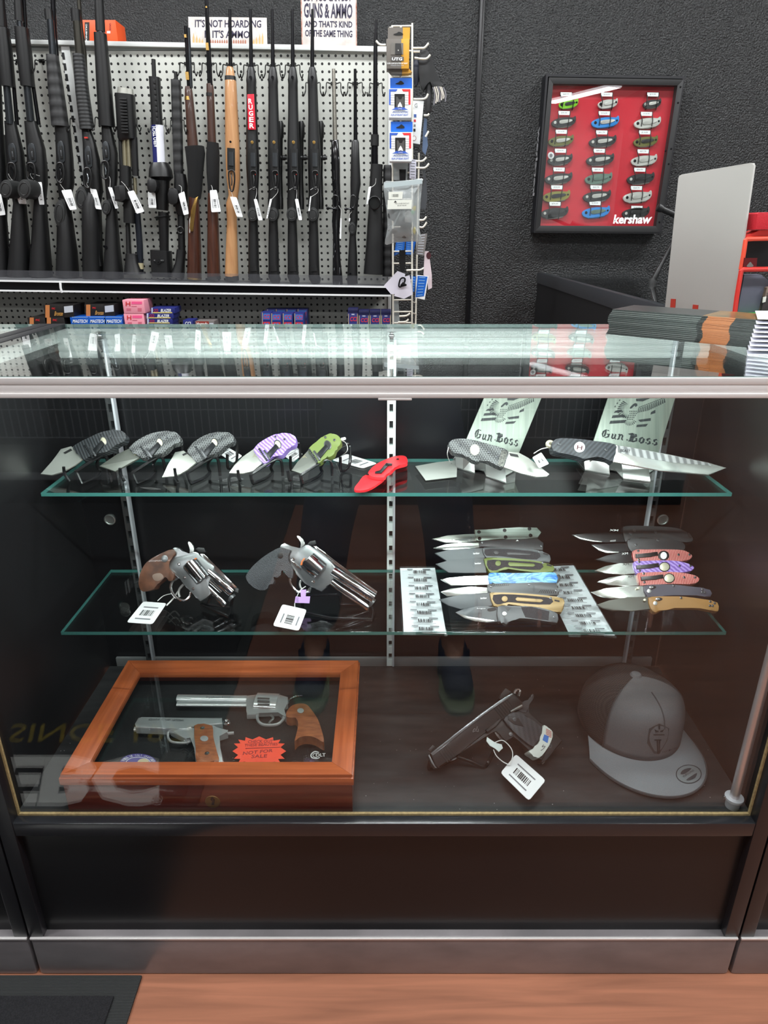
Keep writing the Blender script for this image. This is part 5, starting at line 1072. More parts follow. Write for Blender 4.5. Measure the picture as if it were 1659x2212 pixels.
def knife(label, pl, blade, handle, bm, hm, t=.012, bevel=None, group=None, name='folding_knife'):
    o = thing(name, label, 'knife', group)
    b_ = plate('blade', pl, blade, .0032, bm, o, .0044, .0012)
    if bevel: plate('blade_bevel', pl, bevel, .0006, grey_bevel if bm is blade_d else bevel_m, b_, .0074, .0003)
    h_ = plate('handle', pl, handle, t, hm, o, .0, .0028)
    return o, b_, h_
def disc(pl, name, x, y, rx, ry, m, parent, off, th=.0012, rot=0): return plate(name, pl, ell(x, y, rx, ry, 20, rot), th, m, parent, off, .0003)
def screws(pl, parent, pts, off, r=.0022, m=None):
    for x, y in pts: obj('screw', MB().lathe(pl.p(x, y, off), pl.n, [(-.0005, r), (.0008, r), (.001, r*.5), (.0004, r*.45), (.0004, 0)], 10), m or hw_m, parent)
B2 = CR['B2']
def to_b2(crop, pts):
    x0, y0, k = CR[crop]; return [((x0+x*k-480)/.28933, (y0+y*k-680)/.28933) for x, y in pts]
specs = [
 ('black-handled knife with a plain clip-point blade, leftmost on the wire stands', 'B1', [(388, 858), (455, 840), (540, 915), (480, 960), (400, 1005), (330, 1025), (257, 1018), (330, 940)],
  curve([(462, 842), (560, 790), (650, 750), (740, 735), (782, 745), (808, 770), (795, 808), (760, 820), (720, 850), (690, 872), (640, 885), (590, 892), (555, 918), (530, 926), (495, 880)], True, 3), blade_m, wave_black, (-1674, -30), None, [(405, 882), (452, 856), (462, 866), (416, 890)], False),
 ('dark chisel-tipped knife with woven grey handle, second on the wire stands', 'B1', [(825, 855), (750, 890), (634, 968), (737, 1003), (895, 915)],
  curve([(822, 848), (900, 790), (980, 755), (1080, 742), (1130, 755), (1152, 780), (1150, 815), (1100, 830), (1070, 860), (1030, 888), (960, 900), (925, 915), (895, 912), (860, 880)], True, 3), blade_d, carbon, (-1254, -20), [(640, 966), (750, 945), (850, 925), (890, 915), (737, 1001)], None, True),
 ('bright-bladed knife with woven grey handle, third on the wire stands', 'B1', [(1120, 878), (1175, 868), (1262, 940), (1200, 990), (1130, 1030), (1035, 1038), (1080, 950)],
  curve([(1195, 862), (1260, 800), (1340, 760), (1430, 746), (1480, 760), (1497, 785), (1490, 815), (1450, 830), (1420, 860), (1380, 888), (1320, 905), (1285, 935), (1255, 942), (1225, 905)], True, 3), blade_m, carbon, (-845, -19), None, [(1165, 893), (1200, 876), (1206, 886), (1172, 902)], False),
 ('purple layered-handled knife, fourth on the wire stands', 'B2', [(235, 1000), (150, 1060), (90, 1120), (50, 1180), (150, 1185), (230, 1165), (300, 1105)],
  curve([(232, 1000), (300, 940), (400, 890), (470, 882), (530, 895), (550, 920), (545, 968), (500, 988), (470, 1020), (440, 1050), (375, 1048), (350, 1085), (325, 1108), (298, 1100), (262, 1050)], True, 3), blade_m, purple_g, (-373, -5), None, None, True),
 ('olive green-handled chisel-tipped knife, fifth on the wire stands', 'B2', [(645, 1005), (560, 1100), (515, 1160), (597, 1190), (712, 1105)],
  curve([(640, 1003), (700, 950), (760, 900), (815, 885), (860, 895), (885, 925), (885, 962), (850, 1000), (835, 1040), (800, 1062), (765, 1060), (742, 1092), (712, 1104), (680, 1060)], True, 3), blade_d, green_g, (0, 0), [(520, 1161), (600, 1130), (700, 1090), (710, 1105), (597, 1188)], None, True)]
for i, (lab, cr_, bl_, ha, bm, hm, (dx, dy), bev, hole_, logo) in enumerate(specs):
    pl = through(1.14, 45, 700+dx, 1040+dy, 'B2', -8)
    bl_, ha = to_b2(cr_, bl_), to_b2(cr_, ha)
    o, b_, h_ = knife(lab, pl, bl_, ha, bm, hm, .013, to_b2(cr_, bev) if bev else None, KU)
    if hole_: plate('thumb_slot', pl, to_b2(cr_, hole_), .0006, hole_m, b_, .0076)
    f = lambda x, y: (x+dx, y+dy)
    disc(pl, 'button_ring', 787+dx, 972+dy, 27, 36, hw_m, h_, .012, .0016, -20); disc(pl, 'medallion', 787+dx, 972+dy, 20, 28, brass_pale if i != 4 else hole_m, h_, .0132, .001, -20)
    c = plate('pocket_clip', pl, [f(772, 966), (795+dx, 992+dy), (728+dx, 1075+dy), (702+dx, 1040+dy)], .002, dark_clip, o, .0135, .0006)
    plate('clip_bar', pl, [f(676, 1018), f(690, 1010), f(735, 1080), f(722, 1088)], .002, hw_m, c, .0137, .0005)
    screws(pl, h_, [f(838, 935), f(770, 915)], .0132)
    mb = MB()
    for k in range(8): mb.lathe(pl.p(652+dx+k*8, 1012+dy+k*12, .011), pl.n, [(0, .0022), (.0022, .0022), (.0026, .0012)], 8)
    obj('jimping', mb, dark_clip, h_)
    if logo:
        mb = MB()
        for a, b2_, c2 in ((612, 1048, 8), (622, 1060, -6), (606, 1062, 4)): mb.poly([pl.p(a+dx-8, b2_+dy+c2, .0082), pl.p(a+dx+10, b2_+dy-c2, .0082), pl.p(a+dx+10, b2_+dy-c2+3, .0082), pl.p(a+dx-8, b2_+dy+c2+3, .0082)])
        obj('etched_mark', mb, mat('etched_gold', (150, 140, 100), .5), b_, False)
    # stand
    st = thing('wire_stand', ['black wire stand under the plain black-handled knife', 'black wire stand under the dark chisel-tipped knife', 'black wire stand under the bright-bladed grey knife', 'black wire stand under the purple knife', 'black wire stand under the olive green knife'][i], 'display stand', 'wire knife stands')
    def leg(pts, nm):
        q = []
        for x, y, yy in pts:
            if y is None: v = vplane(yy, 'B2').p(x+dx, 1200+dy); a = q[-1]; q.append(Vector((a.x+.002, a.y, Z1+.0022)))
            elif y == 'f': v = vplane(yy, 'B2').p(x+dx, 1100+dy); q.append(Vector((v.x, yy, Z1+.0022)))
            else: q.append(vplane(yy, 'B2').p(x+dx, y+dy))
        obj(nm, MB().tube(curve([tuple(v) for v in q], False, 5), .0027, 7), black_wire, st)
    leg([(590, 'f', 1.088), (586, 1206, 1.09), (600, 1188, 1.092), (755, 1092, 1.125), (800, 1086, 1.13), (816, 1115, 1.13), (818, 'f', 1.13)], 'front_prong')
    leg([(745, 'f', 1.15), (742, 1125, 1.15), (840, 1012, 1.185), (930, 966, 1.19), (954, 990, 1.19), (950, 1120, 1.17), (890, 1165, 1.15), (882, 1062, 1.15)], 'rear_prong')
    leg([(500, 1312 if False else 'f', 1.10), (498, 1218, 1.10), (490, 1165, 1.10)], 'blade_rest'); leg([(590, 'f', 1.088), (700, 'f', 1.12), (745, 'f', 1.15)], 'base_bar')
    h2 = hplane(Z1+.0012, 'B2')
    tq = [None, [(-660, 990), (-590, 945), (-500, 948), (-575, 995)], [(-350, 1005), (-300, 965), (-180, 975), (-230, 1010)], [(450, 1045), (560, 990), (600, 1040), (530, 1100)], [(820, 1085), (930, 1038), (1157, 1108), (1050, 1145)]][i]
    if i == 2: tq = [(-60, 1010), (35, 985), (150, 1052), (80, 1105)]
    if tq and i < 4: h2 = through(1.185, 55, sum(q_[0] for q_ in tq)/4, sum(q_[1] for q_ in tq)/4, 'B2')
    if tq: price_tag(h2, tq, o, off=0.001, vertical=False)
    if tq and i == 4:
        obj('tag_string', MB().tube(curve([tuple(pl.p(885, 935, .004)), tuple(vplane(1.17, 'B2').p(925, 960)), tuple(vplane(1.15, 'B2').p(930, 1020)), tuple(h2.p(850, 1080, .002))], False, 6), .0007, 5), string_m, o)
        obj('string_knot', MB().lathe(pl.p(895, 930, .006), (1, 0, .3), [(-.004, .001), (0, .003), (.006, .0025), (.007, .001)], 8), string_m, o)
# red trainer lying on the shelf
pl = hplane(Z1+.0005, 'B2'); o = thing('trainer_knife', 'all red knife lying flat on the upper glass shelf', 'knife')
plate('blade', pl, curve([(1075, 1192), (1210, 1210), (1165, 1258), (1090, 1300), (1012, 1310), (985, 1296), (1020, 1248)], True, 3), .004, grip_red, o, .008, .0008)
hd = curve([(1085, 1190), (1150, 1115), (1270, 1060), (1340, 1048), (1370, 1058), (1383, 1085), (1375, 1108), (1300, 1130), (1265, 1165), (1230, 1182), (1205, 1212)], True, 3)
plate('handle_scale', pl, hd, .006, grip_red, o, .0125, .002); plate('liner', pl, hd, .005, black_metal, o, .0075); plate('handle_scale', pl, hd, .0055, grip_red, o, .0015, .001)
plate('spacer', pl, [(x+2, y+1) for x, y in hd], .0012, steel, o, .0095)
c = plate('pocket_clip', pl, [(1215, 1112), (1245, 1118), (1190, 1178), (1140, 1178), (1142, 1168), (1180, 1160)], .0016, dark_clip, o, .0195, .0005); plate('clip_head', pl, [(1222, 1104), (1270, 1108), (1268, 1118), (1218, 1116)], .002, dark_clip, c, .0205, .0004)
screws(pl, o, [(1310, 1078), (1085, 1192)], .019, .0025, dark_clip)

# two knives on cut-out metal display stands
plate_m = mat('brushed_sign_steel', (132, 140, 130), .42, .35, noise=((118, 127, 118), 5, (40, 1, 1))); cut = mat('cutout_dark', (30, 34, 36), .6)
bb3 = lambda pl, q: plate
def boss_stand(label, cr_, quad, tl, feet, y, tilt, eagle, tq):
    """bent steel stand: two tab feet, folded base and a leaning cut-out back plate"""
    pl = through(y, tilt, (quad[2][0]+quad[3][0])/2, (quad[2][1]+quad[3][1])/2, cr_, 6)
    t = thing('display_stand', label, 'display stand', 'cut-out steel knife stands')
    bp = plate('back_plate', pl, quad, .002, plate_m, t, 0, .0003)
    P4 = lambda q: pl.p(*q, .0025); obj('cut_out_lettering', gothic(gothic(MB(), 'Gun', P4(tq[0]), P4(tq[1]), P4(tq[2])), 'Boss', P4(tq[3]), P4(tq[4]), P4(tq[5])), cut, bp, False)
    ox, oy, s, sk = eagle
    g = lambda x, y_: (ox + x*s + y_*s*sk, oy + y_*s)
    def dk(pts, nm): return nm.prism([pl.p(*g(*q), .0026) for q in pts], -pl.n*.0006)
    mb = MB()
    for i in range(13):   # wing feathers, then belly scales, tail and flag stripes
        a = R(150+i*9); r0, r1 = 52+i*1.5, 118-abs(i-5)*3
        dk([(-8+r0*math.cos(a), -8-r0*math.sin(a)*.9), (-8+r1*math.cos(a-.05), -8-r1*math.sin(a-.05)*.9), (-8+(r1+6)*math.cos(a), -8-(r1+6)*math.sin(a)*.9), (-8+r1*math.cos(a+.05), -8-r1*math.sin(a+.05)*.9)], mb)
    for i in range(15):
        x = 40+i*13; y_ = 5-i*5.5; L_ = 46-abs(i-6)*2.2
        dk([(x, y_-6), (x+5, y_-4), (x+9+i*.8, y_+L_*.9), (x+3+i*.6, y_+L_)], mb)
        dk([(x, y_-14), (x+9, y_-20), (x+10, y_-14), (x+2, y_-9)], mb)
    for r_ in range(5):
        for k in range(5-r_//3):
            x = -22+k*13+(r_ % 2)*6; y_ = 18+r_*16; dk([(x, y_), (x+4, y_+6), (x, y_+13), (x-4, y_+6)], mb)
    for k in range(9):
        a = R(-150+k*15); c0 = (4, 82); dk([(c0[0]+24*math.cos(a), c0[1]-24*math.sin(a)), (c0[0]+54*math.cos(a-.05), c0[1]-54*math.sin(a-.05)), (c0[0]+58*math.cos(a), c0[1]-58*math.sin(a)), (c0[0]+54*math.cos(a+.05), c0[1]-54*math.sin(a+.05))], mb)
    dk([(-12, -34), (2, -42), (18, -38), (26, -22), (14, -10), (6, -22), (-4, -14), (-14, 0), (-26, 4), (-30, -8)], mb)   # head shading
    for q in ([(-140, 20), (-95, 8), (-74, 30), (-148, 36)], [(-150, 56), (-62, 50), (-40, 70), (-152, 78)], [(-156, 100), (-30, 92), (-36, 116), (-158, 124)], [(64, 92), (160, 78), (166, 100), (84, 108)], [(150, 30), (178, 12), (186, 38), (150, 50)], [(66, 132), (152, 124), (140, 146), (66, 150)], [(0, -76), (120, -84), (60, -56), (6, -58)]): dk(q, mb)
    for x, y_ in ((-150, -16), (-140, -42), (-128, -66)): dk([(x-7, y_), (x-2, y_-2), (x, y_-8), (x+2, y_-2), (x+7, y_), (x+3, y_+3), (x+4, y_+9), (x, y_+5), (x-4, y_+9), (x-3, y_+3)], mb)
    obj('cut_out_emblem', mb, cut, bp, False)
    fy = None
    for k, (q, tab) in enumerate(feet):
        a = [vplane(1.075+.0, cr_).p(*q[3]), vplane(1.075, cr_).p(*q[2])]
        za = Z1+.001; fl = Vector((a[0].x, 1.072, za)); fr_ = Vector((a[1].x, 1.072, za)); 
        hl, hr_ = hplane(Z1+.001, cr_).p(*q[3]), hplane(Z1+.001, cr_).p(*q[2]); d = Vector((0, .028, .034))
        bl2, br2 = hl+d, hr_+d
        mb = MB(); mb.prism([hl, hr_, br2, bl2], Vector((0, .0012, -.0012)), .0003); mb.prism([hl, hr_, hr_+Vector((0, .055, 0)), hl+Vector((0, .055, 0))], Vector((0, 0, .0015)))
        mb.prism([bl2+(br2-bl2)*.32+Vector((0, -.001, 0)), bl2+(br2-bl2)*.72+Vector((0, -.001, 0)), bl2+(br2-bl2)*.72+Vector((0, -.012, .004)), bl2+(br2-bl2)*.32+Vector((0, -.012, .004))], Vector((0, .0, .0015)), .0003)
        mb.prism([bl2+(br2-bl2)*.32+Vector((0, -.012, .004)), bl2+(br2-bl2)*.72+Vector((0, -.012, .004)), bl2+(br2-bl2)*.72+Vector((0, -.013, .012)), bl2+(br2-bl2)*.32+Vector((0, -.013, .012))], Vector((0, .0012, 0)), .0003)
        obj('foot', mb, steel, t)
        fy = hl.y+.05
    l0 = hplane(Z1+.001, cr_).p(*feet[0][0][3]); l1 = hplane(Z1+.001, cr_).p(*feet[1][0][2])
    p3, p2 = pl.p(*quad[3], 0), pl.p(*quad[2], 0)
    obj('base_plate', MB().prism([Vector((l0.x, l0.y+.03, Z1+.0005)), Vector((l1.x, l1.y+.03, Z1+.0005)), Vector((p2.x, p2.y-.002, Z1+.0005)), Vector((p3.x, p3.y-.002, Z1+.0005))], Vector((0, 0, .0015))), steel, t)
    obj('back_riser', MB().prism([Vector((p3.x, p3.y-.002, Z1+.001)), Vector((p2.x, p2.y-.002, Z1+.001)), p2, p3], Vector((0, .0018, 0))), steel, t)
    return t
boss_stand('cut-out steel stand with eagle and lettering behind the woven grey knife', 'B3', [(783, 40), (1275, 30), (1012, 672), (560, 560)], 0,
    [([(515, 650), (690, 700), (655, 802), (492, 752)], 0), ([(770, 715), (962, 775), (922, 884), (750, 826)], 0)], 1.165, 24,
    (905, 232, .98, -.38), ((640, 492), (800, 528), (662, 420), (820, 524), (1025, 572), (838, 450)))
boss_stand('cut-out steel stand with eagle and lettering behind the long fixed-blade knife', 'B4', [(566, 30), (1035, 30), (880, 548), (415, 478)], 0,
    [([(385, 570), (556, 600), (546, 668), (370, 640)], 0), ([(660, 605), (862, 632), (832, 722), (640, 700)], 0)], 1.17, 24,
    (712, 202, .88, -.28), ((478, 404), (640, 426), (494, 350), (660, 432), (884, 464), (676, 374)))
pl = through(1.105, 42, 760, 660, 'B3', 8)
o, b_, h_ = knife('woven grey-handled knife with blade to the right, resting on a steel stand', pl, [(930, 612), (1030, 622), (1110, 665), (1200, 735), (1292, 806), (1270, 825), (1180, 832), (1050, 800), (890, 745)],
    curve([(432, 540), (470, 510), (540, 503), (620, 510), (760, 545), (880, 580), (945, 610), (925, 680), (900, 748), (850, 735), (780, 700), (720, 682), (690, 700), (640, 690), (580, 645), (500, 630), (455, 605)], True, 3), blade_m, carbon, .013)
disc(pl, 'medallion', 655, 598, 40, 46, brass_pale, h_, .0125); plate('thumb_slot', pl, [(948, 626), (1020, 640), (1030, 662), (960, 650)], .0006, hole_m, b_, .0076)
plate('bolster', pl, [(885, 600), (935, 615), (895, 745), (850, 725)], .0015, mat('mottled_bolster', (112, 112, 106), .4, .5, noise=((60, 60, 58), 300)), h_, .0125, .0004); screws(pl, h_, [(528, 560), (775, 622), (845, 660)], .0135)
h3 = hplane(Z1+.001, 'B3'); obj('string', MB().tube(curve([tuple(pl.p(440, 548, .005)), tuple(pl.p(420, 640, .0)), tuple(h3.p(455, 715)), tuple(h3.p(485, 660))], False, 6), .0007, 5), string_m, o)
plate('price_tag', h3, [(147, 738), (330, 705), (505, 686), (500, 828), (235, 858)], .0008, mat('tag_back_grey', (150, 154, 148), .5), o, .001)
pl = through(1.10, 42, 700, 540, 'B4', 6)
o, b_, h_ = knife('long fixed-blade tanto knife with black grip, resting on a steel stand', pl, [(580, 458), (690, 475), (1000, 535), (1240, 585), (1370, 620), (1240, 672), (900, 640), (565, 580)],
    curve([(138, 445), (160, 422), (210, 412), (330, 418), (440, 432), (588, 455), (580, 520), (570, 578), (530, 556), (420, 540), (370, 560), (330, 545), (250, 525), (160, 508), (140, 480)], True, 3), bevel_m, tex('grooved_black_grip', 'wave', (38, 40, 44), (54, 57, 62), 60, .45, rot=(0, R(-55), 0), soft=.3, bumpv=.3), .016, None, None, 'fixed_blade_knife')
plate('spine_flat', pl, [(600, 463), (690, 478), (1000, 538), (1240, 588), (1262, 605), (1000, 585), (760, 545), (602, 512)], .0008, tex('scalloped_spine', 'wave', (150, 152, 152), (216, 218, 218), 26, .3, .7, rot=(0, R(8), 0), soft=.3), b_, .0074)
text(pl, 'BEAST', (620, 508), (688, 514), (622, 488), ink, b_, .0086, .02); text(pl, 'HINDERER', (628, 482), (690, 492), (630, 475), grey_ink, b_, .0086)
disc(pl, 'medallion', 333, 475, 38, 37, white_paper, h_, .0156); text(pl, 'H', (312, 490), (350, 496), (316, 460), mat('dark_red_oval', (70, 26, 34), .5), h_, .0172, .02)
obj('guard_ring', MB().tube([pl.p(x, y, .007) for x, y in ell(536, 548, 18, 18, 18)], .0035, 8, True), mat('bronze_guard', (186, 180, 160), .35, .6), o); obj('pommel_ring', MB().tube([pl.p(x, y, .007) for x, y in ell(124, 455, 18, 16, 18)], .0035, 8, True), mat('bronze_guard', (186, 180, 160), .35, .6), o)
screws(pl, h_, [(190, 452), (518, 495)], .0162, .003); mb = MB()
for k in range(11): mb.lathe(pl.p(165+k*17, 512+k*3.4, .006), pl.n, [(-.004, .0035), (.006, .0035), (.007, .002)], 8)
obj('jimping', mb, black_metal, h_)
price_tag(pl, [(0, 548), (62, 512), (117, 592), (48, 624)], o, off=.006, vertical=False); obj('tag_string', MB().tube(curve([tuple(pl.p(112, 478, .006)), tuple(pl.p(60, 490, .007)), tuple(pl.p(10, 520, .006))], False, 5), .0007, 5), string_m, o)

# ---------------------------------------------------------------- lower shelf: revolvers
mirror = mat('polished_stainless', (206, 208, 210), .10, 1.0); satin_fr = mat('satin_frame', (150, 153, 154), .28, .85)
walnut_g = mat('grip_walnut', (72, 46, 34), .4, noise=((104, 66, 46), 60, (1, 1, 1)), coat=.2); rub_grip = tex('pebbled_rubber', 'voronoi', (40, 42, 45), (62, 64, 68), 700, .55, bumpv=.4, soft=.3, mid=.3)
def revolver(label, pl, grip, gm, frame, cyl, barrel, lug, rib, hammer, guard, trig, rear, front, fm, medal, scr, bore):
    t = thing('revolver', label, 'handgun')
    plate('frame', pl, curve(frame, True, 2), .014, satin_fr, t, -.007, .002)
    plate('grip', pl, curve(grip, True, 3), .026, gm, t, -.013, .006)
    c = loft(pl, 'cylinder', cyl, mirror, t, 1, .002, 24)
    # flutes and rear ratchet
    (xa_, ya_, w0), (xb_, yb_, w1) = cyl[1], cyl[-2]; ax = Vector((xb_-xa_, yb_-ya_)); nn = Vector((-ax.y, ax.x)).normalized()
    for s_ in (-.45, .1, .62):
        p0 = (lerp(xa_, xb_, .42)-nn.x*w0*s_, lerp(ya_, yb_, .42)-nn.y*w0*s_); p1 = (xb_-nn.x*w0*s_, yb_-nn.y*w0*s_); k = math.sqrt(max(.05, 1-s_*s_))
        rr0 = (pl.p(xa_+w0, ya_)-pl.p(xa_, ya_)).length
        obj('flute', MB().tube(curve([tuple(pl.p(*p0, rr0*k-.001)), tuple(pl.p(lerp(p0[0], p1[0], .5), lerp(p0[1], p1[1], .5), rr0*k)), tuple(pl.p(*p1, rr0*k))], False, 4), [.0005]+[.0026]*3+[.003]*4+[.003], 8), steel_dark, c)
    loft(pl, 'barrel', barrel, mirror, t, 1, 0, 18); loft(pl, 'under_lug', lug, mirror, t, .8, 0, 14)
    plate('top_rib', pl, rib, .008, mirror, t, -.004, .001)
    plate('hammer', pl, curve(hammer, True, 3), .006, steel, t, -.003, .001)
    obj('trigger_guard', MB().tube(curve([tuple(pl.p(*q)) for q in guard], False, 5), .0026, 8), mirror, t); obj('trigger', MB().tube(curve([tuple(pl.p(*q)) for q in trig], False, 5), .0024, 8), steel, t)
    plate('rear_sight', pl, rear, .010, gun_black, t, -.005, .0006); plate('front_sight', pl, front, .004, fm, t, -.002, .0005)
    if medal: disc(pl, 'medallion', *medal, satin_fr if gm is walnut_g else gun_black, t, .0125)
    screws(pl, t, scr, .0068, .0028, chrome)
    a = pl.p(*bore[0]); d = (a-pl.p(*bore[1])).normalized(); obj('muzzle', MB().lathe(a, d, [(-.004, .0082), (.0005, .0082), (.001, .0052), (-.006, .005), (-.006, 0)], 18), steel_dark, t)
    return t
pl = through(1.10, 28, 1080, 470, 'B5', 0)
t = revolver('short-barrelled polished revolver with a walnut grip on the lower shelf', pl, [(950, 250), (850, 290), (760, 340), (710, 400), (680, 480), (680, 560), (712, 596), (765, 585), (802, 575), (818, 545), (850, 520), (880, 490), (898, 472), (920, 510), (955, 500), (965, 450), (935, 420), (918, 380), (940, 330), (975, 290)], walnut_g,
    [(950, 245), (990, 235), (1030, 265), (1085, 295), (1120, 270), (1160, 280), (1200, 330), (1290, 390), (1270, 470), (1235, 550), (1265, 612), (1180, 675), (1150, 640), (1100, 600), (1070, 555), (1030, 520), (1000, 470), (960, 460), (915, 390), (940, 330), (980, 290)],
    [(1095, 355, 62), (1100, 362, 72), (1205, 492, 72), (1210, 498, 62)], [(1245, 430, 42), (1300, 475, 44), (1440, 602, 44), (1444, 606, 40)], [(1225, 548, 26), (1300, 620, 26), (1380, 700, 26), (1386, 706, 20)],
    [(1170, 285), (1210, 290), (1330, 410), (1480, 560), (1440, 590), (1290, 440)], [(1078, 190), (1100, 195), (1125, 235), (1122, 285), (1090, 292), (1096, 240), (1080, 215)],
    [(1005, 475), (955, 510), (938, 560), (955, 612), (1000, 655), (1050, 665), (1088, 640), (1100, 598)], [(1045, 535), (1012, 570), (1003, 605), (1012, 640)],
    [(1138, 250), (1160, 235), (1210, 240), (1225, 275), (1180, 280)], [(1440, 540), (1490, 575), (1485, 605), (1450, 590)], steel_dark, (888, 328, 27, 28), [(1007, 372), (1122, 572), (1052, 482)], ((1442, 652), (1300, 520)))
obj('ejector_rod', MB().tube([pl.p(1240, 500, .004), pl.p(1350, 600, .004)], .003, 8), chrome, t); plate('grip_swirl', pl, curve([(790, 460), (850, 445), (880, 480), (840, 510), (800, 500)], True, 3), .001, mat('grip_light', (128, 108, 96), .45), t, .0126, .0004)
obj('orange_ring', MB().tube([pl.p(x, y, .012) for x, y in ((1058, 385), (1075, 360), (1110, 338), (1150, 325))], .0012, 6), mat('orange_shim', (222, 120, 60), .5), t)
h2 = hplane(Z2+.008, 'B5'); price_tag(h2, [(715, 675), (905, 690), (790, 860), (578, 845)], t, off=.001, vertical=False)
for q in (((1000, 590), (960, 650), (905, 708)), ((945, 612), (880, 630), (830, 672))):
    obj('tag_string', MB().tube(curve([tuple(pl.p(*q[0])), tuple(lerp(pl.p(*q[1]), h2.p(*q[1]), .5)), tuple(h2.p(*q[2], .003))], False, 6), .0014 if q[0][0] > 960 else .0008, 6), string_m, t)
cz = lambda v: Vector((v[0], v[1], max(v[2], Z2+.0028)))
st = thing('wire_stand', 'black wire stand holding the short revolver by its muzzle', 'display stand', 'wire handgun stands')
v1 = vplane(1.08, 'B5'); q = [v1.p(1440, 655), v1.p(1436, 770), v1.p(1425, 785), v1.p(1250, 700), v1.p(1240, 690), v1.p(1262, 640)]
obj('prong', MB().tube([cz(a) for a in q], .0028, 8), black_wire, st); g0 = v1.p(1436, 780)
obj('leg', MB().tube([cz(v) for v in (g0, v1.p(1446, 830), Vector((v1.p(1455, 830).x, 1.045, 0)), Vector((v1.p(1455, 830).x-.06, 1.09, 0)), v1.p(1245, 695))], .0028, 8), black_wire, st)
pl = through(1.11, 28, 760, 500, 'B6', 0)
t = revolver('long-barrelled polished revolver with black rubber grip on the lower shelf', pl, [(455, 275), (380, 310), (290, 370), (200, 450), (140, 530), (140, 570), (180, 630), (250, 670), (310, 678), (345, 650), (352, 620), (390, 620), (402, 580), (392, 545), (430, 560), (465, 530), (470, 490), (490, 490), (520, 540), (570, 565), (580, 480), (545, 420), (532, 350), (560, 300), (500, 285)], rub_grip,
    [(455, 272), (500, 230), (560, 260), (640, 290), (700, 245), (760, 270), (880, 345), (985, 470), (960, 570), (935, 600), (850, 690), (750, 635), (735, 640), (650, 580), (620, 520), (580, 470), (540, 400), (535, 350), (565, 300)],
    [(715, 388, 84), (720, 394, 96), (842, 500, 96), (848, 505, 86)], [(955, 498, 52), (1010, 535, 54), (1338, 752, 52), (1343, 756, 48)], [(925, 580, 32), (1000, 640, 32), (1290, 840, 32), (1298, 846, 26)],
    [(760, 258), (800, 260), (1020, 430), (1375, 690), (1365, 720), (1000, 480), (880, 350)], [(615, 165), (640, 165), (670, 190), (692, 242), (650, 275), (656, 220), (625, 190)],
    [(572, 500), (552, 540), (555, 600), (590, 660), (640, 695), (700, 700), (740, 655)], [(682, 555), (648, 600), (648, 640), (668, 672)],
    [(712, 245), (740, 215), (790, 205), (800, 240), (750, 262)], [(1318, 668), (1365, 682), (1358, 702), (1316, 690)], mat('bright_orange_sight', (245, 110, 30), .4, emit=None), (460, 348, 28, 30), [(585, 385), (773, 597)], ((1335, 800), (1200, 700)))
for x, y in ((1243, 718), (1268, 740), (1295, 760)): disc(pl, 'port', x, y, 8, 8, hole_m, t, .0118, .0008)
obj('orange_ring', MB().tube([pl.p(x, y, .014) for x, y in ((655, 440), (665, 405), (690, 375))], .0014, 6), mat('orange_shim', (222, 120, 60), .5), t)
text(pl, 'PYTHON .357', (1060, 600), (1210, 705), (1066, 590), steel_dark, t, .0122)
plate('cylinder_latch', pl, [(548, 385), (560, 385), (655, 470), (650, 490), (600, 440)], .002, mirror, t, .0072, .0006)
plate('lilac_tag', pl, [(650, 675), (705, 668), (700, 735), (742, 735), (735, 800), (595, 795), (605, 735), (655, 740)], .001, mat('lilac_paper_tag', (196, 160, 222), .5), t, .014); text(pl, 'SOLD', (612, 790), (612, 745), (632, 790), mat('violet_ink', (70, 50, 110), .5), t, .0152)
h2 = hplane(Z2+.012, 'B6'); price_tag(h2, [(480, 808), (710, 860), (635, 1058), (390, 1010)], t, off=.004, vertical=True)
obj('tag_string', MB().tube(curve([tuple(pl.p(700, 640, .004)), tuple(pl.p(640, 690, .008)), tuple(pl.p(600, 790, .01)), tuple(h2.p(598, 845, .005))], False, 6), .0008, 6), string_m, t); obj('zip_tie', MB().tube([pl.p(745, 650, .006), pl.p(735, 690, .008), pl.p(690, 710, .006)], .0022, 7), chrome, t)
st = thing('wire_stand', 'black wire stand holding the long revolver by its muzzle', 'display stand', 'wire handgun stands'); v1 = vplane(1.09, 'B6')
obj('prong', MB().tube([cz(v) for v in (v1.p(1335, 800), v1.p(1345, 870), v1.p(1335, 930), v1.p(1320, 938), v1.p(1050, 855), v1.p(1035, 840), v1.p(1022, 722), v1.p(1010, 716), v1.p(740, 725))], .0028, 8), black_wire, st)
obj('leg', MB().tube([cz(v) for v in (v1.p(1045, 860), v1.p(1310, 975), Vector((v1.p(1345, 990).x, 1.06, Z2+.004)), Vector((v1.p(1330, 1000).x, 1.035, Z2+.0028)), Vector((v1.p(960, 1000).x, 1.04, Z2+.0028)), Vector((v1.p(700, 900).x, 1.06, Z2+.0028)), v1.p(672, 880), v1.p(680, 790))], .0028, 8), black_wire, st)

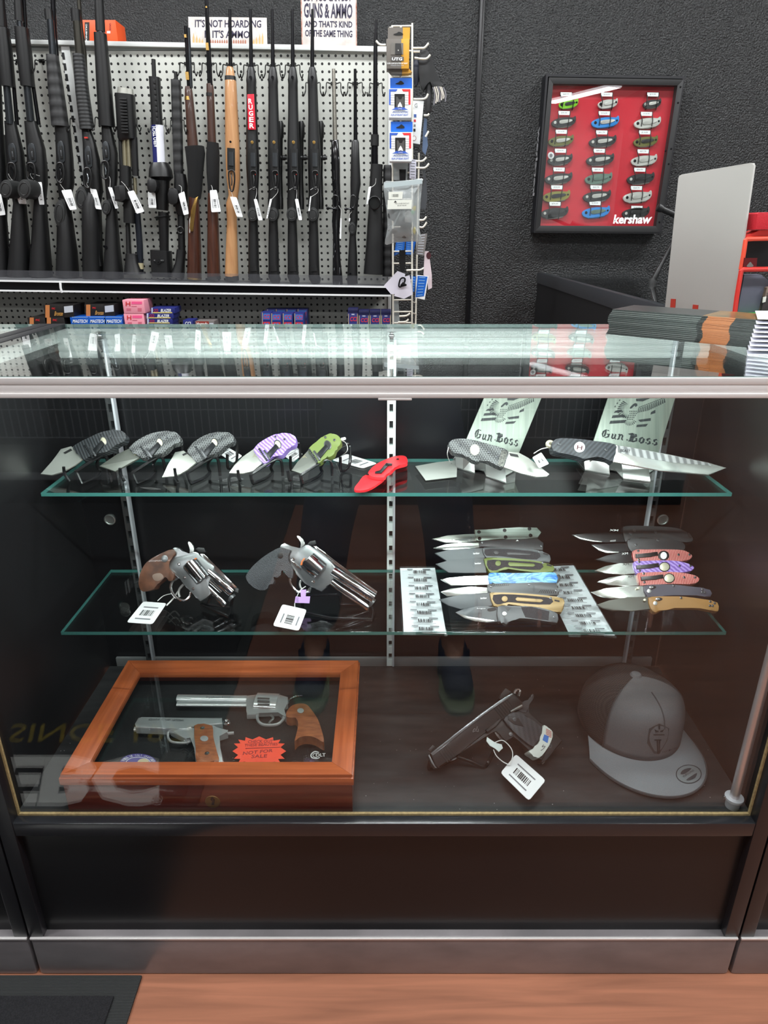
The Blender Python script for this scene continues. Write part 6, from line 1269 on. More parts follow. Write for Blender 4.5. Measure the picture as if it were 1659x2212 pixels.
# ---------------------------------------------------------------- lower shelf: price holders and knife racks
def price_holder(label, cr_, quad, y, tilt, n, rows_):
    pl = through(y, tilt, (quad[2][0]+quad[3][0])/2, (quad[2][1]+quad[3][1])/2, cr_)
    t = thing('price_holder', label, 'sign holder', 'clear price card holders')
    e = lambda q, k: (q[0]+(q[0]-sum(a[0] for a in quad)/4)*k, q[1]+(q[1]-sum(a[1] for a in quad)/4)*k)
    plate('clear_sleeve', pl, [e(q, .05) for q in quad], .003, acrylic, t, 0.002, 0, None, False)
    s_ = plate('price_sheet', pl, quad, .0008, mat('price_sheet_paper', (224, 232, 232), .6), t, .0012, 0, None, False)
    f = lambda u, v: (lerp(lerp(quad[0][0], quad[1][0], u), lerp(quad[3][0], quad[2][0], u), v), lerp(lerp(quad[0][1], quad[1][1], u), lerp(quad[3][1], quad[2][1], u), v))
    mb = MB(); mg_ = MB(); m3 = MB()
    for k in range(n):
        v0 = k/n; dv = 1/n; P_ = lambda u, v: pl.p(*f(u, v), .0056)
        bars(mb, P_(.37, v0+dv*.66), P_(.72, v0+dv*.66), P_(.37, v0+dv*.28), 12)
        for u0, u1, vv, h in ((.2, .36, .1, .1), (.64, .86, .1, .12)): mg_.poly([P_(u0, v0+dv*vv), P_(u1, v0+dv*vv), P_(u1, v0+dv*(vv+h)), P_(u0, v0+dv*(vv+h))])
        m3.poly([P_(.22, v0+dv*.76), P_(.8, v0+dv*.77), P_(.8, v0+dv*.81), P_(.22, v0+dv*.80)])
    obj('barcode', mb, ink, s_, False); obj('price_print', mg_, mat('dim_ink', (86, 88, 92), .6), s_, False); obj('fine_print', m3, grey_ink, s_, False)
    return t
price_holder('white barcode price list in a clear holder left of the knife rack', 'B7', [(55, 452), (345, 450), (440, 998), (85, 985)], 1.002, 76, 8, 0)
price_holder('white barcode price list in a clear holder between the two knife racks', 'B8', [(-150, 412), (140, 402), (462, 948), (108, 938)], 1.002, 76, 9, 0)
KL = 'open knives on the left acrylic rack'; KR = 'open knives on the right acrylic rack'
def rack(label, cr_, xl_, xr_, xb0, xb1):
    t = thing('acrylic_rack', label, 'display stand', 'clear stepped knife racks')
    v = vplane(1.03, cr_); X0, X1 = v.p(xl_, 850).x, v.p(xr_, 850).x
    prof = [(1.012, 0), (1.012, .03), (1.018, .038)]
    for k in range(8):
        y = 1.022+k*.0245; z = .012+k*.0125; prof += [(y, z+.012), (y+.006, z+.004), (y+.012, z+.004), (y+.018, z+.026)]
    prof += [(1.225, .125), (1.225, 0)]
    for X in (X0, X1): obj('stepped_arm', MB().prism([Vector((X-.0015, a, Z2+.003+b_)) for a, b_ in prof[2:]] + [Vector((X-.0015, 1.018, Z2+.003))], Vector((.003, 0, 0))), acrylic, t, False)
    obj('base_plate', MB().box((v.p(xb0, 900).x, .992, Z2+.0005), (v.p(xb1, 900).x, 1.225, Z2+.0035), .0005), acrylic, t, False)
    for X in (X0, X1): obj('front_lip', MB().prism([Vector((X-.003, 1.006, Z2+.0035)), Vector((X-.003, 1.01, Z2+.0035)), Vector((X-.003, 1.012, Z2+.036)), Vector((X-.003, 1.008, Z2+.04)), Vector((X-.003, 1.004, Z2+.034))], Vector((.006, 0, 0)), .0006), acrylic, t, False)
rack('clear stepped rack carrying eight knives on the lower shelf', 'B7', 700, 1190, 470, 1215)
rack('clear stepped rack carrying seven knives at the right of the lower shelf', 'B8', 690, 1150, 480, 1190)
inlay_k = mat('grit_inlay', (44, 44, 46), .85, noise=((66, 66, 70), 900), bump=(1500, .5)); tan_h = mat('tan_handle', (156, 132, 88), .42, .2); grn_h = mat('green_handle', (98, 112, 50), .42, .1); gry_h = mat('slate_handle', (78, 82, 84), .42, .15); blk_h = mat('satin_black_handle', (48, 49, 51), .4, .2)
bluesw = tex('blue_swirl_handle', 'noise', (20, 110, 200), (140, 205, 235), 55, .35, stretch=(.6, 1, 1.4), dist=3.5, soft=.14, mid=.52)
sil_h = mat('silver_green_handle', (146, 156, 148), .4, .5, noise=((120, 130, 122), 6, (1, 40, 40)))
Y8 = lambda i: 1.03+i*.0225
def rk(i, cr_, lab, blade, handle, bm, hm, grp, c, bevel=None, tilt=48):
    pl = through(Y8(i), tilt, *c, cr_)
    o, b_, h_ = knife(lab, pl, blade, curve(handle, True, 2) if len(handle) > 9 else handle, bm, hm, .011, bevel, grp)
    return pl, o, b_, h_
pl, o, b_, h_ = rk(0, 'B7', 'grey knife with grit inlay and drop-point blade, front of the left rack', [(515, 820), (600, 785), (700, 770), (790, 770), (868, 778), (876, 900), (780, 905), (680, 895), (590, 870)],
    [(866, 772), (950, 765), (1060, 770), (1150, 768), (1290, 798), (1370, 830), (1366, 908), (1290, 898), (1150, 876), (1050, 870), (990, 875), (950, 918), (928, 916), (900, 895), (872, 896)], gry_h, gry_h, KL, (940, 840), [(518, 822), (640, 862), (780, 880), (850, 890), (780, 903), (680, 893), (592, 868)])
plate('inlay', pl, [(1062, 776), (1150, 776), (1300, 812), (1292, 888), (1100, 862), (1085, 830)], .0008, inlay_k, h_, .0105); disc(pl, 'pivot', 925, 832, 18, 18, steel, h_, .0106); plate('triangle', pl, [(925, 770), (982, 780), (955, 812)], .0008, gun_black, h_, .0105); plate('hole', pl, curve([(785, 792), (845, 780), (855, 800), (800, 812)]), .0006, hole_m, b_, .0076); screws(pl, h_, [(1340, 862)], .0106); text(pl, 'logo', (695, 795), (765, 795), (698, 783), white_paper, b_, .0084)
def ksh(i, lab, bl_, ha, hm, inl, ctr, cm, circ, c, bm=None):
    pl, o, b_, h_ = rk(i, 'B7', lab, bl_, ha, bm or gry_h, hm, KL, c)
    plate('inlay', pl, curve(inl, True, 2), .0008, inlay_k, h_, .0105); plate('inlay_center', pl, ctr, .0008, cm, h_, .0112, .0003); disc(pl, 'button', *circ, cm, h_, .0112); screws(pl, h_, [(ctr[1][0]+75, ctr[1][1]-8)], .0108)
    ex_ = ha[len(ha)//2]; plate('lanyard_slot', pl, [(ctr[1][0]+108, ctr[1][1]+2), (ctr[1][0]+150, ctr[1][1]+10), (ctr[1][0]+148, ctr[1][1]+24), (ctr[1][0]+106, ctr[1][1]+14)], .0006, hole_m, h_, .0106)
    text(pl, 'kershaw', (bl_[3][0]-80, bl_[3][1]+56), (bl_[3][0]-28, bl_[3][1]+53), (bl_[3][0]-80, bl_[3][1]+40), white_paper, b_, .0078, .02); return pl
ksh(1, 'tan-handled knife with dark inlay, second from the front of the left rack', [(380, 712), (480, 690), (600, 668), (805, 655), (825, 765), (700, 780), (560, 795), (460, 765)], [(802, 662), (850, 655), (1000, 658), (1150, 668), (1300, 684), (1408, 700), (1426, 740), (1402, 822), (1300, 797), (1100, 772), (985, 756), (940, 752), (900, 770), (835, 768)], tan_h,
    [(832, 676), (1000, 672), (1200, 688), (1318, 706), (1305, 755), (1100, 748), (960, 735), (890, 752), (845, 745)], [(1030, 694), (1235, 712), (1250, 724), (1225, 738), (1030, 726), (1016, 710)], tan_h, (927, 708, 25, 24), (920, 720))
pl, o, b_, h_ = rk(2, 'B7', 'plain grey out-the-front knife with ridged end, third from the front of the left rack', [(395, 648), (480, 620), (650, 605), (790, 612), (792, 662), (600, 680), (450, 685)], [(786, 590), (820, 580), (1000, 580), (1100, 574), (1352, 572), (1368, 640), (1366, 682), (1150, 672), (900, 657), (790, 662)], blade_m, gry_h, KL, (900, 635), [(400, 650), (560, 650), (780, 640), (790, 660), (600, 679), (450, 684)])
mb = MB()
for k in range(9): mb.poly([pl.p(x, y, .0114) for x, y in ((1210+k*17, 655+k), (1216+k*17, 655+k), (1236+k*15, 632), (1230+k*15, 632))])
for k in range(9): mb.poly([pl.p(x, y, .0114) for x, y in ((815+k*17, 606-k), (820+k*17, 606-k), (828+k*17, 588), (823+k*17, 588))])
obj('ridges', mb, hole_m, h_, False); screws(pl, h_, [(812, 606), (1355, 640), (1130, 590)], .0112)
pl, o, b_, h_ = rk(3, 'B7', 'blue swirl-handled knife with bright tanto blade on the left rack', [(393, 545), (450, 535), (600, 520), (795, 508), (802, 590), (600, 595), (480, 598)], [(793, 500), (830, 490), (1000, 494), (1180, 490), (1300, 487), (1356, 494), (1362, 574), (1180, 572), (1000, 578), (860, 574), (800, 582)], bevel_m, bluesw, KL, (900, 545))
plate('pommel', pl, curve([(1360, 510), (1385, 505), (1394, 530), (1385, 556), (1360, 560)], True, 3), .008, gun_black, o, .001, .001); text(pl, 'HOGUE', (708, 548), (762, 545), (708, 538), ink, b_, .0078, .01)
ksh(4, 'olive green-handled tanto knife with dark inlay on the left rack', [(352, 415), (470, 385), (640, 370), (758, 365), (775, 490), (600, 492), (460, 490)], [(752, 372), (850, 365), (1050, 375), (1240, 400), (1335, 430), (1332, 482), (1250, 492), (1050, 472), (960, 458), (915, 454), (870, 490), (800, 487)], grn_h,
    [(782, 388), (900, 386), (1080, 394), (1238, 414), (1222, 465), (1050, 458), (930, 442), (860, 470), (795, 462)], [(962, 402), (1170, 416), (1182, 428), (1165, 440), (970, 436), (955, 420)], grn_h, (872, 412, 24, 22), (860, 430))
ksh(5, 'dark grey-handled tanto knife with dark inlay on the left rack', [(345, 325), (460, 300), (600, 288), (745, 282), (765, 365), (600, 395), (450, 397)], [(740, 288), (800, 278), (1000, 284), (1150, 296), (1242, 312), (1306, 342), (1302, 404), (1200, 397), (1000, 377), (900, 362), (850, 372), (772, 366)], gry_h,
    [(762, 298), (880, 292), (1060, 302), (1215, 325), (1195, 380), (1000, 365), (880, 350), (775, 350)], [(955, 312), (1140, 322), (1152, 338), (1130, 345), (955, 340), (942, 326)], blk_h, (858, 320, 22, 18), (860, 335))
pl, o, b_, h_ = rk(6, 'B7', 'black out-the-front knife with slim dagger blade, second from the back of the left rack', [(333, 282), (430, 255), (560, 240), (720, 238), (716, 280), (560, 300), (420, 297)], [(712, 240), (740, 220), (1000, 211), (1205, 204), (1252, 240), (1247, 302), (1000, 287), (850, 277), (718, 280)], blade_m, blk_h, KL, (860, 255), [(336, 283), (500, 272), (712, 262), (714, 279), (560, 298), (422, 295)])
screws(pl, h_, [(738, 238), (1232, 268)], .0112); plate('slider', pl, [(1020, 226), (1032, 214), (1044, 226)], .002, steel, h_, .011)
pl, o, b_, h_ = rk(7, 'B7', 'silver out-the-front knife with six dark screws, back of the left rack', [(320, 207), (450, 180), (600, 170), (695, 165), (695, 228), (560, 240), (430, 240)], [(683, 138), (690, 132), (860, 128), (900, 120), (1195, 113), (1202, 196), (960, 211), (870, 206), (740, 224), (690, 216)], blade_m, sil_h, KL, (860, 180), [(330, 210), (480, 215), (690, 200), (694, 227), (560, 239), (432, 239)])
screws(pl, h_, [(712, 152), (717, 207), (926, 138), (934, 194), (1133, 125), (1142, 180)], .0112, .0036, dark_clip); plate('glass_breaker', pl, [(1200, 148), (1216, 152), (1216, 166), (1200, 170)], .005, dark_clip, o, .002)
# right rack
def benchlike(i, lab, bl_, ha, bm, hm, c, piv, scr, slot):
    pl, o, b_, h_ = rk(i, 'B8', lab, bl_, ha, bm, hm, KR, c)
    disc(pl, 'pivot', *piv, 17, 16, steel, h_, .0106); screws(pl, h_, scr, .0108); disc(pl, 'lock_slot', slot[0], slot[1], 28, 13, hole_m, h_, .0106, .0008); disc(pl, 'lock_bar', slot[0]-8, slot[1], 16, 12, chrome, h_, .0108, .003)
    disc(pl, 'thumb_stud', slot[0]-110, slot[1]+6, 11, 10, brass_pale, b_, .0076, .004); return pl, b_
benchlike(0, 'tan-handled knife with worn grey blade, front of the right rack', [(320, 708), (420, 675), (560, 650), (735, 645), (745, 745), (600, 758), (450, 755), (370, 735)], [(726, 652), (800, 645), (900, 644), (1000, 646), (1150, 665), (1268, 690), (1273, 750), (1252, 762), (1130, 737), (1000, 735), (865, 738), (800, 768), (770, 766), (742, 736)], blade_d, mat('coyote_handle', (142, 104, 54), .5), (790, 705), (780, 697), [(980, 656), (1208, 685), (1242, 698), (1205, 718), (1226, 718)], (808, 665))
benchlike(1, 'slate-blue-handled knife with bright blade, second from the front of the right rack', [(278, 608), (400, 580), (560, 565), (695, 560), (705, 655), (560, 662), (430, 660), (340, 640)], [(685, 562), (760, 552), (840, 551), (930, 553), (1080, 570), (1210, 590), (1212, 648), (1100, 637), (950, 636), (850, 640), (800, 648), (718, 648)], bevel_m, mat('slate_blue_handle', (62, 62, 74), .5), (740, 605), (732, 602), [(922, 562), (1148, 591), (1145, 612), (1165, 614)], (758, 572))
def layered(i, lab, bl_, ha, bm, hm, med, mm, c):
    pl, o, b_, h_ = rk(i, 'B8', lab, bl_, curve(ha, True, 2), bm, hm, KR, c)
    x, y = med; cl = plate('pocket_clip', pl, [(x-220, y-12), (x-95, y-20), (x-90, y-26), (x-46, y-30), (x-42, y-2), (x-88, y+2), (x-95, y+8), (x-218, y+18)], .002, dark_clip, o, .0112, .0006)
    disc(pl, 'medallion_ring', x, y, 44, 38, dark_clip, h_, .0106, .0012); disc(pl, 'medallion', x, y, 37 if mm is not white_paper else 25, 32 if mm is not white_paper else 28, mm, h_, .0116, .001); screws(pl, h_, [(x+115, y-6), (x+200, y-6), (x-200, y-36), (x-195, y+32)], .0108)
    text(pl, 'XM', (bl_[3][0]-88, bl_[3][1]+24), (bl_[3][0]-40, bl_[3][1]+20), (bl_[3][0]-88, bl_[3][1]+8), hole_m if bm is not blade_k else white_paper, b_, .0078); return pl
layered(2, 'red layered knife with pale round medallion on the right rack', [(330, 528), (420, 495), (540, 478), (650, 475), (668, 560), (550, 565), (420, 555)], [(640, 468), (700, 457), (900, 453), (1040, 468), (1122, 500), (1082, 546), (900, 546), (700, 556), (662, 552)], bevel_m, red_g, (888, 502), brass_pale, (760, 515))
layered(3, 'purple layered knife with pale round medallion on the right rack', [(305, 442), (390, 405), (500, 385), (612, 378), (636, 465), (520, 475), (390, 462)], [(610, 378), (680, 368), (900, 364), (1020, 384), (1084, 415), (1042, 452), (880, 457), (700, 457), (634, 466)], bevel_m, purple_g, (852, 413), brass_pale, (730, 420))
layered(4, 'red layered knife with a black blade and white badge on the right rack', [(308, 355), (400, 325), (500, 305), (605, 296), (616, 375), (500, 385), (400, 378)], [(604, 288), (700, 278), (950, 279), (1030, 297), (1070, 328), (1022, 366), (850, 366), (700, 371), (618, 371)], blade_k, red_g, (845, 325), white_paper, (720, 330))
pl, o, b_, h_ = rk(5, 'B8', 'all black knife, second from the back of the right rack', [(282, 240), (380, 234), (500, 230), (575, 228), (586, 295), (480, 305), (400, 305), (340, 285)], curve([(562, 202), (650, 190), (900, 200), (1002, 225), (1006, 282), (900, 292), (700, 287), (590, 292)], True, 2), blade_k, blk_h, KR, (640, 250), [(284, 241), (330, 268), (400, 290), (500, 295), (490, 304), (400, 304), (340, 284)])
screws(pl, h_, [(628, 242), (800, 205)], .0112, .003); text(pl, 'HOGUE', (428, 218), (470, 214), (428, 206), white_paper, b_, .0078)
pl, o, b_, h_ = rk(6, 'B8', 'big all black knife with long clip-point blade, back of the right rack', [(128, 160), (250, 150), (400, 145), (540, 148), (548, 220), (400, 222), (280, 215), (190, 195)], curve([(526, 112), (560, 94), (700, 94), (900, 104), (1000, 130), (1072, 182), (1050, 222), (900, 207), (700, 187), (600, 197), (548, 217)], True, 2), blade_k, blk_h, KR, (600, 160), [(131, 162), (190, 185), (280, 205), (370, 215), (360, 221), (280, 214), (190, 194)])
screws(pl, h_, [(585, 155), (615, 130), (780, 142), (795, 204)], .0112, .003); plate('lanyard_slot', pl, curve([(1030, 152), (1045, 150), (1066, 180), (1050, 186)]), .0006, hole_m, h_, .0112); text(pl, 'XM', (420, 134), (488, 136), (424, 120), white_paper, b_, .0078, .02)
# ---------------------------------------------------------------- wooden presentation case on the deck
cher = mat('cherry_wood', (158, 78, 40), .3, noise=((186, 98, 54), 5, (1.2, 22, 22)), coat=.35)
cher_y = mat('cherry_wood_side', (158, 78, 40), .3, noise=((186, 98, 54), 5, (22, 1.2, 22)), coat=.35)
cher_d = mat('dark_cherry', (88, 32, 22), .28, noise=((112, 44, 30), 5, (1.5, 20, 20)), coat=.4)
bf = hplane(ZD)
FLb, FRb = bf.p(149, 1759), bf.p(762, 1756)
XL, XRr = FLb.x, FRb.x; YF = (FLb.y+FRb.y)/2+.001
ztop = vplane(YF, 'P').p(450, 1672).z
YBk = hplane(ztop).p(600, 1427).y
t = thing('presentation_case', 'cherry wood presentation case with glass lid holding two silver handguns', 'display box')
hbx = ztop-.020; nickel = mat('nickel', (226, 228, 228), .2, .65)
mb = MB(); mb.box((XL, YF, ZD+.0005), (XRr, YF+.012, hbx), .001); mb.box((XL, YBk-.012, ZD+.0005), (XRr, YBk, hbx), .001); mb.box((XL, YF+.012, ZD+.0005), (XL+.012, YBk-.012, hbx), .001); mb.box((XRr-.012, YF+.012, ZD+.0005), (XRr, YBk-.012, hbx), .001)
body = obj('body', mb, cher_d, t)
zfl = ztop-.040
obj('lining', MB().box((XL+.012, YF+.012, ZD+.0005), (XRr-.012, YBk-.012, zfl)), mat('black_foam', (16, 17, 19), .75, bump=(400, .2)), t)
lid = obj('lid_moulding', MB().box((XL-.003, YF-.004, hbx), (XRr+.003, YF+.006, ztop-.006), .002).box((XL-.003, YBk-.006, hbx), (XRr+.003, YBk+.004, ztop-.006), .002).box((XL-.003, YF, hbx), (XL+.007, YBk, ztop-.006), .002).box((XRr-.007, YF, hbx), (XRr+.003, YBk, ztop-.006), .002), cher, t)
lw = .034; o_ = [Vector((XL, YF-.001, ztop)), Vector((XRr, YF-.001, ztop)), Vector((XRr, YBk+.001, ztop)), Vector((XL, YBk+.001, ztop))]
i_ = [Vector((XL+lw, YF+lw*.9, ztop-.0035)), Vector((XRr-lw, YF+lw*.9, ztop-.0035)), Vector((XRr-lw, YBk-lw, ztop-.0035)), Vector((XL+lw, YBk-lw, ztop-.0035))]
for k in range(4):
    j = (k+1) % 4; obj('lid_frame', MB().prism([o_[k], o_[j], i_[j], i_[k]], Vector((0, 0, -.012)), .0008), cher if k % 2 == 0 else cher_y, lid)
pane = obj('lid_pane', MB().box((XL+lw-.003, YF+lw*.9-.003, ztop-.010), (XRr-lw+.003, YBk-lw+.003, ztop-.007)), pglass, t, False)
esc = vplane(YF-.0005, 'D2'); k_ = obj('key_plate', MB().lathe(esc.p(613, 957), (0, -1, 0), [(0, .0125), (.0012, .012), (.0014, 0)], 24), mat('worn_brass', (120, 92, 52), .4, .6), t)
plate('keyhole', esc, ell(613, 942, 15, 13)[:16] + [(622, 980), (604, 980)], .0006, hole_m, k_, .0016)
for x in (XL+.02, ): pass
# guns inside
zi = zfl+.014; gp = Pl((0, 0, zi), (0, 0, 1), 'D2')
wg = mat('figured_walnut', (132, 72, 42), .35, noise=((166, 98, 58), 60, (1, 3, 1)), coat=.3)
r = thing('revolver', 'long silver revolver with wood grip lying inside the wooden case', 'handgun')
loft(gp, 'barrel', [(380, 272, 1), (380, 272, 3), (700, 275, 3), (840, 278, 3)], nickel, r, 1, 0, 16) if False else None
def bar2(nm, x0, y0, x1, y1, hy, m, par, depth=1.0, off=0.0, seg=16):
    """rounded bar between two photo points with half thickness hy (photo px along y)"""
    a, b_ = gp.p(x0, y0, off), gp.p(x1, y1, off); d = (b_-a).normalized(); s_ = d.cross(gp.n).normalized(); h1 = (gp.p(x0, y0+hy, off)-a).length
    rg = [[p+s_*math.cos(2*math.pi*q/seg)*h1+gp.n*math.sin(2*math.pi*q/seg)*h1*depth for q in range(seg)] for p in (a, b_)]
    return obj(nm, MB().rings(rg), m, par)
bar2('barrel', 380, 272, 842, 280, 19, nickel, r, .8); bar2('under_lug', 378, 308, 842, 312, 15, nickel, r, .6)
plate('top_rib', gp, [(410, 246), (580, 248), (840, 250), (840, 262), (410, 258)], .006, steel, r, 0, .001)
plate('frame', gp, [(835, 252), (905, 244), (1060, 246), (1112, 262), (1112, 310), (1095, 318), (1080, 345), (1090, 380), (1120, 385), (1095, 400), (1050, 360), (915, 365), (905, 378), (838, 380), (835, 350)], .010, nickel, r, -.006, .002)
bar2('cylinder', 902, 292, 1046, 300, 50, nickel, r, .55, .002, 20)
for y in (272, 290, 312): bar2('flute', 910, y, 990, y+3, 5, steel_dark, r, .6, .014, 8)
obj('trigger_guard', MB().tube(curve([tuple(gp.p(*q)) for q in ((915, 370), (908, 400), (925, 435), (970, 450), (1040, 445), (1078, 415), (1084, 380))], False, 4), .0028, 8), nickel, r); obj('trigger', MB().tube(curve([tuple(gp.p(*q)) for q in ((1000, 385), (1015, 405), (995, 425), (985, 440))], False, 4), .0022, 7), steel, r)
obj('hammer', MB().tube(curve([tuple(gp.p(*q)) for q in ((1110, 300), (1130, 278), (1170, 260), (1208, 256))], False, 4), [.003]*9+[.0018]*4, 8), chrome, r)
plate('grip', gp, curve([(1098, 385), (1110, 350), (1140, 318), (1190, 305), (1235, 312), (1270, 350), (1310, 410), (1335, 480), (1350, 540), (1345, 562), (1290, 530), (1230, 520), (1180, 535), (1155, 560), (1170, 500), (1180, 440), (1165, 400), (1125, 400)], True, 3), .018, wg, r, -.004, .005)
plate('backstrap', gp, [(1098, 378), (1120, 372), (1160, 385), (1150, 392), (1118, 392), (1096, 400)], .010, nickel, r, 0, .001); disc(gp, 'medallion', 1196, 352, 22, 16, nickel, r, .0145)
text(gp, 'Python Elite', (570, 276), (730, 272), (572, 258), steel_dark, r, .0165)
p_ = thing('pistol', 'silver pistol with brown wood grip lying inside the wooden case', 'handgun')
plate('slide', gp, [(118, 398), (140, 396), (675, 398), (678, 440), (560, 448), (500, 450), (470, 468), (440, 470), (300, 470), (100, 462), (94, 440)], .014, nickel, p_, -.004, .003)
bar2('dust_cover', 96, 475, 430, 478, 14, nickel, p_, .8); plate('frame', gp, [(330, 484), (440, 472), (620, 445), (640, 470), (715, 478), (712, 500), (650, 520), (655, 600), (690, 695), (500, 702), (490, 600), (468, 520), (440, 545), (400, 520)], .012, nickel, p_, -.004, .002)
obj('trigger_guard', MB().tube(curve([tuple(gp.p(*q)) for q in ((316, 500), (318, 535), (345, 562), (420, 568), (468, 555), (472, 520))], False, 4), .0022, 8), nickel, p_); obj('trigger', MB().tube([gp.p(415, 515), gp.p(430, 540), gp.p(420, 560)], .0022, 7), steel, p_)
plate('grip_panel', gp, curve([(488, 452), (550, 444), (612, 452), (615, 520), (640, 620), (655, 690), (575, 690), (505, 698), (500, 600)], True, 2), .006, wg, p_, .008, .002)
obj('hammer', MB().tube([gp.p(x, y, .004) for x, y in ell(706, 432, 16, 13, 14)], .0026, 8, True), chrome, p_); obj('beavertail', MB().tube(curve([tuple(gp.p(*q)) for q in ((640, 520), (690, 500), (715, 505), (754, 502))], False, 4), .003, 8), nickel, p_)
disc(gp, 'medallion', 556, 537, 27, 18, nickel, p_, .0145); screws(gp, p_, [(545, 470), (575, 638)], .0145, .004, chrome)
text(gp, 'Gold Cup', (185, 422), (330, 420), (190, 406), steel_dark, p_, .0106); text(gp, 'NATIONAL', (340, 424), (420, 424), (345, 410), steel_dark, p_, .0106)
# card, sticker, mark
neon = mat('neon_orange_card', (252, 74, 38), .5)
s_ = thing('starburst_card', 'orange starburst card with handwriting inside the wooden case', 'card'); pts = []
for k in range(32):
    a = 2*math.pi*k/32; q = 1.0 if k % 2 == 0 else .80; cx2 = abs(math.cos(a))**.7*math.copysign(1, math.cos(a)); sy = abs(math.sin(a))**.7*math.copysign(1, math.sin(a)); pts.append((922+178*q*cx2, 622+98*q*sy))
sp_ = Pl((0, 0, zfl+.006), (0, -.35, .94), 'D2'); sp_.o = gp.p(922, 700)+Vector((0, 0, -.006))
plate('card', sp_, pts, .0008, neon, s_, 0, 0, None, False); rk_ = mat('red_marker', (140, 16, 24), .5)
for tx, bl, br, tl in (('CHECK OUT', (845, 570), (1012, 566), (848, 550)), ('THESE BEAUTIES', (822, 592), (1042, 584), (826, 574)), ('NOT FOR', (812, 648), (1010, 628), (816, 626)), ('SALE', (868, 668), (972, 664), (872, 646))): text(sp_, tx, bl, br, tl, rk_, s_, .0012, .01, 'handwriting')
plate('underline', sp_, [(830, 602), (1060, 594), (1060, 597), (830, 606)], .0004, rk_, s_, .0009)
zf = Pl((0, 0, zfl), (0, 0, 1), 'D2'); v_ = thing('oval_sticker', 'purple oval sticker with gold ring in the front left corner of the wooden case', 'sticker')
violet = mat('violet_sticker', (76, 62, 150), .4)
disc(zf, 'face', 118, 700, 122, 62, violet, v_, .0004); disc(zf, 'ring', 118, 700, 84, 40, white_paper, v_, .0017, .0004); disc(zf, 'inner', 118, 700, 80, 37, violet, v_, .0022, .0004); plate('gold_mark', zf, curve([(110, 700), (130, 676), (165, 672), (190, 690), (180, 715), (120, 720)], True, 3), .0004, mat('gold_mark', (206, 190, 150), .4), v_, .0028)
def arc_text(pl, txt, cx, cy, rx, ry, a0, a1, h, m, parent, off):
    mb = MB(); n = len(txt)
    for i, ch in enumerate(txt):
        if ch == ' ': continue
        a = lerp(a0, a1, (i+.5)/n); w = abs(a1-a0)/n*.40; P_ = lambda b_, k: pl.p(cx+rx*k*math.cos(R(b_)), cy-ry*k*math.sin(R(b_)), off); sg = 1 if a1 < a0 else -1
        addtext(mb, ch, P_(a+w*sg, 1), P_(a-w*sg, 1), P_(a+w*sg, 1+h), .01)
    return obj('lettering', mb, m, parent, False)
arc_text(zf, 'PRIDE OF COLT CRAFTSMEN', 118, 700, 90, 44, 165, 5, .28, white_paper, v_, .003)
m_ = thing('case_emblem', 'small silver-white letter mark printed at the front right of the case lining', 'emblem')
wire(zf, [(1318, 632), (1290, 626), (1266, 645), (1272, 666), (1305, 672), (1322, 664)], .0011, white_paper, m_, 'letter', .001); wire(zf, [(1312, 640), (1290, 638), (1278, 648), (1284, 660), (1306, 664)], .0006, white_paper, m_, 'letter', .001)
text(zf, 'OLT', (1296, 660), (1362, 658), (1296, 637), white_paper, m_, .001, .03)

# ---------------------------------------------------------------- black pistol with tag on the deck
pl = tplane(*hplane(ZD+.034).p(1095, 1610), 50, 8, 'D3'); smat = mat('parkerized_slide', (24, 22, 22), .34, .3); fmat = mat('parkerized_frame', (28, 27, 27), .42, .25)
g = thing('pistol', 'black pistol with flag-printed grip band and white tag on the case floor', 'handgun')
plate('slide', pl, [(990, 292), (1008, 298), (1092, 385), (975, 478), (880, 548), (640, 735), (480, 868), (300, 1005), (262, 975), (215, 862), (430, 695), (700, 480), (900, 345)], .020, smat, g, -.010, .003)
plate('slide_highlight', pl, [(985, 290), (1002, 300), (985, 326), (720, 500), (430, 730), (240, 884), (218, 862), (430, 695), (700, 480), (900, 345)], .004, mat('painted_slide_highlight', (120, 124, 126), .18, .7), g, .0085, .001)
plate('frame', pl, [(470, 872), (640, 742), (880, 552), (1090, 388), (1150, 370), (1140, 480), (1190, 530), (1262, 572), (1290, 600), (1372, 662), (1468, 742), (1310, 922), (1282, 945), (1240, 900), (1150, 842), (1060, 740), (1000, 692), (985, 720), (930, 745), (880, 700), (842, 642), (790, 660), (758, 700), (650, 760), (540, 830), (480, 885)], .018, fmat, g, -.012, .003)
plate('grip_panel', pl, curve([(908, 545), (960, 490), (1000, 468), (1060, 485), (1130, 510), (1240, 592), (1288, 640), (1240, 730), (1190, 800), (1100, 740), (1000, 652)], True, 2), .006, tex('checkered_black_grip', 'checker', (34, 35, 38), (62, 63, 66), 520, .5, rot=(0, R(20), 0)), g, .006, .002)
plate('diamond', pl, [(952, 505), (1045, 525), (1100, 610), (1010, 590), (950, 545)], .001, fmat, g, .0118, .0004); screws(pl, g, [(1010, 543)], .0128, .0035); disc(pl, 'magazine_catch', 975, 680, 18, 18, steel_dark, g, .006, .003)
mb = MB()
for x0, y0, n_ in ((935, 345, 7), (375, 782, 5)):
    for k in range(n_):
        a = (x0-k*19, y0+k*15); mb.obox(pl.p(a[0]+42, a[1]+52, .0102), pl.p(a[0]+84, a[1]+104, .0102)*.5-pl.p(a[0], a[1], .0102)*.5, (pl.p(a[0]+4, a[1]-3, .01)-pl.p(a[0], a[1], .01)), pl.n*.0005)
obj('serrations', mb, mat('deep_black', (6, 6, 6), .7), g)
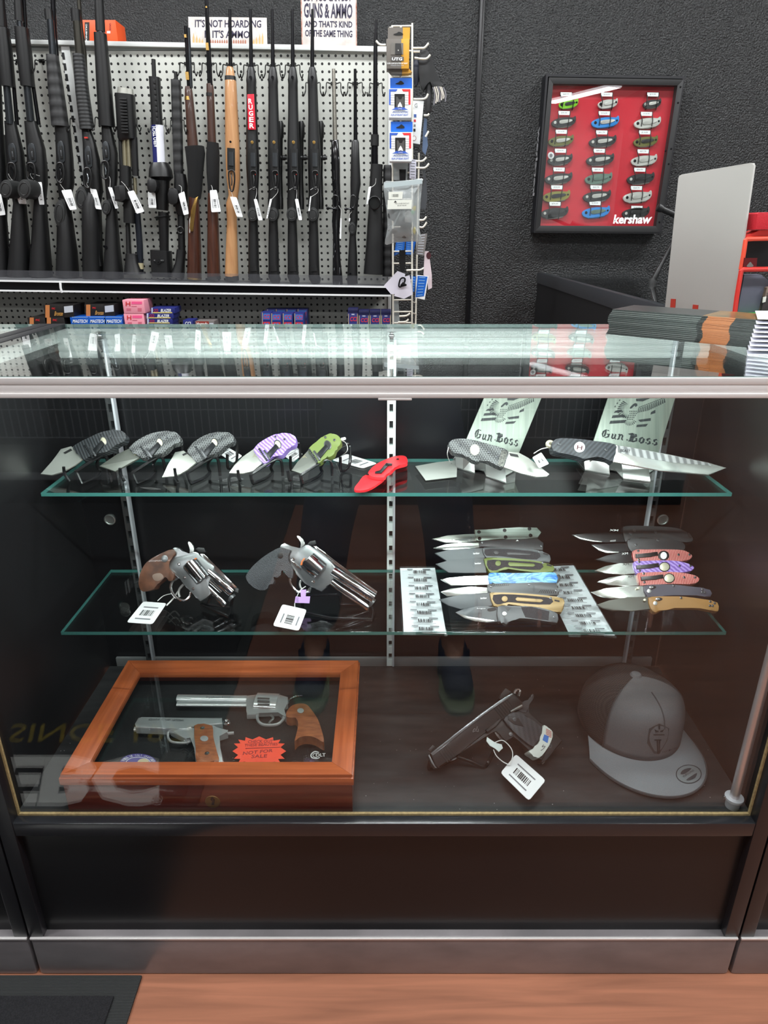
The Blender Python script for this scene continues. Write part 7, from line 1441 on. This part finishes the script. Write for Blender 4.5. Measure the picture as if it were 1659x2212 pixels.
plate('rear_sight', pl, [(862, 345), (885, 300), (922, 244), (945, 258), (982, 280), (930, 320), (890, 352)], .014, fmat, g, -.007, .001); plate('front_sight', pl, [(192, 830), (240, 780), (260, 800), (222, 848)], .004, fmat, g, -.002, .0006)
obj('hammer', MB().tube(curve([tuple(pl.p(*q)) for q in ((1008, 300), (1018, 272), (1042, 260), (1062, 275), (1050, 325))], False, 4), .0026, 8), chrome, g); plate('beavertail', pl, curve([(1092, 370), (1130, 360), (1160, 340), (1172, 305), (1190, 302), (1194, 335), (1165, 378), (1140, 420), (1130, 480), (1070, 470), (1030, 440), (1060, 400)], True, 3), .012, mat('beavertail_black', (58, 57, 58), .3, .4), g, -.005, .002)
obj('safety_lever', MB().tube([pl.p(972, 470, .011), pl.p(1030, 440, .011), pl.p(1080, 415, .011)], [.0022, .003, .0035], 8), mat('worn_steel', (122, 120, 116), .3, .7), g); obj('slide_stop', MB().prism([pl.p(x, y, .0135) for x, y in ((735, 640), (850, 560), (860, 535), (890, 545), (840, 600), (760, 662))], -pl.n*.004, .001), fmat, g)
obj('trigger_guard', MB().tube(curve([tuple(pl.p(*q)) for q in ((762, 690), (748, 740), (765, 795), (820, 812), (880, 775), (930, 735))], False, 5), .0034, 8), fmat, g)
tr_ = plate('trigger', pl, curve([(815, 660), (850, 648), (895, 655), (910, 690), (890, 740), (862, 720)], True, 3), .006, mat('trigger_grey', (70, 66, 64), .35, .5), g, -.003, .001)
for x, y in ((850, 663), (878, 692), (888, 725)): disc(pl, 'hole', x, y, 11, 12, hole_m, tr_, .0032, .0008)
wire(pl, [(660, 608), (650, 640), (632, 630), (618, 660), (640, 650), (668, 655), (668, 630)], .0007, mat('scroll_grey', (96, 92, 92), .4), g, 'scroll_mark', .0104)
plate('muzzle_ring', pl, [(196, 878), (212, 872), (250, 970), (285, 1000), (262, 1000), (225, 950)], .016, steel_dark, g, -.008, .001); plate('magazine_base', pl, [(1375, 668), (1468, 742), (1312, 922), (1282, 950), (1258, 945), (1300, 870)], .022, gun_black, g, -.013, .002)
obj('lanyard_tip', MB().lathe(pl.p(1278, 938, .0), pl.p(1278, 938)-pl.p(1268, 950), [(-.004, .003), (.002, .003)], 10), steel, g); plate('lower_diamond', pl, curve([(1300, 800), (1345, 750), (1392, 800), (1345, 870)], True, 1), .001, fmat, g, .0065); screws(pl, g, [(1346, 794)], .0085, .0032)
bd_ = plate('grip_band', pl, curve([(1283, 596), (1330, 620), (1372, 658), (1362, 730), (1320, 815), (1245, 905), (1195, 882), (1146, 842), (1210, 800), (1262, 710)], True, 3), .030, mat('white_band', (206, 212, 204), .4), g, -.016, .002)
mb = MB()
for k in range(5): mb.poly([pl.p(x, y, .0144) for x, y in ((1308+k*0, 628+k*15), (1360, 656+k*13), (1359, 662+k*13), (1306, 634+k*15))])
obj('red_stripes', mb, mat('flag_red', (176, 70, 60), .5), bd_, False); plate('blue_field', pl, [(1292, 682), (1334, 702), (1322, 765), (1275, 735)], .0005, mat('flag_field_blue', (50, 110, 190), .5), bd_, .0142); wire(pl, [(1285, 780), (1270, 800), (1300, 795), (1280, 820), (1258, 835)], .0006, grey_ink, bd_, 'scroll_mark', .0143)
h4 = hplane(ZD+.016, 'D3'); price_tag(h4, [(1025, 868), (1305, 1115), (1145, 1308), (878, 1045)], g, off=.006, vertical=False)
obj('tag_string', MB().tube(curve([tuple(a) for a in (pl.p(820, 762, .008), pl.p(900, 740, .01), pl.p(975, 810, .012), h4.p(993, 885, .02), h4.p(965, 972, .008))], False, 6), .0009, 6), string_m, g); obj('tag_string', MB().tube(curve([tuple(a) for a in (pl.p(812, 825, .005), pl.p(840, 885, .006), h4.p(900, 940, .015), h4.p(965, 972, .008))], False, 6), .0009, 6), string_m, g)
plate('white_zip_tag', pl, [(752, 705), (830, 765), (890, 775), (902, 812), (862, 850), (830, 815), (780, 792), (745, 745)], .002, mat('lock_white', (214, 226, 222), .35), g, .008, .0006)
st = thing('wire_stand', 'black wire stand under the black pistol on the case floor', 'display stand', 'wire handgun stands'); gz = hplane(ZD+.003, 'D3')
obj('prong', MB().tube(curve([tuple(a) for a in (pl.p(470, 895, -.01), pl.p(600, 940, -.012), gz.p(720, 990), gz.p(760, 950), pl.p(810, 850, -.012))], False, 5), .003, 8), black_wire, st)
obj('prong', MB().tube(curve([tuple(a) for a in (pl.p(215, 925, -.004), gz.p(205, 1010), gz.p(290, 985), gz.p(480, 900))], False, 5), .003, 8), black_wire, st)

# ---------------------------------------------------------------- cap
felt = mat('grey_cotton', (92, 93, 95), .8, noise=((102, 103, 105), 900), bump=(1800, .15)); mesh_m = tex('dark_net', 'checker', (24, 23, 23), (52, 49, 48), 420, .8, stretch=(1, 1, 1))
ct = thing('trucker_cap', 'grey and black mesh cap with flat bill standing on the case floor', 'cap')
zc0 = ZD+.022; fr_c = hplane(zc0).p(1410, 1643); bk_l = hplane(zc0+.012, 'D4').p(110, 535); yaw = R(14); RX, RY, HH = .090, .098, .128
cc = Vector((fr_c.x-.012, fr_c.y+RY-.002, zc0)); fwd = Vector((math.sin(yaw), -math.cos(yaw), 0)); sid = Vector((math.cos(yaw), math.sin(yaw), 0))
tp = vplane(cc.y).p(1389, 1470); HH = max(.11, tp.z-zc0)
def crown(a, s):
    """a: angle from front, s: 0 rim .. 1 top"""
    ca, sa = math.cos(a), math.sin(a); front = max(0, ca)
    k = (1-s**(2.4+2.6*max(0, math.cos(a*.85))))**(1/(2.1+.7*front)) if s < .9999 else 0
    z = HH*(s**.92) + (1-s)*(.010*(1-ca)/2)
    return cc + fwd*(ca*RY*k + .010*s*(0 if ca > 0 else 1)*0) + sid*(sa*RX*k) + Vector((0, 0, z))
NA, NS = 64, 18
def crown_mesh(a0, a1, n, th=0):
    mb = MB(); g_ = [[mb.b.verts.new(crown(lerp(a0, a1, i/n), 1-(1-j/NS)**1.7)) for i in range(n+1)] for j in range(NS+1)]
    for j in range(NS):
        for i in range(n): mb.b.faces.new((g_[j][i], g_[j][i+1], g_[j+1][i+1], g_[j+1][i]))
    return mb
FA = R(62)
fp_ = obj('front_panel', crown_mesh(-FA, FA, 32), felt, ct); obj('mesh_back', crown_mesh(FA, 2*math.pi-FA, 44), mesh_m, ct)
for o in list(ct.children):
    sm = o.modifiers.new('thickness', 'SOLIDIFY'); sm.thickness = .0016; sm.offset = -1
from mathutils.bvhtree import BVHTree
bv = crown_mesh(-FA, FA, 48); bvh = BVHTree.FromBMesh(bv.b)
def oncap(x, y, off=.0006, tree=None):
    x0, y0, k = CR['D4']; d = ray(x0+x*k, y0+y*k).normalized(); hit = (tree or bvh).ray_cast(EYEV, d)
    return hit[0]-d*off if hit[0] else None
def decal(nm, pts, m, parent, off=.0008, tree=None):
    q = [oncap(x, y, off, tree) for x, y in pts]
    if any(v is None for v in q): print('decal miss', nm); q = [v for v in q if v is not None]
    if len(q) > 2: obj(nm, MB().prism(q, (EYEV-q[0]).normalized()*-.0004), m, parent, False)
obj('top_button', MB().lathe(cc+Vector((0, 0, HH-.003)), (0, 0, 1), [(-.002, .011), (.002, .011), (.006, .008), (.0075, 0)], 20), felt, ct)
obj('seam', MB().tube([crown(0, s/14)+fwd*.0005+Vector((0, 0, .0005)) for s in [8, 9, 10, 11, 12, 12.6, 13.2, 13.6]], .0011, 6), mat('seam_grey', (62, 63, 65), .8), ct)
for sg in (-1, 1): obj('seam', MB().tube([crown(sg*FA, s/16)+ (crown(sg*FA, s/16)-cc-Vector((0, 0, .03))).normalized()*.0006 for s in range(0, 16)], .0009, 6), mat('seam_grey', (62, 63, 65), .8), ct)
# flat bill
bo = []; bi = []; nb = 36; BL = .078
for i in range(nb+1):
    a = lerp(R(-80), R(80), i/nb); ca, sa = math.cos(a), math.sin(a); e_ = crown(a, 0)-fwd*.006; bi.append(Vector((e_.x, e_.y, zc0+.001)))
    w_ = max(0, math.cos(a*.98))**.62; p = cc + fwd*(RY*.62*ca + (BL+.028)*w_) + sid*(sa*(RX+.016)); bo.append(Vector((p.x, p.y, ZD+.006-.004*(abs(sa)**3)+.002)))
mb = MB(); bb = []
for th in (0, -.0035):
    bb.append(([mb.b.verts.new(p+Vector((0, 0, th))) for p in bi], [mb.b.verts.new(p*.5+q*.5+Vector((0, 0, th+.003))) for p, q in zip(bi, bo)], [mb.b.verts.new(p+Vector((0, 0, th))) for p in bo]))
for th in (0, 1):
    for A_, B_ in ((bb[th][0], bb[th][1]), (bb[th][1], bb[th][2])):
        for i in range(nb): mb.b.faces.new((A_[i], A_[i+1], B_[i+1], B_[i]))
for i in range(nb): mb.b.faces.new((bb[0][2][i], bb[0][2][i+1], bb[1][2][i+1], bb[1][2][i])); mb.b.faces.new((bb[0][0][i], bb[0][0][i+1], bb[1][0][i+1], bb[1][0][i]))
for i in (0, nb):
    mb.b.faces.new((bb[0][0][i], bb[0][1][i], bb[1][1][i], bb[1][0][i])); mb.b.faces.new((bb[0][1][i], bb[0][2][i], bb[1][2][i], bb[1][1][i]))
tree_b = BVHTree.FromBMesh(mb.b)
bill = obj('bill', mb, mat('grey_bill', (112, 117, 121), .8, noise=((120, 125, 128), 900)), ct); obj('bill_piping', MB().tube(bo, .0017, 6), mat('seam_grey', (62, 63, 65), .8), bill)
emb = mat('embossed_dark_grey', (62, 60, 60), .7); emb2 = mat('embossed_black', (40, 38, 38), .7)
decal('patch', [(770, 503), (812, 520), (852, 543), (848, 590), (838, 640), (810, 690), (772, 752), (728, 748), (700, 705), (672, 662), (680, 600), (688, 545), (730, 522)], emb, ct)
for q in ([(764, 505), (780, 505), (778, 550), (766, 550)], [(732, 548), (752, 560), (766, 562), (766, 572), (745, 572)], [(780, 562), (795, 558), (812, 548), (800, 570), (780, 572)], [(724, 590), (814, 590), (814, 597), (724, 597)], [(732, 632), (788, 632), (788, 642), (732, 642)], [(752, 642), (762, 642), (766, 745), (758, 745)], [(770, 642), (780, 642), (776, 745), (768, 745)]): decal('emblem', q, emb2, ct, .0016)
mb = MB()
for i, ch in enumerate('VARMINT HUNTER'.replace(' ', '')):
    x = 795+i*14; y = 745-i*3.4-(i*i)*.12; q = [oncap(x, y, .0012), oncap(x+10, y-3, .0012), oncap(x, y-15, .0012)]
    if None not in q: addtext(mb, ch, *q)
obj('lettering', mb, emb2, ct, False)
stk = [oncap(x, y, .0006, tree_b) for x, y in ell(1012, 915, 106, 78, 28)]
if None not in stk:
    sk_ = obj('sticker', MB().prism(stk, Vector((0, 0, -.0004))), mat('sticker_ring', (58, 62, 66), .4), bill, False); decal('sticker_face', ell(1012, 915, 98, 71, 28), mat('sticker_silver', (136, 144, 146), .3, .3), sk_, .0010, tree_b)
    decal('sticker_band', curve([(945, 915), (960, 885), (1000, 868), (1035, 870), (985, 910)], True, 2), mat('sticker_ring', (58, 62, 66), .4), sk_, .0016, tree_b); decal('sticker_band', curve([(1080, 905), (1065, 945), (1020, 965), (990, 962), (1035, 930)], True, 2), mat('sticker_ring', (58, 62, 66), .4), sk_, .0016, tree_b)
    q = [oncap(x, y, .0018, tree_b) for x, y in ((968, 945), (1056, 890), (960, 930))]; obj('lettering', addtext(MB(), 'YUPOONG', *q, .01), mat('sticker_ring', (58, 62, 66), .4), sk_, False)

# ---------------------------------------------------------------- shop fixture standing behind the camera (seen in the glass)
gx0, gx1, gy = -2.6, 1.42, -1.38
t = thing('gondola_shelf', 'black wire-backed shop gondola facing the showcase', 'shelving')
obj('base_deck', MB().box((gx0, gy-.5, .0), (gx1, gy, .16), .004), black_side, t); obj('end_panel', MB().box((gx1-.03, gy-.5, .16), (gx1, gy-.36, 1.45)), mat('grey_end_panel', (96, 98, 102), .5), t); obj('back_panel', MB().box((gx0, gy-.5, .16), (gx1-.03, gy-.47, 1.45)), black_side, t)
mb = MB()
for k in range(100): mb.box((gx0+k*.04, gy-.462, .2), (gx0+k*.04+.004, gy-.458, 1.42))
for k in range(9): mb.box((gx0, gy-.458, .2+k*.15), (gx1-.03, gy-.454, .205+k*.15))
obj('wire_grid', mb, mat('grey_wire', (165, 168, 172), .4), t)
obj('shelf_lip', MB().box((gx0, gy-.004, .13), (gx1, gy+.004, .165)), mat('grey_wire', (165, 168, 172), .4), t)
for k, (x, z) in enumerate([(.15, .95), (.5, .82), (.85, .93), (1.1, .8), (-.3, .9), (-.7, .85)]):
    a = thing('price_hanger', 'white price hanger on the wire grid of the gondola behind', 'price sign', 'price hangers on the gondola'); obj('card', MB().box((x, gy-.40, z), (x+.09, gy-.398, z+.09), .001), mat('grey_label', (188, 192, 200), .5), a); obj('hook', MB().tube([(x+.045, gy-.458, z+.09), (x+.045, gy-.40, z+.088)], .003, 6), steel, a)
# ---------------------------------------------------------------- the photographer, seen only as a faint reflection in the front glass
def skin(name, verts, edges, m, parent, sub=2):
    """one continuous surface grown round a jointed skeleton; verts = (x, y, z, rx, ry), first one is the root"""
    me = bpy.data.meshes.new(name); me.from_pydata([v[:3] for v in verts], edges, []); o = bpy.data.objects.new(name, me); COL.objects.link(o); o.parent = parent
    sk = o.modifiers.new('skin', 'SKIN'); sk.use_smooth_shade = True
    for i, v in enumerate(verts): d = me.skin_vertices[0].data[i]; d.radius = (v[3], v[4]); d.use_root = (i == 0)
    s_ = o.modifiers.new('smooth', 'SUBSURF'); s_.levels = s_.render_levels = sub
    me.materials.append(m); return o
skin_m = mat('skin', (196, 142, 116), .5); jean = mat('navy_trousers', (34, 40, 66), .8, noise=((44, 52, 82), 300)); tee = mat('black_tee', (24, 24, 27), .85); shoe_m = mat('navy_shoe', (30, 38, 72), .6); sole = mat('shoe_sole', (150, 160, 120), .6); hair_m = mat('brown_hair', (52, 36, 26), .7)
t = thing('person', 'person in navy trousers and black t-shirt photographing the showcase, faintly reflected in its glass', 'person')
V = [(.02, -.15, .94, .13, .10)]; E_ = []
def chain(p, *vs_):
    for v in vs_: V.append(v); E_.append((p, len(V)-1)); p = len(V)-1
    return p
ch_ = chain(0, (.02, -.17, 1.10, .125, .09), (.02, -.20, 1.28, .14, .095))
hd = chain(ch_, (.02, -.19, 1.42, .055, .055), (.02, -.175, 1.485, .052, .055), (.02, -.15, 1.545, .062, .080), (.02, -.145, 1.605, .074, .094), (.02, -.155, 1.665, .066, .082))
for s_ in (-1, 1):
    k = chain(0, (.02+s_*.09, -.13, .86, .08, .08), (.01+s_*.16, -.07, .49, .052, .055), (.0+s_*.195, -.045, .30, .05, .052), (.0+s_*.20, -.05, .10, .034, .036), (.0+s_*.205, .03, .045, .034, .028), (.0+s_*.21, .10, .035, .030, .020))
    w = chain(ch_, (.02+s_*.165, -.20, 1.385, .055, .055), (.02+s_*.225, -.17, 1.24, .042, .042), (.02+s_*.24, -.12, 1.11, .036, .036), (.02+s_*.17, -.075, 1.165, .032, .030), (s_*.105, -.045, 1.195, .022, .026), (s_*.088, -.036, 1.215, .016, .030))
    for i, (dz, L_) in enumerate(((.028, .9), (.009, 1.0), (-.010, .95), (-.027, .8))):
        chain(w, (s_*.084, -.030, 1.215+dz, .0085, .0085), (s_*(.076-.0*L_), -.012, 1.217+dz*1.05, .008, .008), (s_*.060, -.012, 1.217+dz*1.05, .007, .007), (s_*(.060-.014*L_), -.016, 1.216+dz*1.05, .006, .006))
    chain(w, (s_*.078, -.048, 1.238, .0095, .0095), (s_*.062, -.052, 1.246, .008, .008), (s_*.046, -.050, 1.25, .007, .007))
body = skin('body', V, E_, skin_m, t)
skin('t_shirt', [(.02, -.15, .96, .16, .125), (.02, -.165, 1.10, .155, .118), (.02, -.205, 1.29, .172, .118), (.02, -.20, 1.385, .11, .085), (.20, -.20, 1.385, .07, .07), (.248, -.172, 1.235, .058, .058), (-.16, -.20, 1.385, .07, .07), (-.208, -.172, 1.235, .058, .058)], [(0, 1), (1, 2), (2, 3), (3, 4), (4, 5), (3, 6), (6, 7)], tee, t)
skin('trousers', [(.02, -.15, .97, .158, .12), (.02, -.145, .90, .15, .125), (.115, -.13, .80, .098, .098), (.175, -.07, .49, .075, .078), (.20, -.045, .14, .064, .068), (-.075, -.13, .80, .098, .098), (-.155, -.07, .49, .075, .078), (-.20, -.045, .14, .064, .068)], [(0, 1), (1, 2), (2, 3), (3, 4), (1, 5), (5, 6), (6, 7)], jean, t)
for s_ in (-1, 1):
    sh = skin('shoe', [(s_*.20, -.065, .055, .046, .044), (s_*.203, .0, .055, .047, .046), (s_*.207, .06, .045, .048, .034), (s_*.21, .115, .036, .042, .026), (s_*.20, -.055, .10, .042, .042)], [(0, 1), (1, 2), (2, 3), (0, 4)], shoe_m, t)
    obj('sole', MB().prism([Vector((s_*.205+x, y, .016)) for x, y in curve([(-.04, -.09), (.04, -.09), (.046, .0), (.05, .07), (.03, .14), (-.025, .145), (-.05, .07), (-.044, .0)], True, 3)], Vector((0, 0, -.015)), .003), sole, sh)
obj('hair', MB().lathe((.02, -.165, 1.60), (0, -.25, 1), [(-.05, .088), (.02, .098), (.07, .092), (.10, .072), (.118, .04), (.124, .0)], 24), hair_m, t)
for s_ in (-1, 1):
    obj('eye', MB().lathe((.02+s_*.032, -.056, 1.60), (0, 1, 0), [(-.012, .0), (-.008, .009), (0, .012), (.006, .009), (.009, .0)], 14), white_paper, t); obj('ear', MB().lathe((.02+s_*.078, -.15, 1.595), (s_, 0, 0), [(-.01, .02), (.004, .026), (.010, .020), (.008, .0)], 14), skin_m, t)
obj('nose', MB().rings([[Vector((.02+x, y, z)) for x, y, z in ((-.010, -.052, 1.598), (.010, -.052, 1.598), (0, -.046, 1.60))], [Vector((.02+x, y, z)) for x, y, z in ((-.017, -.048, 1.562), (.017, -.048, 1.562), (0, -.028, 1.566))]]), skin_m, t)
obj('mouth', MB().tube([(-.002, -.062, 1.535), (.02, -.056, 1.533), (.042, -.062, 1.535)], [.003, .005, .003], 8), mat('lips', (150, 84, 78), .5), t)
ph = thing('phone', 'black phone held up by the person taking the picture', 'phone')
obj('body', MB().box((-.064, -.030, 1.173), (.064, -.022, 1.237), .003), gun_black, ph); obj('screen', MB().box((-.060, -.0306, 1.177), (.060, -.0298, 1.233)), mat('screen_glass', (12, 12, 14), .1), ph)
finish()
